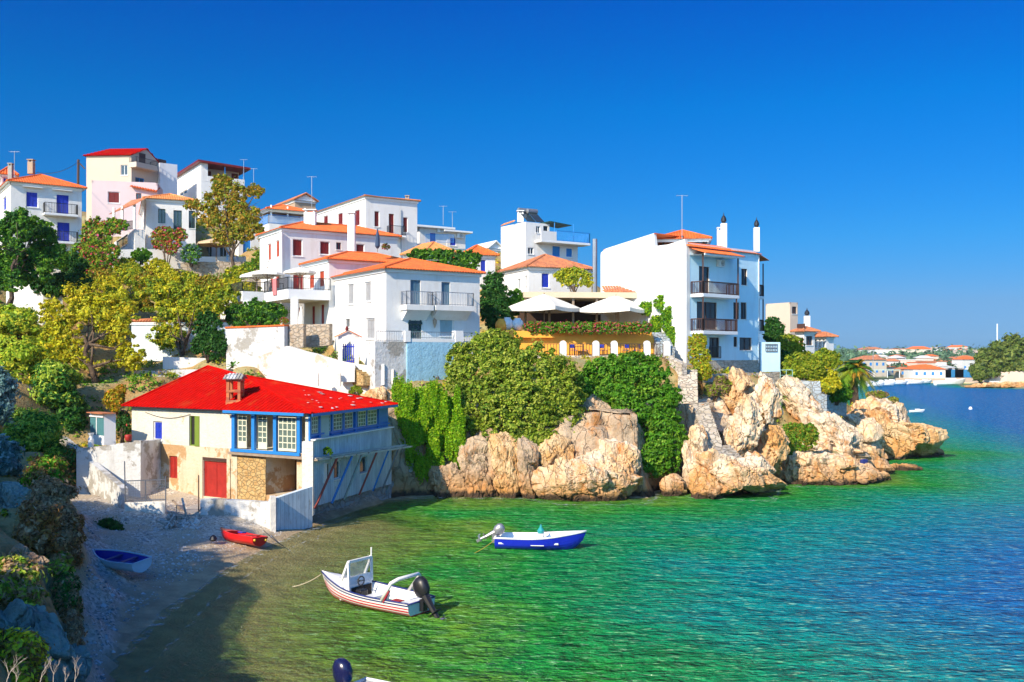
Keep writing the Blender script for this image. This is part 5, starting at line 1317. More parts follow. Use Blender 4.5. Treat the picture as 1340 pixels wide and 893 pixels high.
mb.tube([a + Vector((0, 0, .95)), b + Vector((0, 0, .95))], .03, 6); mb.tube([a + Vector((0, 0, .5)), b + Vector((0, 0, .5))], .02, 6); mb.build('rail', paint('pale_green_metal', (.3, .5, .42)), gr)

# ================================================================== houses beyond the point
Q1 = house('cream flat-roofed house beyond the tall blue house', 1034, 116, 30, 398, 11, uR=1044, uL=1002, wall=CREAM, roof=None, parapet=.2, R=[(1036.5, 401.5, 1042.5, 411, 'win', BROWN)])
Q2 = house('white house with dark veranda and chimney beyond the point, middle of three', 1052, 110, 30, 434, 10, uR=1066, uL=1042, wall=WHITE, roof=('hip', .5, .5, TILE_OLD), R=[(1055, 440, 1063, 452, 'win', BROWN)], L=[(1045, 442, 1051, 456, 'sh', ORSH)])
chimney(Q2.root, S(1056, 436, 112), .6, 2.0, WPAINT, 'cowl', BLACK)
mb = MB(); Q2.L.box(mb, 0, Q2.L.W, Q2.ze + .02, Q2.ze + .9, -.2, -.1); mb.build('veranda_back', BROWN, Q2.root)
Q3 = house('low white house with red eaves and columns, rightmost beyond the point', 1081, 112, 30, 441, 9, uR=1091, uL=1062, wall=WHITE, roof=('hip', .5, .4, TILE_OLD), L=[(1066, 443, 1069, 455, 'win', WPAINT), (1071, 443, 1074, 455, 'win', WPAINT), (1076, 443, 1079, 455, 'win', WPAINT)])

# ================================================================== walls and terraces on the slope
plank_wall('garden_wall', [(296, 76, 430, 484), (372, 73.5, 427, 480)], .4, WORN, 'mottled whitewashed wall with red tile coping above the red-roofed house', cope=TILE, bumpy=.05)
plank_wall('garden_wall', [(375, 74, 425, 458), (397, 73.6, 424, 455)], .45, STONE, 'short rubble wall left of the dark iron gate')
plank_wall('garden_wall', [(399, 75.4, 425, 455), (431, 74.6, 424, 452)], .45, STONE, 'rubble stone garden wall with flowers under the right balcony')
plank_wall('garden_wall', [(300, 73.2, 480, 520), (375, 72.2, 453, 520), (449, 70.6, 474, 516), (515, 69.6, 484, 516)], .5, WHITE2, 'long cream retaining wall running behind the red roof to the gate portal', bumpy=.06)
plank_wall('garden_wall', [(175, 73, 486, 520), (243, 73.5, 484, 515), (300, 72.5, 483, 512)], .5, WORN, 'worn white wall behind the left end of the red roof', bumpy=.08)
plank_wall('garden_wall', [(213, 76, 467, 490), (298, 77, 470, 486)], .3, WHITE, 'low clean white wall between the two trees above the red roof')
plank_wall('garden_wall', [(76, 69, 507, 541), (176, 70.5, 507, 536)], .5, WORN, 'old whitewashed wall under the yellow tree on the left', bumpy=.12)
plank_wall('garden_wall', [(80, 76, 500, 512), (104, 79, 473, 512)], .3, CREAM, 'slanting cream wall end behind the leaning yellow tree')
plank_wall('garden_wall', [(146, 96, 327, 350), (240, 99, 326, 352)], .35, WHITE, 'white garden wall below the pale orange roofed house', bumpy=.02)
plank_wall('garden_wall', [(236, 95, 343, 366), (338, 97, 343, 362)], .6, STONE, 'brown rubble retaining wall under the tall autumn tree', bumpy=.2)
plank_wall('garden_wall', [(318, 88, 366, 392), (372, 90, 366, 390)], .5, STONE, 'rubble stone wall behind the left balcony parasols', bumpy=.1)
Z1 = house('bluish white shed with tile edge half hidden behind the yellow trees', 233, 80, 15, 421, 9.2, wR=4.2, uL=172, thL=172, wall=plaster('bluish_white_plaster', (.62, .7, .74)), roof=('hip', .35, .3, TILE_OLD))
Z2 = house('small white flat house among the dark bushes at the left edge', 56, 80, 25, 354, 11.5, wR=1.5, uL=8, thL=172, wall=WHITE, roof=None, parapet=.15)
# dark gate between the rubble walls
mb = MB(); p = S(385, 456, 76.4)
for i in range(7): mb.bar(p + Vector((.0 + i * .13 - .1, 0, 0)), p + Vector((i * .13 - .1, 0, 1.1)), .03)
mb.bar(p + Vector((-.1, 0, .1)), p + Vector((.7, 0, .1)), .04); mb.bar(p + Vector((-.1, 0, 1.05)), p + Vector((.7, 0, 1.05)), .04)
mb.top('garden_gate', BLACK, 'dark iron garden gate between the two rubble walls', 'gate')
p = S(394, 452, 76.2); fp = thing('folded_parasol', p, 'folded cream parasol standing beside the white veranda post', 'parasol')
mb = MB(); mb.lathe(p + Vector((0, 0, 1.2)), [(.05, .2), (.24, .3), (.2, 1.0), (.05, 1.9)], 10); mb.build('canopy', CLOTH, fp); mb = MB(); mb.tube([p, p + Vector((0, 0, 3.2))], .03, 6); mb.build('pole', WOOD, fp)
mb = MB(); q = S(428, 449, 75.9); mb.box(q + Vector((-.25, -.05, .2)), (.5, 0, 0), (0, .05, 0), (0, 0, .75)); mb.top('notice_board', paint('pale_notice', (.6, .62, .45), .6, .4), 'small pale notice board on the rubble wall', 'sign')
# terrace posts with a slack rope in front of the cream wall
for i, u in enumerate((411, 440)):
    mb = MB(); q = S(u, 506, 69.3); mb.box(q, (.3, 0, 0), (0, .3, 0), (0, 0, .95)); mb.top('stone_post', WHITE2, 'short square whitewashed post on the ledge, %s of the two' % ('left' if i == 0 else 'right'), 'post', group='posts on the ledge')
stairs('steps', S(483, 494, 69.6), S(467, 479, 70.9), 1.0, 6, STONEO, 'ochre stone steps beside the blue gate')
plank_wall('garden_wall', [(442, 69.8, 480, 500), (464, 69.8, 478, 500)], .5, WHITE, 'white landing block in front of the blue gate')
plank_wall('garden_wall', [(486, 69.6, 462, 498), (491, 69.6, 462, 498)], .4, WHITE, 'narrow white pier right of the ochre steps')
plank_wall('garden_wall', [(494, 69.2, 477, 504), (503, 69.2, 477, 504)], .5, WHITE, 'squat white pier at the corner of the steps')
# utility pole
up_ = thing('utility_pole', S(102, 260, 118), 'dark wooden utility pole with a bracket left of the tall cream house', 'pole')
mb = MB(); mb.tube([S(102, 260, 118), S(102.5, 209, 118)], .16, 8); mb.build('mast', BROWN, up_); mb = MB(); mb.bar(S(103, 213, 118), S(111, 221, 118), .14); mb.build('bracket', BROWN, up_)
mb = MB(); a_, b_ = S(102.5, 212, 118), S(48, 226, 97); mb.tube([a_.lerp(b_, t) + Vector((0, 0, -1.6 * 4 * t * (1 - t) * .35)) for t in [i / 12 for i in range(13)]], .03, 4)
mb.top('power_cable', BLACK, 'thin black cable sagging from the utility pole to the blue-shuttered house', 'cable')
# parasol and furniture below the autumn tree
parasol(S(283, 341, 99), 2.0, 2.3, 'beige round parasol on the terrace below the autumn tree', drop=.55, mat=paint('beige_canvas', (.62, .46, .28), .8))
plank_wall('garden_wall', [(243, 98.5, 336, 345), (322, 100, 336, 345)], .2, WPAINT, 'low white terrace balustrade under the beige parasol')
house('low white house with blue doors behind the beige parasol', 312, 106, 33, 300, 19.5, uR=340, uL=262, wall=WHITE, roof=None, L=[(268, 322, 277, 340, 'win', WPAINT), (286, 322, 296, 340, 'win', WPAINT)], R=[(318, 312, 328, 338, 'shdoor', BLUET)])
for i, u in enumerate((300, 308)): chair(S(u, 341, 98.6), .5 + i, 'sky blue chair beside the beige parasol, %s of the two' % ('left' if i == 0 else 'right'), BLUET, 'blue terrace chairs', BLUET)
# ================================================================== red-roofed house on the beach
NL = 'weathered cream house with a bright red roof and blue-framed glazed porch on the beach'
C0 = Vector((-11.5, 54.0, 0)); C1 = Vector((-8.3, 64.0, 0)); C3 = Vector((-24.6, 61.8, 0)); C2 = C1 + (C3 - C0)
RH = thing('house', (C0.x, C0.y, .5), NL, 'house')
d1 = (C1 - C0).normalized(); d2 = (C3 - C0).normalized(); n1 = Vector((d1.y, -d1.x, 0)); n2 = Vector((-d2.y, d2.x, 0))
W1_, W2_ = (C1 - C0).length, (C3 - C0).length
ZE = CH - (541 - VH) / F * 54.0
fL = Fac(C0, d2, n2, .3, W2_, ZE); fR = Fac(C0, d1, n1, .3, W1_, ZE)
ZM = fL.z_at(340, 590); ZS = fR.z_at(405, 577)
UP = plaster('cream_upper_plaster', (0.68, 0.63, 0.52), (0.5, 0.42, 0.3), 0.5, 0.02, (.55, .45, .3))
def fac_wall(f, zb, zt, ops, mat, name, voids=()):
    g = Fac(f.O, f.d, f.n, zb, f.W, zt); mb = MB(); hs = [(f.rect(*o[:4]), o) for o in ops]; vs = [tuple(v) for v in voids]
    wall_with_holes(mb, g, [h[0] for h in hs] + vs); w = mb.build(name, mat, RH)
    for r, o in hs: opening(g, r, o[4], o[5], RH, o[6] if len(o) > 6 else None)
    return w
# upper left storey
pv = fL.rect(395, 544, 307, 586); pv = (.25, pv[1], ZM + .02, ZE - .12, 2.0)
fac_wall(fL, ZM, ZE, [(200.5, 551.5, 212, 576, 'sh', BLUE), (247.5, 544.5, 261, 584, 'open', OGREEN)], UP, 'upper_wall', [pv])
lv = fL.rect(393, 596, 348, 650); lv = (.9, lv[1], max(lv[2], .6), ZM - .25, 2.6)
fac_wall(fL, .3, ZM - .002, [(221.5, 597, 232, 626, 'door', RED), (266.4, 604, 297.4, 651, 'door', RED)], OCHREW, 'lower_wall', [lv])
mb = MB(); r = fL.rect(266.4, 599.5, 297.4, 603.5); fL.box(mb, r[0], r[1], r[2], r[3], .004, .03); mb.build('transom', BROWN, RH)
mb = MB(); fL.box(mb, fL.s_at(348.4), fL.s_at(311.5), .4, ZM - .1, .004, .05); mb.build('stone_panel', STONEO, RH)
mb = MB(); fL.box(mb, fL.s_at(311.3), fL.s_at(304), .4, ZM - .05, .004, .08); fL.box(mb, fL.s_at(302), fL.s_at(297.8), .4, ZM - .6, .004, .06); fL.box(mb, fL.s_at(266), fL.s_at(261.5), .4, ZM - .6, .004, .06); pass
for (u0_, u1_, dz_) in ((311.3, 304, .05), (302, 297.8, .6), (266, 261.5, .6)):
    mb = MB(); fL.box(mb, *sorted((fL.s_at(u0_), fL.s_at(u1_))), .4, ZM - dz_, .004, .07); mb.build('pilaster', OCHREW, RH)
# timber lining of the boat store
mb = MB(); g = fL
for k in range(9): x = lv[0] + (lv[1] - lv[0]) * (k + .5) / 9; g.box(mb, x - .12, x + .1, lv[2], lv[3], -2.58, -2.5 + .05 * (k % 3))
mb.build('timber_lining', paint('red_brown_timber', (.2, .05, .025), .8, .5), RH)
mb = MB(); g.box(mb, lv[0] + .6, lv[0] + .95, lv[2], lv[2] + 2.0, -1.2, -1.1); mb.build('blue_board', BLUET, RH)
mb = MB(); g.box(mb, lv[0] + 1.2, lv[0] + 2.0, lv[2], lv[3], -2.3, -2.2); mb.build('store_door', paint('rust_door', (.3, .07, .03), .8, .4), RH)
# porch: blue posts, beams, french windows
def ubox(mb, u0, u1, z0, z1, o0, o1, f=fL): a, b = sorted((f.s_at(u0), f.s_at(u1))); f.box(mb, a, b, z0, z1, o0, o1)
mb = MB()
for u in (306, 332, 360.5, 391.5): ubox(mb, u - 2, u + 2, ZM - .15, ZE - .02, -.1, .08)
ubox(mb, 304, 394, ZE - .16, ZE - .01, .085, .17); ubox(mb, 304, 394, ZM - .14, ZM + .04, .085, .17)
po = mb.build('porch_frame', BLUET, RH)
mb = MB(); fL.box(mb, .05, fL.s_at(303), ZM - .3, ZM - .16, -.05, .30); mb.build('porch_floor', WOOD, RH)
CRF = paint('cream_joinery', (.72, .70, .52), .5, .12); CURT = paint('curtained_glass', (.16, .22, .19), .12, .6)
def frenchw(f, a, b, z0, z1, off, nx, nz, name='french_window', mat=CRF, solid=.0):
    mb = MB(); t = .055; 
    for q in ((a, a + t, z0, z1), (b - t, b, z0, z1), (a + t, b - t, z1 - t, z1), (a + t, b - t, z0, z0 + t + solid)): f.box(mb, *q, off, off + .05)
    for i in range(1, nx): x = a + (b - a) * i / nx; f.box(mb, x - .03, x + .03, z0 + t, z1 - t, off + .003, off + .04)
    for i in range(1, nz): z = z0 + solid + (z1 - z0 - solid) * i / nz; f.box(mb, a + t, b - t, z - .028, z + .028, off + .006, off + .036)
    w = mb.build(name, mat, RH); k = MB(); k.poly(f.P(a, z0, off + .02), f.P(b, z0, off + .02), f.P(b, z1, off + .02), f.P(a, z1, off + .02)); k.build('pane', CURT, w); return w
for (u0, u1, o) in ((321.5, 310, -.12), (346, 333.8, -.25), (387.5, 364, -.05)):
    a, b = sorted((fL.s_at(u0), fL.s_at(u1))); frenchw(fL, a, b, ZM + .08, ZE - .25, o, 2 if u0 < 380 else 4, 5, solid=.35 if u0 < 380 else .1)
mb = MB(); ubox(mb, 358, 348, ZM + .06, ZM + 1.1, -1.2, -.9); mb.build('teal_chair_back', paint('teal_paint', (.03, .2, .2)), RH)
# right flank: glazed band above pale blue boarding
BOARD = paint('pale_blue_boarding', (.50, .62, .70), .8, .35)
def boardmat():
    m, t, b = nodemat('painted_boards'); mp = coords(t); w = N(t, 'ShaderNodeTexWave'); w.bands_direction = 'Y'; w.inputs['Scale'].default_value = 1.5; w.wave_profile = 'SAW'; t.links.new(mp.outputs[0], w.inputs['Vector'])
    c = mixc(t, noise_fac(t, 1.5, 6, .7, .4, .7, (1, 1, .3)), (.62, .70, .74), (.36, .44, .50)); c = mixc(t, noise_fac(t, 6, 6, .7, .58, .7, (1, 1, .2)), c, (.3, .25, .2))
    r = N(t, 'ShaderNodeMapRange'); r.inputs['From Max'].default_value = .12; t.links.new(w.outputs['Fac'], r.inputs['Value']); c = mixc(t, r.outputs[0], (.12, .15, .18), c)
    t.links.new(c, b.inputs['Base Color']); b.inputs['Roughness'].default_value = .8; bump(t, b, w.outputs['Fac'], .5, .04); return m
BOARDS = boardmat()
zmid = fR.z_at(405, 577)
fac_wall(fR, zmid, ZE, [], BLUET, 'glazed_wall_backing')
for (u0, u1) in ((406.5, 415), (418, 431), (435, 446.5), (449.5, 460.5), (467.5, 477.5), (480, 492)):
    a, b = sorted((fR.s_at(u0), fR.s_at(u1))); frenchw(fR, a, b, zmid + .38, ZE - .22, .02, 3, 4, 'glazed_window')
mb = MB()
for u in (404, 416.5, 433, 448, 464, 494.5): ubox(mb, u - 1, u + 1, zmid + .02, ZE - .02, .02, .13, fR)
fR.box(mb, 0, W1_, zmid + .26, zmid + .36, .02, .12); fR.box(mb, 0, W1_, ZE - .16, ZE - .02, .135, .18); mb.build('glazing_frame', BLUET, RH)
fac_wall(Fac(fR.O + n1 * .25, fR.d, fR.n, 0, W1_, 1), 1.05, zmid + .02, [(423, 606, 433, 631, 'open', WPAINT), (437, 603, 446, 627, 'pane', WPAINT), (471, 598, 480, 619, 'pane', GREY)], BOARDS, 'boarded_wall')
mb = MB(); fR.box(mb, -.02, W1_, zmid + .025, zmid + .1, .0, .45); mb.build('ledge', WPAINT, RH)
# stone sea base
sb = [(345, 0.0, 1.15), (405, 0, 0), (512, 0, 0)]
mb = MB(); q0, q1, q2 = G(347, 700, -.3), G(408, 688, -.3), G(515, 656, -.3); zb_ = -.5; zt_ = 1.05
for a_, b_ in ((q0, q1), (q1, q2)):
    d_ = Vector((b_.x - a_.x, b_.y - a_.y, 0)).normalized(); nn = Vector((-d_.y, d_.x, 0)); L_ = (b_ - a_).length; m_ = int(L_ / .5)
    for i in range(m_):
        p, q = a_.lerp(b_, i / m_), a_.lerp(b_, (i + 1) / m_); w_ = .12 * noise.noise(p * 1.9); zz = zt_ * (.55 + .45 * min(1, ((p - q0).length / 6))) + .1 * noise.noise(p * 2.3)
        mb.poly(Vector((p.x, p.y, zb_)) - nn * (w_ + .25), Vector((q.x, q.y, zb_)) - nn * (w_ + .25), Vector((q.x, q.y, zz)), Vector((p.x, p.y, zz))); mb.poly(Vector((p.x, p.y, zz)), Vector((q.x, q.y, zz)), Vector((q.x, q.y, zz)) + nn * 2.0, Vector((p.x, p.y, zz)) + nn * 2.0)
o = mb.top('sea_wall', STONEB, 'rough grey-green stone footing at the waterline under the red-roofed house', 'wall')
# back walls, roof
mb = MB(); z0, z1 = Vector((0, 0, .3)), Vector((0, 0, ZE)); mb.poly(C1 + z0, C2 + z0, C2 + z1, C1 + z1); mb.poly(C2 + z0, C3 + z0, C3 + z1, C2 + z1); mb.build('back_wall', WORN, RH)
c = (C0 + C1 + C2 + C3) / 4; ov = .5
def out(p): v = (p - c).normalized(); return p + v * ov * 1.3
o = [out(p) + Vector((0, 0, ZE + .02)) for p in (C0, C1, C2, C3)]
rB = S(311, 490.5, 62.5); rA = S(272, 491.5, 65.5)
_n = (o[0] - o[3]).cross(rB - o[3]).normalized(); rA.z = o[3].z - ((rA.x - o[3].x) * _n.x + (rA.y - o[3].y) * _n.y) / _n.z
mb = MB()
for pl in ([o[3], o[0], rB, rA], [o[0], o[1], rB]): tile_plane(mb, pl, .32, .05)
mb.poly(o[1], o[2], rB); mb.poly(o[2], rA, rB); mb.poly(o[2], o[3], rA)
for a_, b_ in ((o[3], rA), (o[0], rB), (o[1], rB), (rA, rB)): mb.tube([a_ + Vector((0, 0, .02)), b_ + Vector((0, 0, .02))], .08, 6)
ro = mb.build('roof', REDR, RH)
mb = MB(); mb.poly(*[p - Vector((0, 0, .03)) for p in o]); mb.build('soffit', BLUET, ro)
mb = MB(); 
for a_, b_ in ((o[0], o[1]),): mb.bar(a_ - Vector((0, 0, .1)), b_ - Vector((0, 0, .1)), .04, .16)
ft_ = fL.off(.5); mb.bar(ft_.P(-.1, ZE - .06), ft_.P(fL.s_at(300), ZE - .06), .05, .16); mb.build('fascia', BLUET, ro)
# patches and lost bits on the roof
rg = random.Random(4); mb = MB()
for i in range(26):
    t = rg.random(); s_ = rg.random(); e0 = o[0].lerp(o[1], .1 + .85 * t); p = e0.lerp(rB, s_ * .55 * (1 - abs(t - .5))); nn = (o[1] - o[0]).cross(rB - o[0]).normalized()
    dd = (o[1] - o[0]).normalized(); p = p + nn * .075; w = rg.uniform(.06, .22); mb.box(p, dd * w * 1.6, (rB - p).normalized() * w, nn * .015)
mb.build('flaked_patch', WORN, ro)
# broken brick chimney
ch = Vector(S(308, 527, 58.2)); mb = MB(); w = .34
for sx in (-1, 1):
    for sy in (-1, 1): mb.box(ch + Vector((sx * w - .09, sy * w - .09, -.2)), (.18, 0, 0), (0, .18, 0), (0, 0, 1.5))
mb.box(ch + Vector((-w - .12, -w - .12, -.3)), (2 * w + .24, 0, 0), (0, 2 * w + .24, 0), (0, 0, .45)); mb.box(ch + Vector((-w - .1, -w - .1, .62)), (2 * w + .2, 0, 0), (0, 2 * w + .2, 0), (0, 0, .16)); mb.box(ch + Vector((-w - .12, -w - .12, 1.3)), (2 * w + .24, 0, 0), (0, 2 * w + .24, 0), (0, 0, .14))
mb.build('chimney', TILE_OLD, RH, bevel=.02)
mb = MB(); tile_plane(mb, [ch + Vector((-.6, -.6, 1.45)), ch + Vector((.6, -.6, 1.45)), ch + Vector((.45, 0, 1.75)), ch + Vector((-.45, 0, 1.75))], .2); tile_plane(mb, [ch + Vector((.6, .6, 1.45)), ch + Vector((-.6, .6, 1.45)), ch + Vector((-.45, 0, 1.75)), ch + Vector((.45, 0, 1.75))], .2)
mb.build('chimney_hood', WORN, RH)
# pillar at the corner and white side walls
mb = MB(); mb.box(C0 + n2 * .1 + n1 * .3 + Vector((-.55, -.1, .6)), (.62, 0, 0), (0, .5, 0), (0, 0, ZS - .62)); mb.build('corner_pillar', WHITE2, RH)
mb = MB(); a_ = [fL.P(2 + i * .4, ZE - .55 - .35 * math.sin(pi * i / 22), .05 + .0 * i) for i in range(23)]; a_ = [fL.P(fL.s_at(250) + i * .35, ZE - .35 - .3 * math.sin(pi * i / 12), .05) for i in range(13)]; mb.tube(a_, .015, 4); mb.build('cable', BLACK, RH)
# slipway deck on raking struts along the flank
fd = fR.off(1.5); dk = thing('boat_deck', fd.P(1.0, 2.5), 'rotten timber deck on raking red, white and blue struts along the seaward wall', 'deck')
b0, b1 = S(414, 602.5, 53.8), S(538, 584.5, 63.2); inn = -n1 * .9
mb = MB(); 
for i in range(9):
    t = i / 8; p = b0.lerp(b1, t) + Vector((0, 0, .04 * noise.noise(Vector((i * 3.3, 0, 0))))); mb.bar(p + n1 * .1, p + inn, .1, .08)
mb.build('joist', WOOD, dk)
mb = MB(); mb.bar(b0, b0.lerp(b1, .52), .12, .1); mb.bar(b0.lerp(b1, .5) + n1 * .1, b1, .12, .1); mb.bar(b0 + inn * .5 + Vector((0, 0, .09)), b1 + inn * .5 + Vector((0, 0, .09)), .35, .05); mb.bar(b0 + inn * .15 + Vector((0, 0, .1)), b0.lerp(b1, .9) + inn * .15 + Vector((0, 0, .1)), .25, .05); mb.build('plank', paint('bleached_wood', (.6, .55, .46), .8, .3), dk)
RW = paint('red_flaking_paint', (.45, .08, .06), .7, .6); 
for (ut, ub, vb, m_) in ((439, 412, 666, RW), (458, 434, 660, BLUET), (471, 450, 655, METAL), (491, 470, 650, RW), (508, 488, 646, BLUET), (523, 501, 642, METAL)):
    t = (ut - 414) / (538 - 414.); top = b0.lerp(b1, t * .97); fbase = fR.off(.45); s_ = fbase.s_at(ub); bt = fbase.P(s_, max(1.0, fbase.z_at(ub, vb)))
    mb = MB(); mb.bar(top, bt, .1, .1); mb.build('strut', m_, dk)
# terrace walls in front
plank_wall('beach_wall', [(262, 53.2, 653, 694), (356, 51.2, 657, 704)], .35, WORN, 'blue-white plastered wall behind the red dinghy', bumpy=.05)
plank_wall('beach_wall', [(356, 51.1, 654, 702), (409, 53.2, 637, 690)], .3, BOARDS, 'pale blue boarded wall between the beach wall and the house corner')
plank_wall('beach_pier', [(354, 50.8, 650, 704), (361, 50.9, 650, 704)], .4, WHITE2, 'narrow white pier where the beach wall turns')
mb = MB(); p4 = [S(262, 655, 53.4), S(356, 658, 51.6), Vector((C0.x - .1, C0.y, .55)), Vector((C3.x, C3.y, .9))]; p4[0].z = p4[1].z = .55
mb.poly(*p4); mb.top('yard', CONC, 'x', 'x'); y_ = bpy.data.objects['yard']; del y_['label']; del y_['category']; props(y_, kind='structure')
plank_wall('beach_wall', [(78, 63, 571, 606), (118, 58.5, 605, 645), (158, 54.2, 639, 690)], .4, WORN, 'blue-white wall sloping down to the shingle at the left of the beach house', bumpy=.06)
plank_wall('beach_wall', [(100, 58.8, 588, 660), (184, 58.4, 577, 660), (211, 60.4, 575, 650)], .5, WORN, 'high stained plaster wall left of the beach house', bumpy=.08)
gt = thing('yard_gate', S(163, 686, 53.4), 'rusty mesh-topped gate with a whitewashed lower panel beside the beach wall', 'gate')
mb = MB(); a_, b_ = S(163, 658, 53.4), S(216, 656, 53.2); a0_, b0_ = S(163, 687, 53.4), S(216, 684, 53.2); th_ = Vector((0, .2, 0)); mb.poly(a0_, b0_, b_, a_); mb.poly(b0_ + th_, a0_ + th_, a_ + th_, b_ + th_); mb.poly(a_, b_, b_ + th_, a_ + th_); mb.poly(b0_, b0_ + th_, b_ + th_, b_); mb.build('panel', WHITE2, gt)
mb = MB(); t0_, t1_ = S(163, 630, 53.4), S(216, 628, 53.2)
for p, q in ((a_, S(162, 604, 53.4)), (b_, t1_ + Vector((0, 0, .2))), (t0_, t1_), (a_ + Vector((0, 0, .08)), b_ + Vector((0, 0, .08))), (a_.lerp(b_, .5), t0_.lerp(t1_, .5))): mb.bar(p + Vector((0, .1, 0)), q + Vector((0, .1, 0)), .05)
mb.build('frame', paint('rusty_blue_iron', (.1, .12, .16), .7, .5), gt)
mb = MB()
for i in range(24): p = a_.lerp(b_, i / 24) + Vector((0, .1, 0)); q = t0_.lerp(t1_, i / 24) + Vector((0, .1, 0)); mb.bar(p, q, .012)
for i in range(8): mb.bar(a_.lerp(t0_, i / 8) + Vector((0, .1, 0)), b_.lerp(t1_, i / 8) + Vector((0, .1, 0)), .012)
mb.build('wire_mesh', METAL, gt)
mb = MB(); mb.tube([S(260, 692, 53.4), S(260, 622, 53.4)], .035, 6); mb.top('iron_stake', BROWN, 'thin upright iron stake at the left end of the beach wall', 'stake')
# rubble and driftwood in the gap
mb = MB(); rg = random.Random(9)
for i in range(46):
    u = rg.uniform(216, 262); p = G(u, rg.uniform(672, 693), .7); d_ = Vector((rg.uniform(-1, 1), rg.uniform(-.4, .4), rg.uniform(-.15, .45))).normalized() * rg.uniform(.3, 1.3); mb.bar(p, p + d_, rg.uniform(.03, .1))
for i in range(60):
    p = G(rg.uniform(216, 260), rg.uniform(676, 694), .6); s_ = rg.uniform(.08, .3); v_ = Vector((rg.uniform(-1, 1), rg.uniform(-1, 1), rg.uniform(0, 1))).normalized(); a__ = v_.orthogonal().normalized(); mb.box(p, v_ * s_, a__ * s_, v_.cross(a__) * s_ * .6)
r_ = mb.build('rubble', WORN, None, G(238, 685, .4)); props(r_, 'heap of broken boards and rubble between the yard gate and the beach wall', 'rubble', kind='stuff')
mb = MB(); mb.bar(S(226, 655, 56), S(258, 690, 53.6), .12, .08); mb.top('driftwood_plank', WOOD, 'long bleached plank leaning over the rubble heap', 'plank')
# kiosk-like white cabinet on the wall
K0 = thing('glass_cabinet', S(134, 582, 59.6), 'white glass-fronted cabinet standing on the stained wall', 'cabinet')
p = S(118, 583, 60.4); q = S(136, 583, 59.2); dd = Vector((q.x - p.x, q.y - p.y, 0)); r2 = S(151.5, 582, 59.6); d3 = Vector((r2.x - q.x, r2.y - q.y, 0)); H_ = Vector((0, 0, 1.95))
mb = MB(); P0, P1, P2 = Vector((p.x, p.y, q.z)), Vector((q.x, q.y, q.z)), Vector((r2.x, r2.y, q.z)); P3 = P0 + (P2 - P1)
mb.poly(P1, P2, P2 + H_, P1 + H_); mb.poly(P2, P3, P3 + H_, P2 + H_); mb.poly(P3, P0, P0 + H_, P3 + H_); mb.poly(P0 + H_, P1 + H_, P2 + H_, P3 + H_)
mb.poly(P0, P1, P1 + H_ * .3, P0 + H_ * .3); mb.poly(P0 + H_ * .9, P1 + H_ * .9, P1 + H_, P0 + H_); mb.build('case', WPAINT, K0)
mb = MB(); mb.poly(P0 + H_ * .3, P1 + H_ * .3, P1 + H_ * .9, P0 + H_ * .9); mb.build('pane', paint('teal_glass', (.08, .22, .24), .1), K0)
mb = MB(); nn = Vector((dd.y, -dd.x, 0)).normalized() * .03; mb.bar(P0.lerp(P1, .5) + H_ * .3 + nn, P0.lerp(P1, .5) + H_ * .9 + nn, .05); mb.bar(P0 + H_ * .9 + nn, P1 + H_ * .9 + nn, .08); mb.build('frame', WPAINT, K0)
mb = MB(); mb.box(P0 + H_ + Vector((-.15, -.2, .003)), (P1 - P0) * 1.15, (P2 - P1) * 1.15, Vector((0, 0, .06))); mb.build('lid', TILE_OLD, K0)
mb = MB(); mb.lathe(S(168, 577.5, 58.8), [(.14, 0), (.2, .12), (.22, .35), (.18, .4)], 12); mb.top('plant_pot', RED, 'small red plant pot on the wall right of the glass cabinet', 'pot', smooth=True)
mb = MB(); mb.lathe(S(119, 586, 59.0), [(.16, 0), (.18, .5), (.1, .7), (.2, .9)], 10); mb.top('plaster_urn', WPAINT, 'chipped white plaster urn at the foot of the glass cabinet', 'urn')
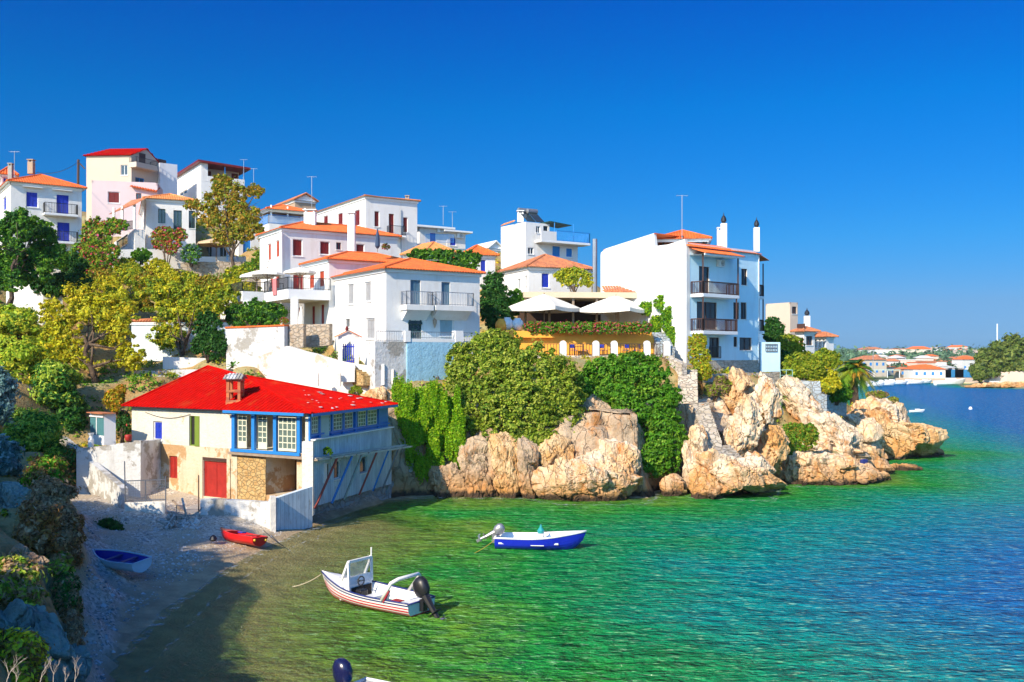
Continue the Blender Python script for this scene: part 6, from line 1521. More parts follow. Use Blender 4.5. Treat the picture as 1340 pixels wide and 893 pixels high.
# ================================================================== boats
def hull_pts(L, B, D, n=18, m=7, bowrise=.35, stern=.82, flare=.15, draft=.18):
    st = []
    for i in range(n + 1):
        t = i / n; x = -L / 2 + L * t
        b = B / 2 * (stern + (1 - stern) * math.sin(min(t / .45, 1) * pi / 2)) * (1 if t < .45 else max(0.0, 1 - ((t - .45) / .55) ** 2.3)) 
        s = D - draft + bowrise * max(0, (t - .35) / .65) ** 1.8; k = -draft + (D * .75) * max(0, (t - .78) / .22) ** 2.2
        sec = []
        for j in range(m + 1):
            q = j / m; z = k + (s - k) * q ** 1.25; y = b * (math.sin(min(q * 1.5, 1) * pi / 2) ** .8 * (1 - flare) + flare * q) if q > 0 else 0
            sec.append((x + .12 * q * max(0, (t - .8) / .2) * L * .4, y, z))
        st.append(sec)
    return st
def make_boat(name, label, cat, pos, heading, L, B, D, mats, extras=None, roll=0.0, pitch=0.0, group=None, stripes=(), low=None, floor=.12, rim=.05, deck=.0, **kw):
    root = thing(name, (0, 0, 0), label, cat, group)
    st = hull_pts(L, B, D, **kw); n = len(st); m = len(st[0]) - 1; j0 = 3 if low else 0
    def shell(ja, jb, off=0.0):
        mb = MB()
        for sgn in (1, -1):
            idx = [mb.add([(x, sgn * (y + off), z) for x, y, z in sec[ja:jb + 1]]) for sec in st]
            for i in range(n - 1):
                for j in range(jb - ja):
                    q = (idx[i] + j, idx[i + 1] + j, idx[i + 1] + j + 1, idx[i] + j + 1); mb.face(q if sgn < 0 else q[::-1])
        s0 = st[0][ja:jb + 1]; mb.poly(*[(x, -y - off, z) for x, y, z in s0], *[(x, y + off, z) for x, y, z in reversed(s0)])
        return mb
    if low: shell(0, j0).build('bottom', low, root, smooth=False); shell(j0, m).build('hull', mats[0], root, smooth=False)
    else: shell(0, m).build('hull', mats[0], root)
    mb = MB(); 
    zf = floor
    ins = []
    for i, sec in enumerate(st):
        x, y, z = sec[-1]; yi = max(y - .09, .005); ins.append((min(x, L / 2 - .1), yi, z, max(zf, sec[0][2] + .22)))
    for sgn in (1, -1):
        for i in range(n - 1):
            a, b = ins[i], ins[i + 1]; q = [(a[0], sgn * a[1], a[2] - .01), (b[0], sgn * b[1], b[2] - .01), (b[0], sgn * b[1] * .7, b[3]), (a[0], sgn * a[1] * .7, a[3])]; mb.poly(*(q if sgn > 0 else q[::-1]))
    for i in range(n - 1):
        a, b = ins[i], ins[i + 1]; mb.poly((a[0], -a[1] * .7, a[3]), (b[0], -b[1] * .7, b[3]), (b[0], b[1] * .7, b[3]), (a[0], a[1] * .7, a[3]))
    a = ins[0]; mb.poly((a[0] + .06, -a[1], a[2] - .05), (a[0] + .06, a[1], a[2] - .05), (a[0] + .06, a[1] * .7, a[3]), (a[0] + .06, -a[1] * .7, a[3]))
    mb.build('inside', mats[1], root)
    mb = MB()
    for sgn in (1, -1): mb.tube([(s[-1][0], sgn * max(s[-1][1] - .03, 0), s[-1][2]) for s in st], rim, 6)
    s0 = st[0][-1]; mb.tube([(s0[0], -s0[1], s0[2] - .02), (s0[0], s0[1], s0[2] - .02)], rim, 6); mb.build('gunwale', mats[2], root, smooth=True)
    if deck:
        mb = MB(); k0 = int((1 - deck) * (n - 1))
        for i in range(k0, n - 1):
            a, b = st[i][-1], st[i + 1][-1]; mb.poly((a[0], -a[1], a[2] + .02), (b[0], -b[1], b[2] + .02), (b[0], 0, b[2] + .06), (a[0], 0, a[2] + .06)); mb.poly((a[0], 0, a[2] + .06), (b[0], 0, b[2] + .06), (b[0], b[1], b[2] + .02), (a[0], a[1], a[2] + .02))
        a = st[k0][-1]; mb.poly((a[0], -a[1], a[2] + .02), (a[0], 0, a[2] + .06), (a[0], a[1], a[2] + .02), (a[0], a[1] * .6, floor + .15), (a[0], -a[1] * .6, floor + .15)); mb.build('foredeck', mats[1], root)
    for k, (q, wd, mt) in enumerate(stripes):
        mb = MB()
        for sgn in (1, -1):
            prev = None
            for sec in st[:-1]:
                jj = q * m; j = int(jj); fr = jj - j; P_ = Vector(sec[j]).lerp(Vector(sec[min(j + 1, m)]), fr); up = (Vector(sec[min(j + 1, m)]) - Vector(sec[j])).normalized() * wd
                p0 = Vector((P_.x, sgn * (P_.y + .012), P_.z)); p1 = p0 + Vector((up.x, sgn * up.y, up.z)); kk = mb.add([p0, p1])
                if prev is not None: mb.face((prev, kk, kk + 1, prev + 1))
                prev = kk
        mb.build('stripe', mt, root)
    if extras: extras(root, st, L, B, D)
    root.location = pos; root.rotation_euler = (roll, pitch, heading)
    return root
def outboard(root, x, z, tilt, cowl, leg=BLACK, s=1.0):
    """tilt: 0 down, 1 raised; hangs behind the transom at -x"""
    M = Matrix.Rotation(R_(62) * tilt, 3, 'Y'); o = Vector((x - .05, 0, z))
    def T_(p): return o + M @ (Vector(p) * s)
    mb = MB()
    for i, (zz, a, b, xo) in enumerate(((0, .17, .14, -.2), (.12, .27, .18, -.2), (.34, .29, .19, -.22), (.5, .22, .15, -.24), (.56, .1, .08, -.25))):
        k = mb.add([T_((xo + a * cos(t), b * sin(t), zz + .1)) for t in [j * pi / 6 for j in range(12)]])
        if i: 
            for j in range(12): mb.face((k - 12 + j, k - 12 + (j + 1) % 12, k + (j + 1) % 12, k + j))
    mb.face([k + j for j in range(12)]); mt = mb.build('outboard_motor', cowl, root, smooth=True)
    mb = MB(); mb.tube([T_((-.2, 0, .12)), T_((-.2, 0, -.35)), T_((-.22, 0, -.75))], [.13 * s, .09 * s, .06 * s], 8); mb.tube([T_((-.08, 0, -.78)), T_((-.2, 0, -.78)), T_((-.42, 0, -.78))], [.03 * s, .075 * s, .05 * s], 8)
    mb.box(T_((-.42, -.12, -.5)), M @ Vector((.36, 0, 0)) * s, M @ Vector((0, .24, 0)) * s, M @ Vector((0, 0, .02)) * s); mb.box(T_((-.28, -.01, -1.0)), M @ Vector((.16, 0, .0)) * s, M @ Vector((0, .02, 0)) * s, M @ Vector((0, 0, .25)) * s); mb.build('motor_leg', leg, mt)
    mb = MB()
    for j in range(3): t = j * 2 * pi / 3; c_ = Vector((-.45, 0, -.78)); mb.poly(T_(c_), T_(c_ + Vector((-.03, cos(t - .4) * .13, sin(t - .4) * .13))), T_(c_ + Vector((.02, cos(t) * .17, sin(t) * .17))), T_(c_ + Vector((.04, cos(t + .4) * .13, sin(t + .4) * .13))))
    mb.build('propeller', METAL, mt)
    mb = MB(); mb.box(o + Vector((-.14, -.12, -.32)), (.2, 0, 0), (0, .24, 0), (0, 0, .42)); mb.build('bracket', leg, mt)
GEL = paint('white_gelcoat', (.80, .80, .78), .25, .06); BGEL = paint('blue_gelcoat', (.012, .025, .5), .25, .15); RGEL = paint('red_gelcoat', (.60, .012, .012), .35, .15); ANTI = paint('red_antifouling', (.55, .06, .02), .6, .3)
NAVY = paint('navy_stripe', (.02, .03, .16), .4, .1); STRIPE = paint('red_stripe', (.55, .03, .05), .4, .2); TEAL = paint('teal_plastic', (.02, .32, .33), .4, .1)
def ex1(root, st, L, B, D):
    s = st[0][-1][2]; h = B / 2
    mb = MB(); x0 = .55; w = .62; z0 = .1; fr = [(x0, z0), (x0 + .55, z0), (x0 + .42, .95), (x0 + .12, 1.02), (x0 + .06, .72)]
    mb.poly(*[(x, -w, z) for x, z in fr]); mb.poly(*[(x, w, z) for x, z in reversed(fr)])
    for i in range(5): j = (i + 1) % 5; mb.poly((fr[i][0], -w, fr[i][1]), (fr[i][0], w, fr[i][1]), (fr[j][0], w, fr[j][1]), (fr[j][0], -w, fr[j][1]))
    co = mb.build('console', GEL, root)
    mb = MB(); mb.poly((x0 + .0, -w * .9, .62), (x0 + .0, w * .9, .62), (x0 - .002, w * .9, .12), (x0 - .002, -w * .9, .12)); mb.build('dark_footwell', DARK, co)
    mb = MB()
    for sg in (-1, 1): mb.bar((x0 + .45, sg * w, .9), (x0 + .1, sg * w, 1.62), .09); mb.bar((x0 + .06, sg * w, .7), (x0 + .1, sg * w, 1.62), .08); mb.bar((x0 + .5, sg * w, .1), (x0 + .45, sg * w, .9), .06)
    mb.bar((x0 + .1, -w, 1.62), (x0 + .1, w, 1.62), .1); mb.build('windscreen_frame', GEL, co)
    mb = MB(); mb.poly((x0 + .43, -w, .95), (x0 + .43, w, .95), (x0 + .13, w, 1.58), (x0 + .13, -w, 1.58)); mb.poly((x0 + .431, w, .95), (x0 + .431, -w, .95), (x0 + .131, -w, 1.58), (x0 + .131, w, 1.58)); gm, t, b = nodemat('clear_screen'); b.inputs['Base Color'].default_value = (.5, .55, .55, 1); b.inputs['Alpha'].default_value = .35; b.inputs['Roughness'].default_value = .05; mb.build('windscreen', gm, co)
    mb = MB(); mb.tube([(x0 - .12, .15 + .17 * cos(t), .85 + .17 * sin(t)) for t in [i * pi / 6 for i in range(13)]], .025, 5); mb.bar((x0 + .1, .15, .85), (x0 - .12, .15, .85), .03); mb.bar((x0 - .12, -.02, .85), (x0 - .12, .32, .85), .03); mb.build('steering_wheel', BLACK, co)
    mb = MB(); mb.tube([(x0 + .1, -w, 1.62), (x0 + .1, -w, 2.0)], .03, 6); mb.build('light_mast', GEL, co)
    mb = MB(); mb.tube([(1.5, -.3, .55), (1.5, -.3, .82), (1.5, .3, .82), (1.5, .3, .55)], .025, 6); mb.build('bow_rail', GEL, root)
    mb = MB(); mb.tube([(-1.15, -h * .93, s - .02), (-1.75, -h * .86, 1.2), (-1.88, -h * .6, 1.32), (-1.88, h * .6, 1.32), (-1.75, h * .86, 1.2), (-1.35, h * .93, s - .02)], .075, 8); mb.build('stern_arch', GEL, root, smooth=True)
    mb = MB(); mb.bar((-1.65, h * .83, .9), (-1.42, h * .9, .45), .17, .03); mb.build('red_panel', STRIPE, root)
    mb = MB(); mb.box((-.35, -h * .8, .28), (.45, 0, 0), (0, h * 1.6, 0), (0, 0, .07)); mb.build('thwart', GEL, root)
    mb = MB(); mb.box((-2.25, -h * .78, .3), (.5, 0, 0), (0, h * 1.56, 0), (0, 0, .1)); mb.build('stern_bench', GEL, root)
    mb = MB(); mb.box((-1.5, -.25, .13), (.45, 0, 0), (0, .5, 0), (0, 0, .2)); mb.build('fuel_tank', RED, root, bevel=.03)
    mb = MB(); mb.box((.1, .1, .13), (.3, 0, 0), (0, .4, 0), (0, 0, .45)); mb.build('seat', BLACK, root, bevel=.04)
    mb = MB(); mb.box((-1.0, -.3, .13), (.4, 0, 0), (0, .4, 0), (0, 0, .1)); mb.build('green_net', paint('green_net', (.03, .15, .1)), root)
    outboard(root, -L / 2, s - .05, .62, BLACK, s=1.25)
p1, p2 = G(432, 768), G(553, 806); cc = (p1 + p2) / 2; cc.y -= .5; hd = R_(144)
make_boat('motorboat', 'white open motorboat with red and navy stripes, console and black outboard moored near the beach', 'boat', (cc.x, cc.y, 0), hd, 5.1, 1.85, .70, (GEL, GEL, NAVY), ex1, low=ANTI, deck=.3, rim=.035, bowrise=.3, stripes=((.46, .06, STRIPE), (.60, .06, STRIPE), (.74, .045, STRIPE), (.88, .05, NAVY)), draft=.16, pitch=-.01)
rope = lambda a, b, lb, sag=.3, m=None: (lambda mb: (mb.tube([Vector(a).lerp(Vector(b), t) + Vector((0, 0, -sag * 4 * t * (1 - t))) for t in [i / 10 for i in range(11)]], .018, 5), mb.top('mooring_rope', m or paint('pale_rope', (.5, .42, .3), .9), lb, 'rope')))(MB())
bow = S(420, 752, 38.9); rope(bow, G(383, 768, .05), 'pale mooring rope from the bow of the striped motorboat into the shallows', .08)
def ex2(root, st, L, B, D):
    s = st[0][-1][2]; h = B / 2
    mb = MB(); mb.box((-1.95, -h * .84, .3), (.5, 0, 0), (0, h * 1.68, 0), (0, 0, .08)); mb.build('stern_bench', GEL, root)
    mb = MB(); mb.box((.55, -h * .8, .3), (.45, 0, 0), (0, h * 1.6, 0), (0, 0, .08)); mb.build('thwart', GEL, root)
    mb = MB(); mb.box((-.1, -.3, .1), (.35, 0, 0), (0, .6, 0), (0, 0, .65)); c = mb.build('console', GEL, root, bevel=.04)
    mb = MB(); mb.lathe((.1, 0, .76), [(.16, 0), (.18, .12), (.07, .28), (.03, .42)], 10); mb.build('teal_cover', TEAL, c)
    mb = MB()
    for sg in (-1, 1): mb.tube([(-1.6, sg * h * .4, .14), (.4, sg * h * .4, .14)], .03, 5)
    mb.build('oar', WOOD, root)
    mb = MB(); q = st[8]; mb.box((-.35, -q[5][1] - .012, .26), (.65, 0, 0), (0, -.012, 0), (0, 0, .035)); mb.build('maker_plate', WPAINT, root)
    outboard(root, -L / 2, s - .02, 1.0, METAL, METAL, s=.95)
p1, p2 = G(651, 716), G(752, 719); cc = (p1 + p2) / 2
make_boat('motorboat', 'small cobalt blue and white boat with a raised grey outboard, moored below the rocks', 'boat', (cc.x + .15, cc.y, 0), math.atan2(p2.y - p1.y, p2.x - p1.x) + .05, 4.3, 1.65, .72, (BGEL, GEL, GEL), ex2, deck=.22, rim=.05, bowrise=.3, draft=.14)
rope(Vector((cc.x - 2.0, cc.y, .45)), Vector((cc.x - 3.0, cc.y - 1.2, .0)), 'yellow rope trailing from the stern of the blue boat', .05, paint('yellow_rope', (.5, .4, .05), .9))
def ex3(root, st, L, B, D):
    mb = MB(); h = B / 2
    for i, (x, w, z) in enumerate(((-L / 2 + .05, .9, .5), (-L / 2 + .5, .95, .62), (-L / 2 + 1.1, .9, .52))):
        k = mb.add([(x, -h * w, z - .12), (x, -h * .4, z + .06), (x, h * .3, z), (x, h * w, z - .12)])
        if i:
            for j in range(3): mb.face((k - 4 + j, k - 3 + j, k + 1 + j, k + j))
    mb.build('blue_tarpaulin', paint('blue_tarpaulin', (.02, .22, .6), .6, .3), root)
    outboard(root, -L / 2, .42, .1, paint('navy_cowl', (.012, .015, .07), .25), BLACK, s=1.15)
p1 = Vector((-4.5, 26.15, 0)); make_boat('motorboat', 'grey boat with navy outboard and blue tarpaulin, cut off by the bottom edge', 'boat', (p1.x + 1.75, p1.y - 1.25, 0), math.atan2(-1.25, 1.75), 4.2, 1.6, .7, (GEL, GREY, GEL), ex3, draft=.15)
# dinghies on the shingle
def exd(root, st, L, B, D):
    h = B / 2
    for x in (-.7, .25): mb = MB(); mb.box((x, -h * .88, .24), (.22, 0, 0), (0, h * 1.76, 0), (0, 0, .035)); mb.build('thwart', BLUE if False else NAVY, root)
BLIN = paint('blue_dinghy_inside', (.012, .03, .36), .4, .2); PALEB = paint('pale_blue_hull_paint', (.50, .66, .78), .4, .15)
a_ = S(114, 731, 42.2); p = G(152, 752, .5); z_ = gh(p.x, p.y)
make_boat('rowing_dinghy', 'small pale blue rowing dinghy with cobalt blue inside lying on the shingle', 'boat', (p.x - .1, p.y + .5, z_ + .17), math.atan2(.85, -1.5), 2.95, 1.25, .5, (PALEB, BLIN, PALEB), exd, roll=R_(-7), floor=.02, bowrise=.16, draft=.16, rim=.035)
def exr(root, st, L, B, D):
    mb = MB(); mb.box((-.25, -.14, .36), (.35, 0, 0), (0, .28, 0), (0, 0, .06)); mb.build('blue_cushion', BLIN, root, bevel=.02)
    for x in (-.9, .6): mb = MB(); mb.box((x, -B * .42, .3), (.2, 0, 0), (0, B * .84, 0), (0, 0, .035)); mb.build('thwart', RGEL, root)
    for sg in (-1, 1): mb = MB(); mb.lathe((-L / 2 - .02, sg * B * .3, .16), [(.05, -.05), (.07, 0), (.05, .05)], 8); mb.build('yellow_fender', paint('yellow_plastic', (.8, .5, .02)), root)
p = G(312, 706, .45); z_ = gh(p.x, p.y)
make_boat('rowing_dinghy', 'bright red plastic dinghy pulled up against the beach wall', 'boat', (p.x, p.y + .3, z_ + .18), math.atan2(1.4, -2.0), 2.9, 1.15, .46, (RGEL, RGEL, RGEL), exr, roll=R_(8), floor=.2, deck=.25, bowrise=.12, draft=.16, rim=.04)
# buoys / stones on the beach
mb = MB(); mb.lathe(G(279, 707, .5), [(.1, -.05), (.2, .05), (.12, .2), (.03, .25)], 10); mb.top('mooring_stone', BLACK, 'dark mooring stone on the shingle left of the red dinghy', 'stone')
rope(G(345, 694, .5), G(372, 716, .02), 'thin dark line from the stone footing into the shallow water', .05, BLACK)
# ================================================================== rock outcrops along the water
def rk(u, v, Y, r, seed, mat, label, name='sea_rock', zc=None, **kw):
    if name == 'bank_rock':
        hy = hitY(u, v + 8)
        if hy: r = tuple(q * hy / Y for q in r); Y = hy
    p = S(u, v, Y)
    if zc is not None: p.z = zc
    return rock(name, tuple(p), r, seed, mat, label, 'rock', **kw)
rk(780, 625, 64.0, (3.9, 2.0, 2.2), 3.1, LIME, 'broad pale limestone block at the waterline between the olive and the green bush', zc=1.1, sub=6, amp=.16, tilt=.06)
rk(812, 605, 64.6, (1.7, 1.4, 2.4), 4.4, LIME, 'upright pale block forming the right shoulder of the broad limestone', zc=1.9, sub=5, amp=.2)
rk(722, 600, 65.6, (1.4, 1.2, 2.0), 5.2, LIMEO, 'orange-stained rock in the hollow behind the broad limestone', zc=2.6, sub=5)
rk(692, 615, 65.0, (1.1, 1.0, 2.6), 6.6, LIMEG, 'tall narrow pale rock rib left of the broad limestone', zc=1.8, sub=5, amp=.16, tilt=-.2)
rk(662, 606, 65.2, (1.2, 1.0, 3.0), 7.7, LIMEO, 'tall orange-edged rock rib under the olive-green bush', zc=1.9, sub=5, amp=.16, tilt=-.16)
rk(628, 608, 65.7, (1.9, 1.1, 3.0), 8.9, LIMEG, 'grey leaning slab at the foot of the cliff beside the ivy', zc=1.4, sub=5, amp=.18, tilt=-.12)
rk(585, 622, 65.9, (1.7, 1.0, 2.2), 9.3, LIMEG, 'dark grey boulder under the hanging ivy', zc=.7, sub=5)
rk(774, 552, 68.5, (1.4, 1.0, 2.3), 12.1, LIMEG, 'brownish cliff block showing between the two large bushes', sub=5)
rk(876, 633, 65.8, (.85, .8, 1.1), 13.3, LIME, 'small whitish rock standing in the water right of the green bush', zc=.55, sub=5, amp=.14)
rk(530, 610, 66.5, (.9, .8, 2.6), 14.2, WORN, 'whitish plaster-smeared rock face between the sea wall and the ivy', zc=2.2, sub=5, amp=.12)
rk(500, 540, 69.0, (2.6, 1.4, 2.2), 15.2, LIMEO, 'ochre ledge of rock below the white piers and steps', sub=5, amp=.16)
rk(958, 622, 65.6, (3.2, 1.9, 1.9), 21.4, LIME, 'large pale boulder at the waterline below the long stone steps', zc=1.3, sub=6, amp=.2)
rk(912, 590, 67.0, (1.2, 1.3, 2.9), 22.5, LIME, 'tall pale rock left of the long stone steps', zc=2.3, sub=5)
rk(925, 632, 64.9, (1.5, 1.1, 1.3), 23.6, LIMEO, 'low orange-footed rock at the left foot of the large boulder', zc=.6, sub=5)
rk(974, 560, 69.5, (1.2, 1.3, 2.7), 24.7, LIME, 'pale fractured pillar of rock right of the long steps', sub=5, amp=.2, tilt=.2)
rk(990, 612, 67.0, (1.4, 1.3, 1.5), 25.1, LIME, 'pale rock at the right shoulder of the large boulder', zc=1.5, sub=5, tilt=.3)
rk(968, 516, 76, (1.5, 1.3, 2.2), 26.3, LIMEO, 'orange-brown upright rock directly below the rubble wall', sub=5, amp=.18, tilt=.15)
rk(1000, 545, 73.5, (1.5, 1.3, 3.4), 27.2, LIME, 'tall leaning cream rock between the orange pillar and the small palm', sub=5, amp=.18, tilt=.25)
rk(1010, 590, 70.5, (1.3, 1.3, 2.0), 28.8, LIMEO, 'brown-shadowed rock beside the hedge, above the inlet', sub=5, tilt=.2)
rk(1048, 528, 80, (1.2, 1.5, 3.2), 31.7, LIME, 'pale slanting slab running down from the grey-blue wall', sub=5, amp=.14, tilt=-.55)
rk(1085, 565, 77.5, (1.5, 1.6, 3.0), 32.4, LIME, 'second pale slanting slab, right of the hedge', sub=5, amp=.15, tilt=-.75)
rk(1095, 575, 79.5, (2.2, 1.8, 1.8), 33.3, LIME, 'pale broken rock between the slanting slab and the headland', sub=5, tilt=.2)
rk(1085, 612, 72.5, (3.9, 2.1, 1.5), 34.9, LIME, 'long low white rock shelf at the waterline', zc=.9, sub=6, amp=.18, tilt=.08)
rk(1040, 606, 72.8, (1.7, 1.6, 1.7), 35.2, LIME, 'rounded pale rock at the left end of the low white shelf', zc=1.1, sub=5)
rk(1138, 622, 74.0, (2.2, 1.2, .85), 36.5, LIME, 'low pointed tip of the white rock shelf', zc=.35, sub=5, tilt=.12)
rk(1165, 565, 91, (4.6, 3.6, 3.2), 41.2, LIMEO, 'big orange and cream headland rock, the farthest mass in the water', zc=1.7, sub=6, amp=.2)
rk(1125, 562, 88, (2.3, 2.2, 3.0), 42.6, LIME, 'pale rock on the left flank of the orange headland', zc=2.2, sub=5, tilt=-.2)
rk(1150, 540, 93, (3.6, 2.6, 2.0), 43.9, LIME, 'cream crest of the headland with dry grass', zc=3.9, sub=5, tilt=.2)
rk(1198, 580, 92.5, (2.8, 1.9, 1.6), 44.4, LIMEO, 'orange ledge stepping down at the tip of the headland', zc=.7, sub=5, tilt=.25)
rk(1216, 590, 93, (1.4, .9, .8), 45.8, LIMEO, 'last small orange rock at the very tip of the headland', zc=.25, sub=4)
rk(1124, 590, 82, (1.2, 1.0, 1.4), 46.6, LIMEG, 'dark rock in the cleft between shelf and headland', zc=.5, sub=4)
rk(1186, 616, 80.5, (1.6, .6, .5), 47.1, LIMEO, 'flat orange rock lying alone in the water off the shelf', zc=.15, sub=5, amp=.12)
# foreground bank, lower left
rk(30, 868, 18.5, (1.0, 1.0, 1.15), 51.2, SCHIST, 'big grey-green slab of layered rock in the lower left foreground', name='bank_rock', sub=6, amp=.14, tilt=.55, rot=.4)
rk(88, 885, 19.0, (.5, .6, .8), 52.2, SCHIST, 'smaller grey-green rock beside the foreground slab', name='bank_rock', sub=5, amp=.14, tilt=.5)
rk(4, 655, 30, (.9, .8, .8), 53.2, SCHIST, 'layered pale green rock at the left edge below the blue-green bush', name='bank_rock', sub=5, amp=.18, tilt=.35)
rk(30, 742, 31, (.8, .7, .6), 54.2, LIMEG, 'brown rock showing under the russet bushes of the bank', name='bank_rock', sub=5, amp=.16, tilt=.4)
mb = MB(); p = S(1130, 608, 74.6); mb.box(p + Vector((-.25, -.2, 0)), (.55, .1, 0), (-.05, .35, 0), (.05, 0, .4)); mb.top('beach_bag', NAVY, 'navy beach bag left on the tip of the white rock shelf', 'bag', bevel=.08)

# ================================================================== trees, shrubs and ivy
bush('olive_bush', [E(640, 488, 67.5, 52, 50, 2.6), E(700, 500, 66.8, 54, 45, 2.6), E(618, 528, 67, 33, 40, 2), E(678, 548, 66, 46, 44, 2.3), E(726, 535, 66.5, 32, 42, 2), E(650, 452, 70, 34, 20, 2), E(708, 580, 65.6, 26, 20, 1.4), E(668, 585, 65.4, 20, 16, 1.2), E(602, 478, 69, 18, 26, 1.6), E(748, 520, 67.5, 18, 34, 1.4)], 120000, .19, OLIVE, 'huge olive-green bush covering the middle of the cliff', clump=.2)
bush('evergreen_bush', [E(800, 506, 69, 42, 40, 2.5), E(848, 530, 68, 44, 50, 2.5), E(872, 578, 67, 26, 40, 1.8), E(826, 482, 71, 42, 20, 2), E(790, 520, 69.5, 26, 26, 1.6), E(858, 600, 66.6, 20, 22, 1.3), E(772, 505, 69.3, 20, 24, 1.3)], 90000, .19, GREEN, 'large bright evergreen bush tumbling down the cliff, right of the olive one', clump=.2)
rgi = random.Random(12); ivy = [E(545, 535, 66.4, 22, 28, .9), E(578, 545, 66.5, 22, 34, .9), E(556, 512, 68, 28, 9, 1.0)]
for _ in range(46):
    u_ = rgi.uniform(522, 606); v_ = rgi.uniform(512, 610); ivy.append(E(u_, v_ - (8 if u_ < 535 else 0), rgi.uniform(65.6, 66.6), rgi.uniform(4, 10), rgi.uniform(8, 20), .45))
bush('ivy_curtain', ivy, 50000, .16, IVY, 'yellow-green curtain of ivy hanging over the cliff right of the red-roofed house', stems=False, droop=.9, clump=.16, aspect=1.4)
def ltree(nm, bu, bv, bY, tu, tv, r, blobs, n, size, palette, label, **kw): return tree(nm, S(bu, bv, bY), S(tu, tv, bY), r, blobs, n, size, palette, label, **kw)
ltree('autumn_tree', 126, 502, 72, 108, 440, .26, [E(118, 402, 73, 50, 26, 2.2), E(84, 436, 72, 26, 26, 1.8), E(152, 432, 73, 30, 30, 1.8), E(172, 468, 72, 20, 18, 1.2), E(140, 398, 74, 40, 18, 1.8), E(98, 468, 72, 22, 14, 1.2), E(66, 408, 73, 16, 20, 1.2)], 42000, .2, YEL, 'leaning yellow tree with a dark forked trunk above the whitewashed wall', seed=3, nbr=11, clump=.3, cden=.7, fill=.6)
ltree('autumn_tree', 240, 486, 78, 238, 440, .22, [E(232, 398, 80, 42, 26, 2.2), E(205, 378, 82, 32, 16, 1.8), E(262, 405, 80, 28, 24, 1.8), E(222, 440, 79, 26, 18, 1.5), E(285, 390, 82, 28, 18, 1.6)], 42000, .2, np.concatenate([YEL, YG]), 'yellow-green tree above the left half of the red roof', seed=5, nbr=9, clump=.28, fill=.5)
bush('evergreen_tree', [E(273, 432, 76.5, 20, 24, 1.2), E(282, 452, 76, 15, 18, 1.0), E(262, 452, 76.5, 12, 14, .9)], 20000, .17, DGRN, 'small dark green tree left of the mottled white wall', cat='tree')
ltree('autumn_tree', 308, 357, 95, 300, 300, .2, [E(296, 256, 95, 30, 16, 2), E(275, 282, 95, 20, 18, 1.8), E(314, 284, 95, 26, 22, 2), E(334, 250, 95, 12, 9, 1), E(300, 308, 95, 24, 14, 1.5), E(252, 268, 95, 12, 7, 1), E(330, 302, 95, 15, 14, 1.3), E(290, 238, 95, 16, 9, 1)], 36000, .21, AUT, 'tall airy autumn-coloured tree on the upper terrace beside the beige parasol', seed=8, nbr=12, clump=.3, fill=.55)
ltree('broadleaf_tree', 12, 400, 74, 20, 340, .2, [E(22, 296, 76, 24, 22, 2), E(48, 305, 78, 26, 18, 1.8), E(10, 338, 75, 22, 28, 1.6), E(62, 335, 78, 28, 22, 1.8), E(36, 352, 76, 32, 22, 1.8), E(14, 368, 74, 18, 14, 1.2)], 52000, .2, np.concatenate([DGRN, GREEN]), 'tall dark green tree in front of the blue-shuttered house, far left', seed=11, nbr=8, clump=.26)
bush('broadleaf_shrub', [E(88, 352, 82, 26, 22, 1.8), E(70, 372, 80, 28, 16, 1.8), E(104, 375, 80, 20, 14, 1.5)], 26000, .19, DGRN, 'dark green shrub mass right of the tall left tree')
bush('flowering_shrub', [E(128, 302, 90, 22, 16, 1.8), E(112, 335, 88, 22, 26, 1.8), E(138, 335, 88, 18, 22, 1.6), E(150, 296, 90, 18, 10, 1.2)], 26000, .19, np.concatenate([YG, GREEN]), 'bright green shrub topped with orange-red flowers below the porch house', extra=FLOW, extra_p=.12)
bush('bougainvillea', [E(215, 306, 96.5, 15, 10, 1.2), E(224, 320, 96.3, 13, 12, 1.1), E(208, 318, 96.3, 9, 9, .9), E(236, 308, 96.5, 9, 9, .9)], 12000, .17, np.concatenate([AUT, GREEN]), 'bougainvillea with pink flowers climbing below the dark green windows', extra=FLOW, extra_p=.28, base=S(218, 350, 96))
bush('garden_shrub', [E(185, 334, 94, 13, 9, 1)], 6000, .16, GREEN, 'round green shrub in front of the white garden wall, left of the bougainvillea')
bush('garden_shrub', [E(250, 332, 94.5, 13, 13, 1)], 6500, .16, np.concatenate([BLUEG, GREEN]), 'blue-green shrub in front of the white garden wall, right of the bougainvillea')
bush('garden_shrub', [E(338, 345, 92, 9, 16, 1), E(326, 352, 92, 10, 9, 1)], 8000, .16, np.concatenate([GREEN, YG]), 'green shrub against the left corner of the tall white house with red shutters')
bush('garden_shrub', [E(334, 408, 80, 18, 16, 1.5), E(354, 412, 79, 20, 15, 1.4), E(312, 414, 81, 18, 14, 1.5)], 24000, .17, np.concatenate([DGRN, GREEN]), 'dense green shrub below the left balcony, above the red-coped wall')
bush('evergreen_tree', [E(646, 385, 82, 16, 28, 1.6), E(650, 415, 81, 18, 22, 1.6), E(638, 400, 82, 10, 20, 1.2)], 24000, .19, DGRN, 'dark evergreen tree right of the corner house', cat='tree')
bush('evergreen_tree', [E(674, 392, 84, 13, 12, 1.2), E(668, 405, 83.5, 12, 14, 1.1)], 9000, .17, GREEN, 'smaller lighter green tree behind the left big parasol', cat='tree')
bush('vine_pergola', [E(560, 335, 91, 28, 9, 2.2), E(590, 337, 90.5, 28, 10, 2.2), E(615, 340, 90, 14, 12, 1.8), E(605, 350, 89.5, 18, 8, 1.2)], 22000, .18, np.concatenate([DGRN, GREEN]), 'dark green vine covering the roof terrace behind the corner house', stems=False)
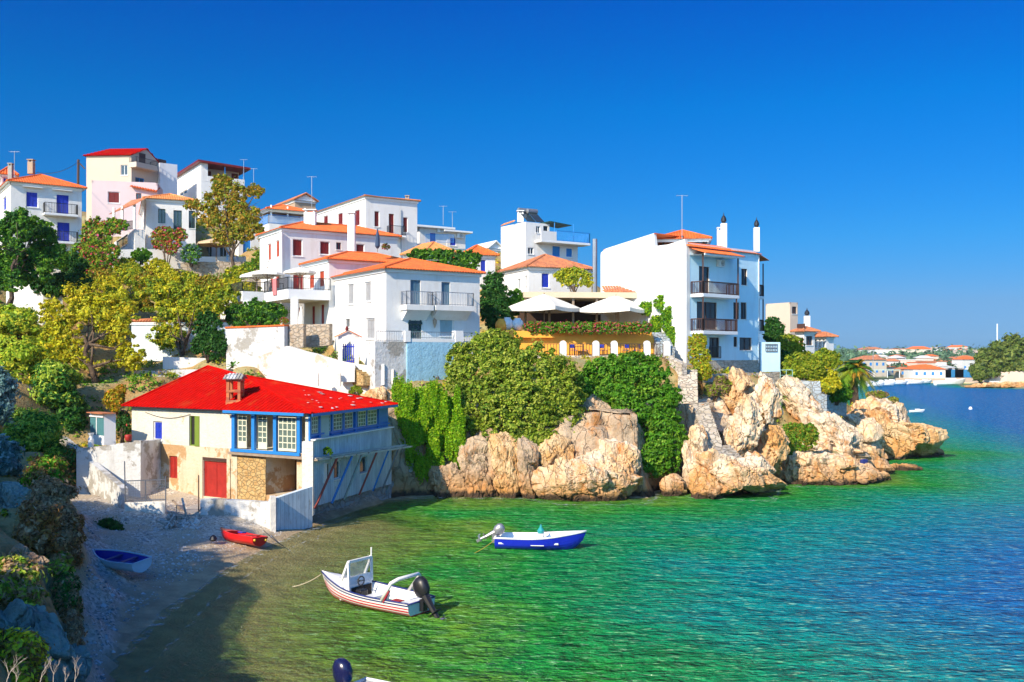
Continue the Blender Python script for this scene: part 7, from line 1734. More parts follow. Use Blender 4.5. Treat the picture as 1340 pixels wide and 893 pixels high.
ltree('autumn_tree', 752, 394, 87, 750, 375, .16, [E(740, 364, 87, 15, 11, 1.3), E(760, 366, 87, 17, 12, 1.3), E(752, 356, 87, 12, 6, 1)], 10000, .16, np.concatenate([YEL, OLIVE]), 'small yellow-leaved tree behind the big restaurant parasols', seed=4, clump=.3, fill=.5)
bush('climbing_vine', [E(848, 404, 83, 14, 9, .8), E(868, 398, 82, 12, 11, .7), E(876, 420, 81.3, 11, 18, .5), E(880, 440, 81, 8, 12, .5), E(858, 425, 82, 8, 12, .6)], 18000, .16, np.concatenate([GREEN, IVY]), 'green vine climbing the blank white flank of the tall house', stems=False)
bush('climbing_shrub', [E(912, 448, 78, 13, 11, .8), E(915, 466, 77.5, 14, 13, .9), E(920, 486, 76.8, 11, 13, .9)], 17000, .15, np.concatenate([YG, YEL]), 'yellow-green climber against the foot of the pale blue front', extra=pal((.6, .2, .03)), extra_p=.08)
bush('dry_shrub', [E(944, 505, 75.5, 13, 12, 1.0), E(930, 512, 75, 9, 8, .8)], 9000, .14, np.concatenate([OLIVE, DRYB]), 'olive-coloured shrub on the rocks below the stone plinth')
bush('dry_shrub', [E(912, 510, 74.5, 8, 9, .7)], 4000, .13, RUST, 'rust-coloured dry tuft beside the upper stone steps')
bush('dry_shrub', [E(832, 474, 77.2, 14, 8, .8), E(850, 482, 76.5, 10, 9, .8)], 7000, .13, np.concatenate([RUST, YEL]), 'orange dry shrub under the walkway pillars, top of the green bush')
bush('dry_shrub', [E(735, 480, 77.4, 16, 7, .8), E(764, 478, 77.4, 10, 6, .7)], 7000, .14, np.concatenate([YEL, RUST]), 'yellow dry shrub below the walkway wall, behind the olive bush')
hd = [E(1046, 575, 72.2, 23, 15, 1.0), E(1060, 568, 72.5, 11, 13, .9), E(1030, 582, 72, 9, 14, .8), E(1042, 562, 72.8, 20, 8, .9)]
bush('hedge', hd, 24000, .12, np.concatenate([OLIVE, GREEN]), 'clipped dark green hedge with an orange-tinted top on the rocks', extra=pal((.55, .22, .03)), extra_p=.1, stems=False)
bush('dry_shrub', [E(1003, 548, 72.6, 7, 8, .5)], 2500, .12, RUST, 'rusty tuft growing below the small palm')
for (u, v, Y, a, b, pl, lb) in ((1012, 432, 99, 13, 16, DGRN, 'dark tree top directly right of the side balconies'), (1034, 452, 98, 18, 14, YG, 'yellow-green tree below the cream house beyond the point'), (1052, 478, 83, 24, 18, YG, 'bright green shrub between the annex and the white houses'), (1028, 480, 92, 16, 20, DGRN, 'dark green shrub right beside the annex wall'), (1080, 470, 85, 20, 12, YG, 'sunlit yellow-green tree below the house with red eaves'), (1078, 498, 83, 20, 16, YEL, 'golden shrub left of the tall palm'), (1050, 505, 88, 26, 14, GREEN, 'dark shrub growing behind the stepped stone wall'), (1096, 512, 85, 16, 14, GREEN, 'deep green shrub at the foot of the tall palm'), (1020, 455, 100, 10, 12, GREEN, 'green shrub above the annex gate')):
    bush('coastal_shrub', [E(u, v, Y, a, b, 1.8), E(u + a * .4, v + b * .4, Y - .6, a * .7, b * .6, 1.3), E(u - a * .5, v + b * .3, Y - .4, a * .6, b * .7, 1.3)], 13000, .19, pl, lb)
bush('dry_shrub', [E(1148, 517, 94, 14, 5, 1.2), E(1168, 524, 94, 8, 4, 1)], 6000, .16, np.concatenate([OLIVE, DRYB]), 'dry grass tuft on the crest of the headland')
bush('dry_shrub', [E(1102, 560, 84, 10, 7, 1)], 4000, .15, DRYB, 'greyish dry bush in the cleft left of the headland')
# beside the beach house
bush('flowering_shrub', [E(149, 524, 65, 13, 13, .8), E(158, 512, 65.5, 8, 8, .6)], 9000, .15, np.concatenate([YEL, AUT]), 'orange-yellow flowering shrub behind the glass cabinet', extra=pal((.8, .3, .03)), extra_p=.15)
bush('garden_shrub', [E(162, 556, 63.5, 9, 18, .7)], 7000, .14, DGRN, 'dark shrub with pink flowers right of the glass cabinet', extra=FLOW, extra_p=.05)
bush('garden_shrub', [E(466, 512, 67.4, 9, 7, .5)], 3500, .11, YG, 'small round yellow-green shrub on the ledge above the glazed porch')
bush('deck_plant', [E(429, 590, 54.6, 7, 5, .3)], 1500, .08, GREEN, 'small green plant growing out of the raking timber deck', stems=False)
_p = S(143, 600, 50.5); _z = gh(_p.x, _p.y)
bush('beach_shrub', [((_p.x, _p.y, _z + .15), (.55, .4, .3)), ((_p.x + .5, _p.y - .3, _z + .05), (.35, .3, .2))], 5000, .1, DGRN, 'low dark green plant on the shingle by the sloping wall')
# the bank on the left
bank = [
 (20, 420, 58, 26, 16, YG, 'yellow-green bush at the left edge, level with the pergola houses', 'garden_shrub', .17, 16000), (60, 455, 44, 28, 24, np.concatenate([YG, YEL]), 'yellowish bush above the dark bank trees', 'bank_shrub', .16, 18000),
 (20, 470, 38, 30, 34, YG, 'bright yellow-green bush high on the left bank', 'bank_shrub', .13, 26000), (70, 505, 41, 28, 30, np.concatenate([DGRN, OLIVE]), 'mixed olive and green bush in the middle of the left bank', 'bank_shrub', .13, 24000),
 (92, 540, 46, 16, 22, DGRN, 'dark green bush left of the glass cabinet', 'bank_shrub', .13, 14000), (42, 570, 44, 32, 30, np.concatenate([DGRN, OLIVE]), 'shadowy green bush above the sloping beach wall', 'bank_shrub', .11, 26000),
 (0, 520, 36, 14, 34, BLUEG, 'blue-grey feathery bush at the left edge, upper', 'bank_shrub', .12, 16000), (4, 600, 34, 17, 24, BLUEG, 'blue-green spiky bush at the left edge, lower', 'bank_shrub', .12, 16000),
 (76, 610, 42, 22, 26, np.concatenate([RUST, DGRN]), 'russet and green shrub hanging over the beach', 'bank_shrub', .1, 20000), (66, 655, 37, 26, 26, DRYB, 'dry brownish shrub with seed heads on the bank', 'dry_shrub', .08, 20000),
 (48, 690, 33, 26, 30, np.concatenate([DRYB, RUST]), 'brown dry shrub above the layered foreground rock', 'dry_shrub', .08, 20000), (82, 705, 36, 18, 34, np.concatenate([RUST, DRYB]), 'reddish shrub at the foot of the bank beside the shingle', 'dry_shrub', .08, 18000),
 (86, 775, 32.5, 16, 26, np.concatenate([DRYB, DGRN]), 'dark scrubby plant at the shingle edge, level with the blue dinghy', 'dry_shrub', .07, 14000), (14, 760, 22, 34, 30, np.concatenate([DRYB, OLIVE]), 'grey-brown scrub between the two foreground rocks', 'dry_shrub', .06, 16000),
 (14, 868, 15, 36, 40, np.concatenate([YEL, RUST]), 'ochre moss and scrub in the bottom left corner', 'dry_shrub', .05, 20000), (96, 830, 28, 10, 22, DRYB, 'thin dry scrub beside the grey-green slab', 'dry_shrub', .06, 8000)]
bank += [(60, 620, 40, 24, 20, np.concatenate([GREEN, RUST]), 'green and russet creeper on the middle of the bank', 'bank_shrub', .1, 12000), (95, 690, 38, 12, 18, RUST, 'small russet bush on the lower edge of the bank', 'dry_shrub', .08, 7000), (70, 735, 34, 20, 16, np.concatenate([DRYB, OLIVE]), 'olive and brown tussock low on the bank', 'dry_shrub', .08, 9000), (30, 800, 24, 22, 14, np.concatenate([OLIVE, DRYB]), 'pale tussock above the foreground slab', 'dry_shrub', .07, 8000), (92, 800, 30, 12, 14, np.concatenate([DRYB, RUST]), 'wiry brown plant above the twigs', 'dry_shrub', .07, 6000)]
for (u, v, Y, a, b, pl, lb, nm, sz, n) in bank:
    hy = hitY(u, v + b * .5)
    if hy and v > 440: k_ = hy / Y; Y = hy - .2; sz = min(sz * max(k_, .7), .17)
    bush(nm, [E(u, v, Y, a * .8, b * .8), E(u + a * .9, v + b * .7, Y, a * .35, b * .4), E(u - a * .2, v - b * .7, Y + .5, a * .5, b * .4), E(u + a * .45, v - b * .25, Y + .4, a * .6, b * .6), E(u - a * .4, v + b * .4, Y - .4, a * .65, b * .6), E(u + a * .2, v + b * .6, Y - .3, a * .6, b * .45)], n, sz * 1.1, pl * 1.45, lb, fill=.4, clump=.3, cden=.8, aspect=2.2)
# yellow scrub terraces below the garden walls: countable clumps
hs_ = [(140, 372, 86), (165, 362, 88), (192, 368, 87), (215, 362, 88), (245, 366, 88), (272, 372, 87), (300, 376, 87), (322, 380, 86), (180, 395, 84), (150, 392, 83), (310, 360, 90), (120, 392, 80), (205, 350, 92), (165, 348, 92), (130, 360, 88)]
SCL = ['above the crown of the leaning tree', 'below the left end of the white garden wall', 'below the bougainvillea', 'directly under the rubble retaining wall', 'above the second yellow tree', 'left of the tall house with red shutters', 'just left of the balcony parasols', 'beside the rubble wall behind the parasols', 'in the middle of the slope', 'above the whitewashed wall, left part', 'highest on the right, by the autumn tree', 'lowest on the left of the slope', 'touching the foot of the garden wall', 'left of the round green shrub', 'under the red-flowered shrub']
for i, (u, v, Y) in enumerate(hs_):
    pl = (YEL, np.concatenate([YEL, YG]), AUT)[i % 3]
    bush('hillside_shrub', [E(u, v, Y, 17, 11, 1.3), E(u + 10, v + 5, Y - .5, 11, 8, 1)], 6500, .17, pl, ('golden', 'yellow-green', 'orange-brown')[i % 3] + ' scrub bush on the upper slope, ' + SCL[i], group='yellow scrub on the upper slope', stems=False)
# unseen trees added on the shoulder left of the frame to dapple the beach
for i, (x, y, h) in enumerate(((-34, 18, 4), (-36, 25, 4.5), (-34.5, 29, 3.5))):
    z = gh(x, y); tree('added_shade_tree', (x, y, z - .3), (x, y, z + h * .5), .3, [((x, y, z + h * .7), (2.6, 2.6, h * .33)), ((x + 1.8, y - 1, z + h * .55), (1.8, 1.8, 1.5)), ((x - 1.7, y + 1, z + h * .6), (1.9, 1.9, 1.6))], 9000, .35, DGRN, 'green tree added out of view to shade the beach, on the left shoulder of the hill', group='added shade trees on the left shoulder', seed=i, clump=.35, cden=.6)
# geraniums on the terrace wall
ORD = ['first', 'second', 'third', 'fourth', 'fifth', 'sixth', 'seventh', 'eighth', 'ninth', 'tenth', 'eleventh', 'twelfth', 'last']
for i in range(13):
    u = 694 + i * 12.6; p = S(u, 427, 79.25)
    bush('geranium', [((p.x, p.y, p.z - .05), (.52, .32, .40)), ((p.x + .2, p.y - .1, p.z - .35), (.35, .2, .3))], 2600, .11, GREEN, 'pink-flowering geranium on the orange wall, ' + ORD[i] + ' in the row from the left', cat='plant', group='geraniums on the orange wall', stems=False, extra=FLOW, extra_p=.22)
for i, (u, v, Y, lb) in enumerate(((415, 450, 76, 'yellow flowering plant on the rubble wall, right of the cream parasol'), (372, 423, 77, 'small red flowering plant beside the balcony drain pipe'), (505, 326, 83, 'pink oleander on the roof terrace behind the white wing'))):
    bush('potted_plant', [E(u, v - 3, Y, 6, 4, .4)], 1500, .1, YG, lb, cat='plant', stems=False, extra=FLOW, extra_p=.3 if i else .05)
# palms
def palm(base, top, r, nf, L, palette, label, size=1.0, droop=1.0):
    root = thing('palm', base, label, 'palm'); mb = MB(); b, t = Vector(base), Vector(top); mb.tube([b.lerp(t, i / 6) for i in range(7)], [r * (1.25 - .05 * i + (.08 if i % 2 else 0)) for i in range(7)], 9); mb.build('trunk', BARK, root)
    rg = random.Random(nf); V = []; C = []
    for i in range(nf):
        az = i * 2.399; el = R_(rg.uniform(-35, 78)); d = Vector((cos(az) * cos(el), sin(az) * cos(el), sin(el))); col = palette[rg.randrange(len(palette))]; pts = []
        l = L * rg.uniform(.8, 1.1)
        for k in range(13):
            q = k / 12; pts.append(t + d * l * q + Vector((0, 0, -droop * l * .55 * q * q)))
        side = d.cross(Vector((0, 0, 1)));  side = side.normalized() if side.length > .05 else Vector((1, 0, 0))
        for k in range(1, 13):
            p = pts[k]; tn = (pts[k] - pts[k - 1]).normalized()
            for sg in (-1, 1):
                for h_ in (0, .5):
                    pp = p.lerp(pts[k - 1], h_); ll = l * .26 * math.sin(pi * min(.97, .12 + k / 13)) ; e = pp + (side * sg + tn * .7 + Vector((0, 0, -.35))).normalized() * ll; w = tn * l * .022
                    V += [tuple(pp - w), tuple(pp + w), tuple(e + w * .3), tuple(e - w * .3)]; C += [col * rg.uniform(.8, 1.2)] * 4
            w2 = side * .02 * size
            V += [tuple(pts[k - 1] - w2), tuple(pts[k - 1] + w2), tuple(pts[k] + w2), tuple(pts[k] - w2)]; C += [col * 1.1] * 4
    co = np.array(V) - np.array(tuple(base)); link('crown', np_mesh('crown', co, np.arange(len(V)).reshape(-1, 4), LEAF, {'Col': np.array(C)}), root)
palm(S(1118, 530, 104), S(1118, 484, 104), .38, 80, 3.0, np.concatenate([OLIVE, DGRN, AUT]), 'tall bushy palm with hanging fronds at the root of the headland', droop=1.3)
palm(S(1014, 532, 74), S(1014, 520, 74), .2, 30, 1.3, np.concatenate([GREEN, YG]), 'small low palm on the rocks above the hedge', droop=1.0)
palm(S(304, 482, 70.2), S(304, 479, 70.2), .08, 14, .6, GREEN, 'tiny spiky yucca on the wall above the red roof', droop=.6)
# undergrowth over the slopes
def undergrowth():
    rng = np.random.default_rng(5); n = 24000; x = rng.uniform(-62, 46, n); y = rng.uniform(24, 128, n)
    z, d, sl = ground_h(x, y); lim = (z > 2.6) & (d > 1.2) & (np.abs(x / np.maximum(y, 1)) < .62) & ~((y < 30) & (x > -12))
    nn = np.array([noise.noise(Vector((a * .09, b * .09, 4))) for a, b in zip(x, y)]); lim &= rng.random(n) < (.62 + nn * .9)
    x, y, z, nn = x[lim], y[lim], z[lim], nn[lim]; K = len(x); arrs = []
    r = rng.uniform(.18, .6, K) * np.where(y < 45, .5, 1)
    hue = rng.random(K) + nn * .9
    for lo, hi, pl in ((-9, .3, YEL), (.3, .62, np.concatenate([OLIVE, DRYB])), (.62, .9, YG), (.9, 9, GREEN)):
        m = (hue >= lo) & (hue < hi); idx = np.where(m)[0]
        if len(idx) == 0: continue
        k = np.repeat(idx, 34); L = len(k); d_ = rng.normal(size=(L, 3)); d_[:, 2] = np.abs(d_[:, 2]); d_ /= np.linalg.norm(d_, axis=1)[:, None]
        P = np.stack([x[k], y[k], z[k] - .05], 1) + d_ * (r[k] * rng.uniform(.3, 1.1, L))[:, None]; nr = d_ + rng.normal(size=(L, 3)) * .5; nr /= np.linalg.norm(nr, axis=1)[:, None]
        t = np.cross(nr, rng.normal(size=(L, 3))); t /= np.linalg.norm(t, axis=1)[:, None]; b = np.cross(nr, t); s = (.05 + .13 * r[k])[:, None] * rng.uniform(.6, 1.3, L)[:, None]
        V = np.stack([P - t * s, P + b * s * .6, P + t * s, P - b * s * .6], 1).reshape(-1, 3); w = rng.integers(0, len(pl), L); C = pl[w] * rng.uniform(.7, 1.2, L)[:, None]; arrs.append((V, np.repeat(C, 4, 0)))
    o = link('undergrowth', foliage_mesh('undergrowth', (0, 0, 0), arrs)); props(o, 'low dry scrub and grass covering the slopes between the houses', 'undergrowth', kind='stuff')
undergrowth()
# pebbles on the shingle
def pebbles():
    rng = np.random.default_rng(8); n = 30000; x = rng.uniform(-30, -6, n); y = rng.uniform(26, 56, n); z, d, sl = ground_h(x, y); m = (z > .1) & (z < 1.7); x, y, z = x[m], y[m], z[m]; K = len(x)
    base = np.array([[1, 0, -.3], [.3, .95, -.3], [-.8, .6, -.3], [-.8, -.6, -.3], [.3, -.95, -.3], [0, 0, .55]]); s = rng.lognormal(-3.25, .5, K)
    a = rng.uniform(0, 6.28, K); c, sn = np.cos(a)[:, None], np.sin(a)[:, None]; bx, by, bz = base[:, 0] * 1.2, base[:, 1] * .85, base[:, 2]
    V = np.stack([x[:, None] + (bx * c - by * sn) * s[:, None], y[:, None] + (bx * sn + by * c) * s[:, None], z[:, None] + bz * s[:, None]], -1).reshape(-1, 3)
    f = np.array([[0, 1, 5], [1, 2, 5], [2, 3, 5], [3, 4, 5], [4, 0, 5]]); q = (f[None] + np.arange(K)[:, None, None] * 6).reshape(-1, 3)
    cols = np.array([(.5, .48, .44), (.3, .28, .26), (.62, .6, .56), (.2, .19, .18), (.42, .36, .28)]); C = np.repeat(cols[rng.integers(0, 5, K)], 6, 0)
    m_, t, b = nodemat('pebble'); vc = N(t, 'ShaderNodeVertexColor'); vc.layer_name = 'Col'; t.links.new(vc.outputs[0], b.inputs['Base Color']); b.inputs['Roughness'].default_value = .8
    o = link('pebbles', np_mesh('pebbles', V, q, m_, {'Col': C})); props(o, 'grey and white pebbles strewn over the beach', 'pebbles', kind='stuff')
pebbles()
# bare twigs in the lower left corner
tw_ = thing('bare_twig', S(80, 905, 9), 'bare pale branching twigs in the bottom left corner', 'twig'); mb = MB(); rg = random.Random(2)
def twig(p, d, l, r, dep):
    q = p + d * l; mb.tube([p, p.lerp(q, .5) + Vector((rg.uniform(-.01, .01), 0, .005)), q], [r, r * .8, r * .55], 5)
    if dep:
        for _ in range(2 + (dep > 1)): twig(q if _ else p.lerp(q, .6), (d + Vector((rg.uniform(-.7, .7), rg.uniform(-.3, .3), rg.uniform(-.1, .5)))).normalized(), l * .62, r * .55, dep - 1)
for u in (8, 22, 50, 86, 98, 70): twig(S(u, 900, 9 + u * .01), Vector((rg.uniform(-.2, .3), 0, 1)).normalized(), rg.uniform(.1, .16), .006, 3)
mb.build('branch', paint('bleached_twig', (.5, .42, .34), .9), tw_)
# ================================================================== the far harbour
rg = random.Random(21)
FW = [plaster('far_white', (.62, .60, .56)), plaster('far_cream', (.56, .48, .38)), plaster('far_pink', (.56, .42, .35))]
def far_house(u, Y, w, dpt, h, z, wi, ri, label, group=None, rot=.3, flat=False, name='far_house', wm=None, rm=None):
    c = Vector(((u - 670) / F * Y, Y, z)); dx = Vector((cos(rot), sin(rot), 0)); dy = Vector((-sin(rot), cos(rot), 0)); o = c - dx * w / 2 - dy * dpt / 2; mb = MB()
    mb.box(o - Vector((0, 0, 3)), dx * w, dy * dpt, Vector((0, 0, h + 3))); mb.cur = 2
    nwin = max(2, int(w / 3))
    for k in range(nwin):
        for fl_ in range(max(1, int(h / 3))):
            mb.box(o + dx * (w * (k + .3) / nwin) - dy * .06 + Vector((0, 0, 1.0 + 3 * fl_)), dx * 1.0, dy * .05, Vector((0, 0, 1.3)))
    mb.cur = 1
    if flat: mb.box(o - dx * .3 - dy * .3 + Vector((0, 0, h + .01)), dx * (w + .6), dy * (dpt + .6), Vector((0, 0, .3)))
    else:
        e = .5; a = [o - dx * e - dy * e, o + dx * (w + e) - dy * e, o + dx * (w + e) + dy * (dpt + e), o - dx * e + dy * (dpt + e)]; a = [p + Vector((0, 0, h + .02)) for p in a]; ins = min(dpt / 2, w * .4); r0 = (a[0] + a[3]) / 2 + dx * ins + Vector((0, 0, dpt * .2)); r1 = (a[1] + a[2]) / 2 - dx * ins + Vector((0, 0, dpt * .2))
        for q in ((a[0], a[1], r1, r0), (a[2], a[3], r0, r1), (a[1], a[2], r1), (a[3], a[0], r0), (a[3], a[2], a[1], a[0])): mb.poly(*q)
    o_ = mb.build(name, [wm or FW[wi % 3], rm or (TILE_OLD if ri % 3 == 0 else TILE if ri % 3 == 1 else FW[0]), BLUET], None, c)
    return props(o_, label, 'house', group)
for i in range(46):
    t = rg.random(); Y = 415 + 280 * t; u = rg.uniform(1118, 1264) ; z = 1.5 + (Y - 400) * .013; hh = rg.choice([2.8, 3.4, 5.2]); fl_ = rg.random() < .3
    lb = '%s %s house with %s in the far town, %s %s' % (('white', 'cream', 'pinkish')[i % 3], 'two-storey' if hh > 4 else 'low', 'flat roof' if fl_ else ('brown roof', 'orange roof', 'pale roof')[i % 3], 'back rows' if t > .5 else 'front rows', 'left' if u < 1190 else 'right')
    far_house(u, Y, rg.uniform(6, 12), rg.uniform(6, 8), hh, z, i, i, lb, 'houses of the far town: ' + lb, rg.uniform(-.5, .7), flat=fl_)
for i in range(16):
    Y = rg.uniform(800, 1250); u = rg.uniform(1130, 1275); far_house(u, Y, rg.uniform(12, 24), 12, rg.uniform(4, 7), gh((u - 670) / F * Y, Y) + 1, i, i, '%s %s-roofed villa on the far wooded hill, %s part' % (('white', 'cream', 'pinkish')[i % 3], 'flat' if i % 2 == 0 else 'tile', 'left' if u < 1180 else ('middle' if u < 1230 else 'right')), 'villas on the far hill', rg.uniform(-.4, .4), flat=i % 2 == 0)
far_house(1209, 392, 13.5, 9, 3.4, 1.3, 0, 1, 'white boathouse with bright orange roof on the far quay', rot=.05, rm=TILE)
far_house(1136, 415, 12, 9, 6.5, 2.0, 1, 0, 'cream house with brown roof at the left end of the far quay', rot=.2)
far_house(1181, 398, 5, 5, 3.2, 1.4, 2, 0, 'small brownish hut left of the orange-roofed boathouse', rot=.1, wm=TANW)
far_house(1226, 430, 8, 5, 3.4, 2, 0, 2, 'low white kiosk right of the orange-roofed boathouse', rot=.1, flat=True)
far_house(1263, 470, 9, 8, 5.5, 3, 0, 1, 'white house with red roof just left of the pine headland', rot=.2)
for i, (u0, w) in enumerate(((1233, 9), (1248, 10), (1262, 8))):
    p = Vector(((u0 - 670) / F * 396, 396, 1.2)); cn = thing('blue_canopy', p, 'blue-netted canopy on the far quay, %s of the three' % ('left', 'middle', 'right')[i], 'canopy', 'blue canopies on the quay'); mb = MB(); mb.box(p + Vector((-w / 2, 0, 3.4)), (w * .96, 0, 0), (0, 6, 0), (0, 0, .25)); mb.build('roof', WPAINT, cn); mb = MB(); mb.box(p + Vector((-w / 2 + .2, .2, 0)), (w * .9, 0, 0), (0, .1, 0), (0, 0, 3.3)); mb.build('net', paint('blue_netting', (.02, .2, .42), .8, .4), cn)
# quay canopy, left
p = Vector(((1150 - 670) / F * 392, 392, 1.2)); cn = thing('quay_shelter', p, 'long pale shelter roof on the far quay behind the moored boats', 'shelter'); mb = MB(); mb.box(p + Vector((-8, 0, 3.0)), (17, 0, 0), (0, 5, 0), (0, 0, .3)); mb.build('roof', paint('pale_green_sheet', (.5, .62, .5)), cn)
for x in (-7.5, -2, 3.5, 8.5): mb = MB(); mb.box(p + Vector((x, .2, 0)), (.25, 0, 0), (0, .25, 0), (0, 0, 3)); mb.build('post', WPAINT, cn)
# trees of the town and hill
base = None
def clump_tree(p, r, pl, label, group, n=700, size=.8):
    blobs = [((p[0], p[1], p[2] + r * .9), (r, r, r * .75)), ((p[0] + r * .7, p[1], p[2] + r * .6), (r * .6, r * .6, r * .5)), ((p[0] - r * .6, p[1] - r * .2, p[2] + r * .55), (r * .6, r * .6, r * .5))]
    root = thing('far_tree', p, label, 'tree', group); mb = MB(); mb.tube([Vector(p) - Vector((0, 0, .5)), Vector(p) + Vector((0, 0, r * .8))], [r * .1, r * .06], 6); mb.build('trunk', BARK, root)
    link('crown', foliage_mesh('crown', p, [foliage_arrays(blobs, n, size, pl, clump=.35)]), root); return root
FARG = pal((.09, .18, .08), (.13, .23, .12), (.07, .14, .07), (.17, .26, .13))  # greens lightened, distance haze painted into the leaf colour
for i in range(46):
    Y = rg.uniform(420, 700); u = rg.uniform(1118, 1275); clump_tree(((u - 670) / F * Y, Y, 1.0 + (Y - 400) * .013), rg.uniform(2.0, 3.6), FARG, 'dark tree in the far town, %s rows, %s' % ('front' if Y < 520 else 'back', 'left of the boathouse' if u < 1190 else ('behind the boathouse' if u < 1228 else 'near the pine headland')), 'trees of the far town', 500, 1.0)
wood = []
rng2 = np.random.default_rng(3); x = rng2.uniform(250, 760, 2600); y = rng2.uniform(700, 1500, 2600); z = ground_h(x, y)[0]
for a, b, c in zip(x, y, z): wood.append(((a, b, c + 2), (rg.uniform(4, 8), rg.uniform(4, 8), rg.uniform(2, 4))))
o = link('far_wood', foliage_mesh('far_wood', (0, 0, 0), [foliage_arrays(wood, 90000, 2.6, FARG * 1.25, clump=.5, cden=.25)])); props(o, 'hazy green wood covering the hill beyond the town', 'wood', kind='stuff')
# right-hand headland with pines
PINE = pal((.16, .22, .03), (.09, .15, .02), (.24, .27, .05), (.05, .09, .015))
pines = [(1282, 486, 301, 10, 13), (1296, 480, 303, 14, 17), (1316, 476, 305, 16, 18), (1334, 470, 303, 16, 20), (1352, 460, 306, 20, 24), (1308, 462, 312, 14, 18), (1330, 452, 314, 16, 16), (1290, 468, 310, 11, 14), (1372, 455, 308, 20, 26)]
nm_ = ['leftmost and lowest', 'second from the left', 'third from the left, over the shore wall', 'fourth, leaning over the rocks', 'at the frame edge', 'behind the second', 'tallest, at the back', 'left one of the back row', 'beyond the frame edge']
for i, (u, v, Y, a, b) in enumerate(pines):
    bs = S(u, v + b * .9, Y); bl = [E(u, v - b * .25, Y, a, b * .5), E(u - a * .5, v + b * .1, Y, a * .6, b * .35), E(u + a * .5, v + b * .15, Y, a * .6, b * .4), E(u, v + b * .45, Y - 2, a * .8, b * .35)]
    tree('pine_tree', bs - Vector((0, 0, 2)), S(u, v, Y), .4, bl, 9000, .75, PINE, 'green pine on the right-hand headland, ' + nm_[i], seed=i, clump=.28, nbr=5)
plank_wall('shore_wall', [(1288, 303, 488, 500), (1318, 300, 487, 502), (1375, 298, 484, 504)], 1.0, CREAM, 'long cream sea wall below the pines of the right-hand headland', bumpy=.4)
for i, (u, v, rx, nm) in enumerate(((1296, 504, 7, 'left'), (1318, 504, 8, 'middle'), (1338, 505, 8, 'right'))): rk(u, v, 297, (rx, 3, 1.6), 60 + i, LIMEO, 'low orange shore rock below the cream sea wall, ' + nm, zc=.4, sub=4)
mb = MB(); mb.tube([S(1305, 470, 330), S(1305, 424, 330)], .2, 6); mb.top('mast', WPAINT, 'thin white mast rising above the pines', 'mast')
mb = MB(); mb.tube([S(1142.5, 490, 400), S(1142.5, 462, 400)], .12, 5); mb.top('mast', METAL, 'thin grey mast by the far quay', 'mast')
# sandy spit
mb = MB(); pts = [G(u, v, .35) for u, v in ((1172, 501), (1200, 500.3), (1240, 500.2), (1275, 501), (1300, 505))]; bk = [G(u, v, .35) for u, v in ((1172, 497.5), (1200, 497.2), (1240, 497.2), (1275, 497), (1310, 497))]
for i in range(4): mb.poly(pts[i], pts[i + 1], bk[i + 1] + Vector((0, 0, .8)), bk[i] + Vector((0, 0, .8))); mb.poly(pts[i] - Vector((0, 0, 1)), pts[i + 1] - Vector((0, 0, 1)), pts[i + 1], pts[i])
o = mb.build('sand_spit', plaster('pale_sand', (.72, .52, .3)), None, (0, 0, 0)); props(o, kind='structure')
# moored boats far away: one hull shape, copied
def small_boat(label, group=None):
    st = hull_pts(6.0, 2.1, 1.1, n=10, m=4, bowrise=.5); root = thing('moored_boat', (0, 0, 0), label, 'boat', group); mb = MB()
    for sg in (1, -1):
        ix = [mb.add([(x, sg * y, z) for x, y, z in s]) for s in st]
        for i in range(len(st) - 1):
            for j in range(4): mb.face((ix[i] + j, ix[i + 1] + j, ix[i + 1] + j + 1, ix[i] + j + 1))
    for i in range(len(st) - 1): a, b = st[i][-1], st[i + 1][-1]; mb.poly((a[0], -a[1], a[2] - .2), (b[0], -b[1], b[2] - .2), (b[0], b[1], b[2] - .2), (a[0], a[1], a[2] - .2))
    s0 = st[0]; mb.poly(*[(x, -y, z) for x, y, z in s0], *[(x, y, z) for x, y, z in reversed(s0)]); mb.build('hull', GEL, root)
    mb = MB(); mb.box((-.6, -.6, .6), (1.6, 0, 0), (0, 1.2, 0), (0, 0, .9)); mb.build('cabin', GEL, root); return root
B0 = small_boat('white boat moored in the row along the far quay', 'boats along the far quay')
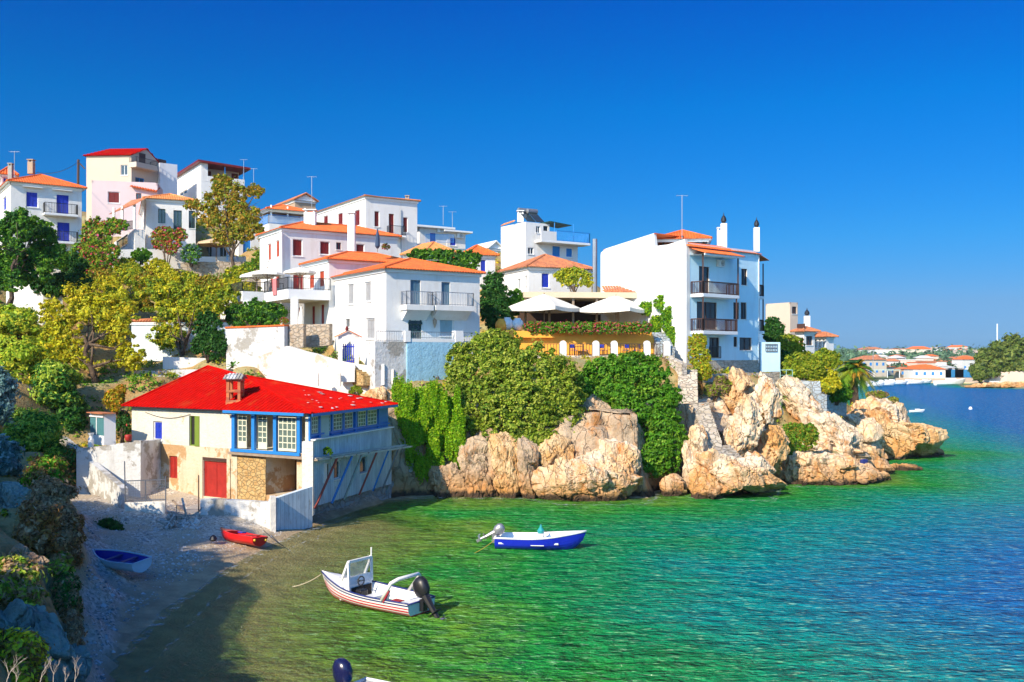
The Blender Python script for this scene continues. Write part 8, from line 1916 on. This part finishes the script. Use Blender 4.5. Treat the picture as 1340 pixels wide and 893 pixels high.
SP0 = [(1146, 506, .2), (1153, 503, 1.0), (1160, 505, .1), (1168, 502, 2.2), (1177, 503.5, .2), (1188, 502, .4), (1198, 503, .1), (1210, 502.2, .3), (1136, 504, .5), (1128, 506, .3)]
SP = sorted(SP0)
for i, (u, v, a) in enumerate(SP):
    if i == 0: r = B0
    else:
        r = B0.copy(); COL.objects.link(r)
        for ch in list(B0.children): c_ = ch.copy(); COL.objects.link(c_); c_.parent = r
    p = G(u, v); r.location = p; r.rotation_euler = (0, 0, a); r['label'] = 'white boat moored along the far quay, ' + (ORD[i] + ' from the left' if i < 9 else 'rightmost of the row')
for (u, v, a, sc, lb) in ((1243, 504.5, .05, 1.7, 'long white boat anchored in front of the blue canopies'), (1299, 507.5, .05, 1.4, 'white boat moored below the right-hand sea wall'), (1200, 540, .0, .42, 'little white boat half hidden behind the headland tip')):
    r = B0.copy(); COL.objects.link(r); r['label'] = lb; del r['group']
    for ch in list(B0.children): c_ = ch.copy(); COL.objects.link(c_); c_.parent = r
    r.location = G(u, v); r.rotation_euler = (0, 0, a); r.scale = (sc, sc, sc)
for i, (u, v) in enumerate(((1270, 536), )):
    mb = MB(); mb.lathe(G(u, v), [(.2, -.2), (.35, .1), (.2, .45), (.05, .5)], 10); mb.top('buoy', WPAINT, 'white buoy floating in the blue channel', 'buoy', smooth=True)
# ------------------------------------------------------------------ sea air: one box of thin, even haze
mb = MB(); mb.box((-900, -60, -12), (1900, 0, 0), (0, 1800, 0), (0, 0, 60))
hz = mb.build('haze', None, None, (0, 0, 0)) if False else None
me = bpy.data.meshes.new('haze'); me.from_pydata(mb.v, [], mb.f); hm = bpy.data.materials.new('haze'); hm.use_nodes = True; ht = hm.node_tree; ht.nodes.clear()
ho = ht.nodes.new('ShaderNodeOutputMaterial'); pv = ht.nodes.new('ShaderNodeVolumePrincipled'); pv.inputs['Density'].default_value = 0.00009; pv.inputs['Color'].default_value = (.75, .87, 1, 1); pv.inputs['Anisotropy'].default_value = 0.1
ht.links.new(pv.outputs[0], ho.inputs['Volume']); me.materials.append(hm); hz = bpy.data.objects.new('haze', me); COL.objects.link(hz); hz['kind'] = 'stuff'; hz['label'] = 'thin bluish sea haze over the bay'
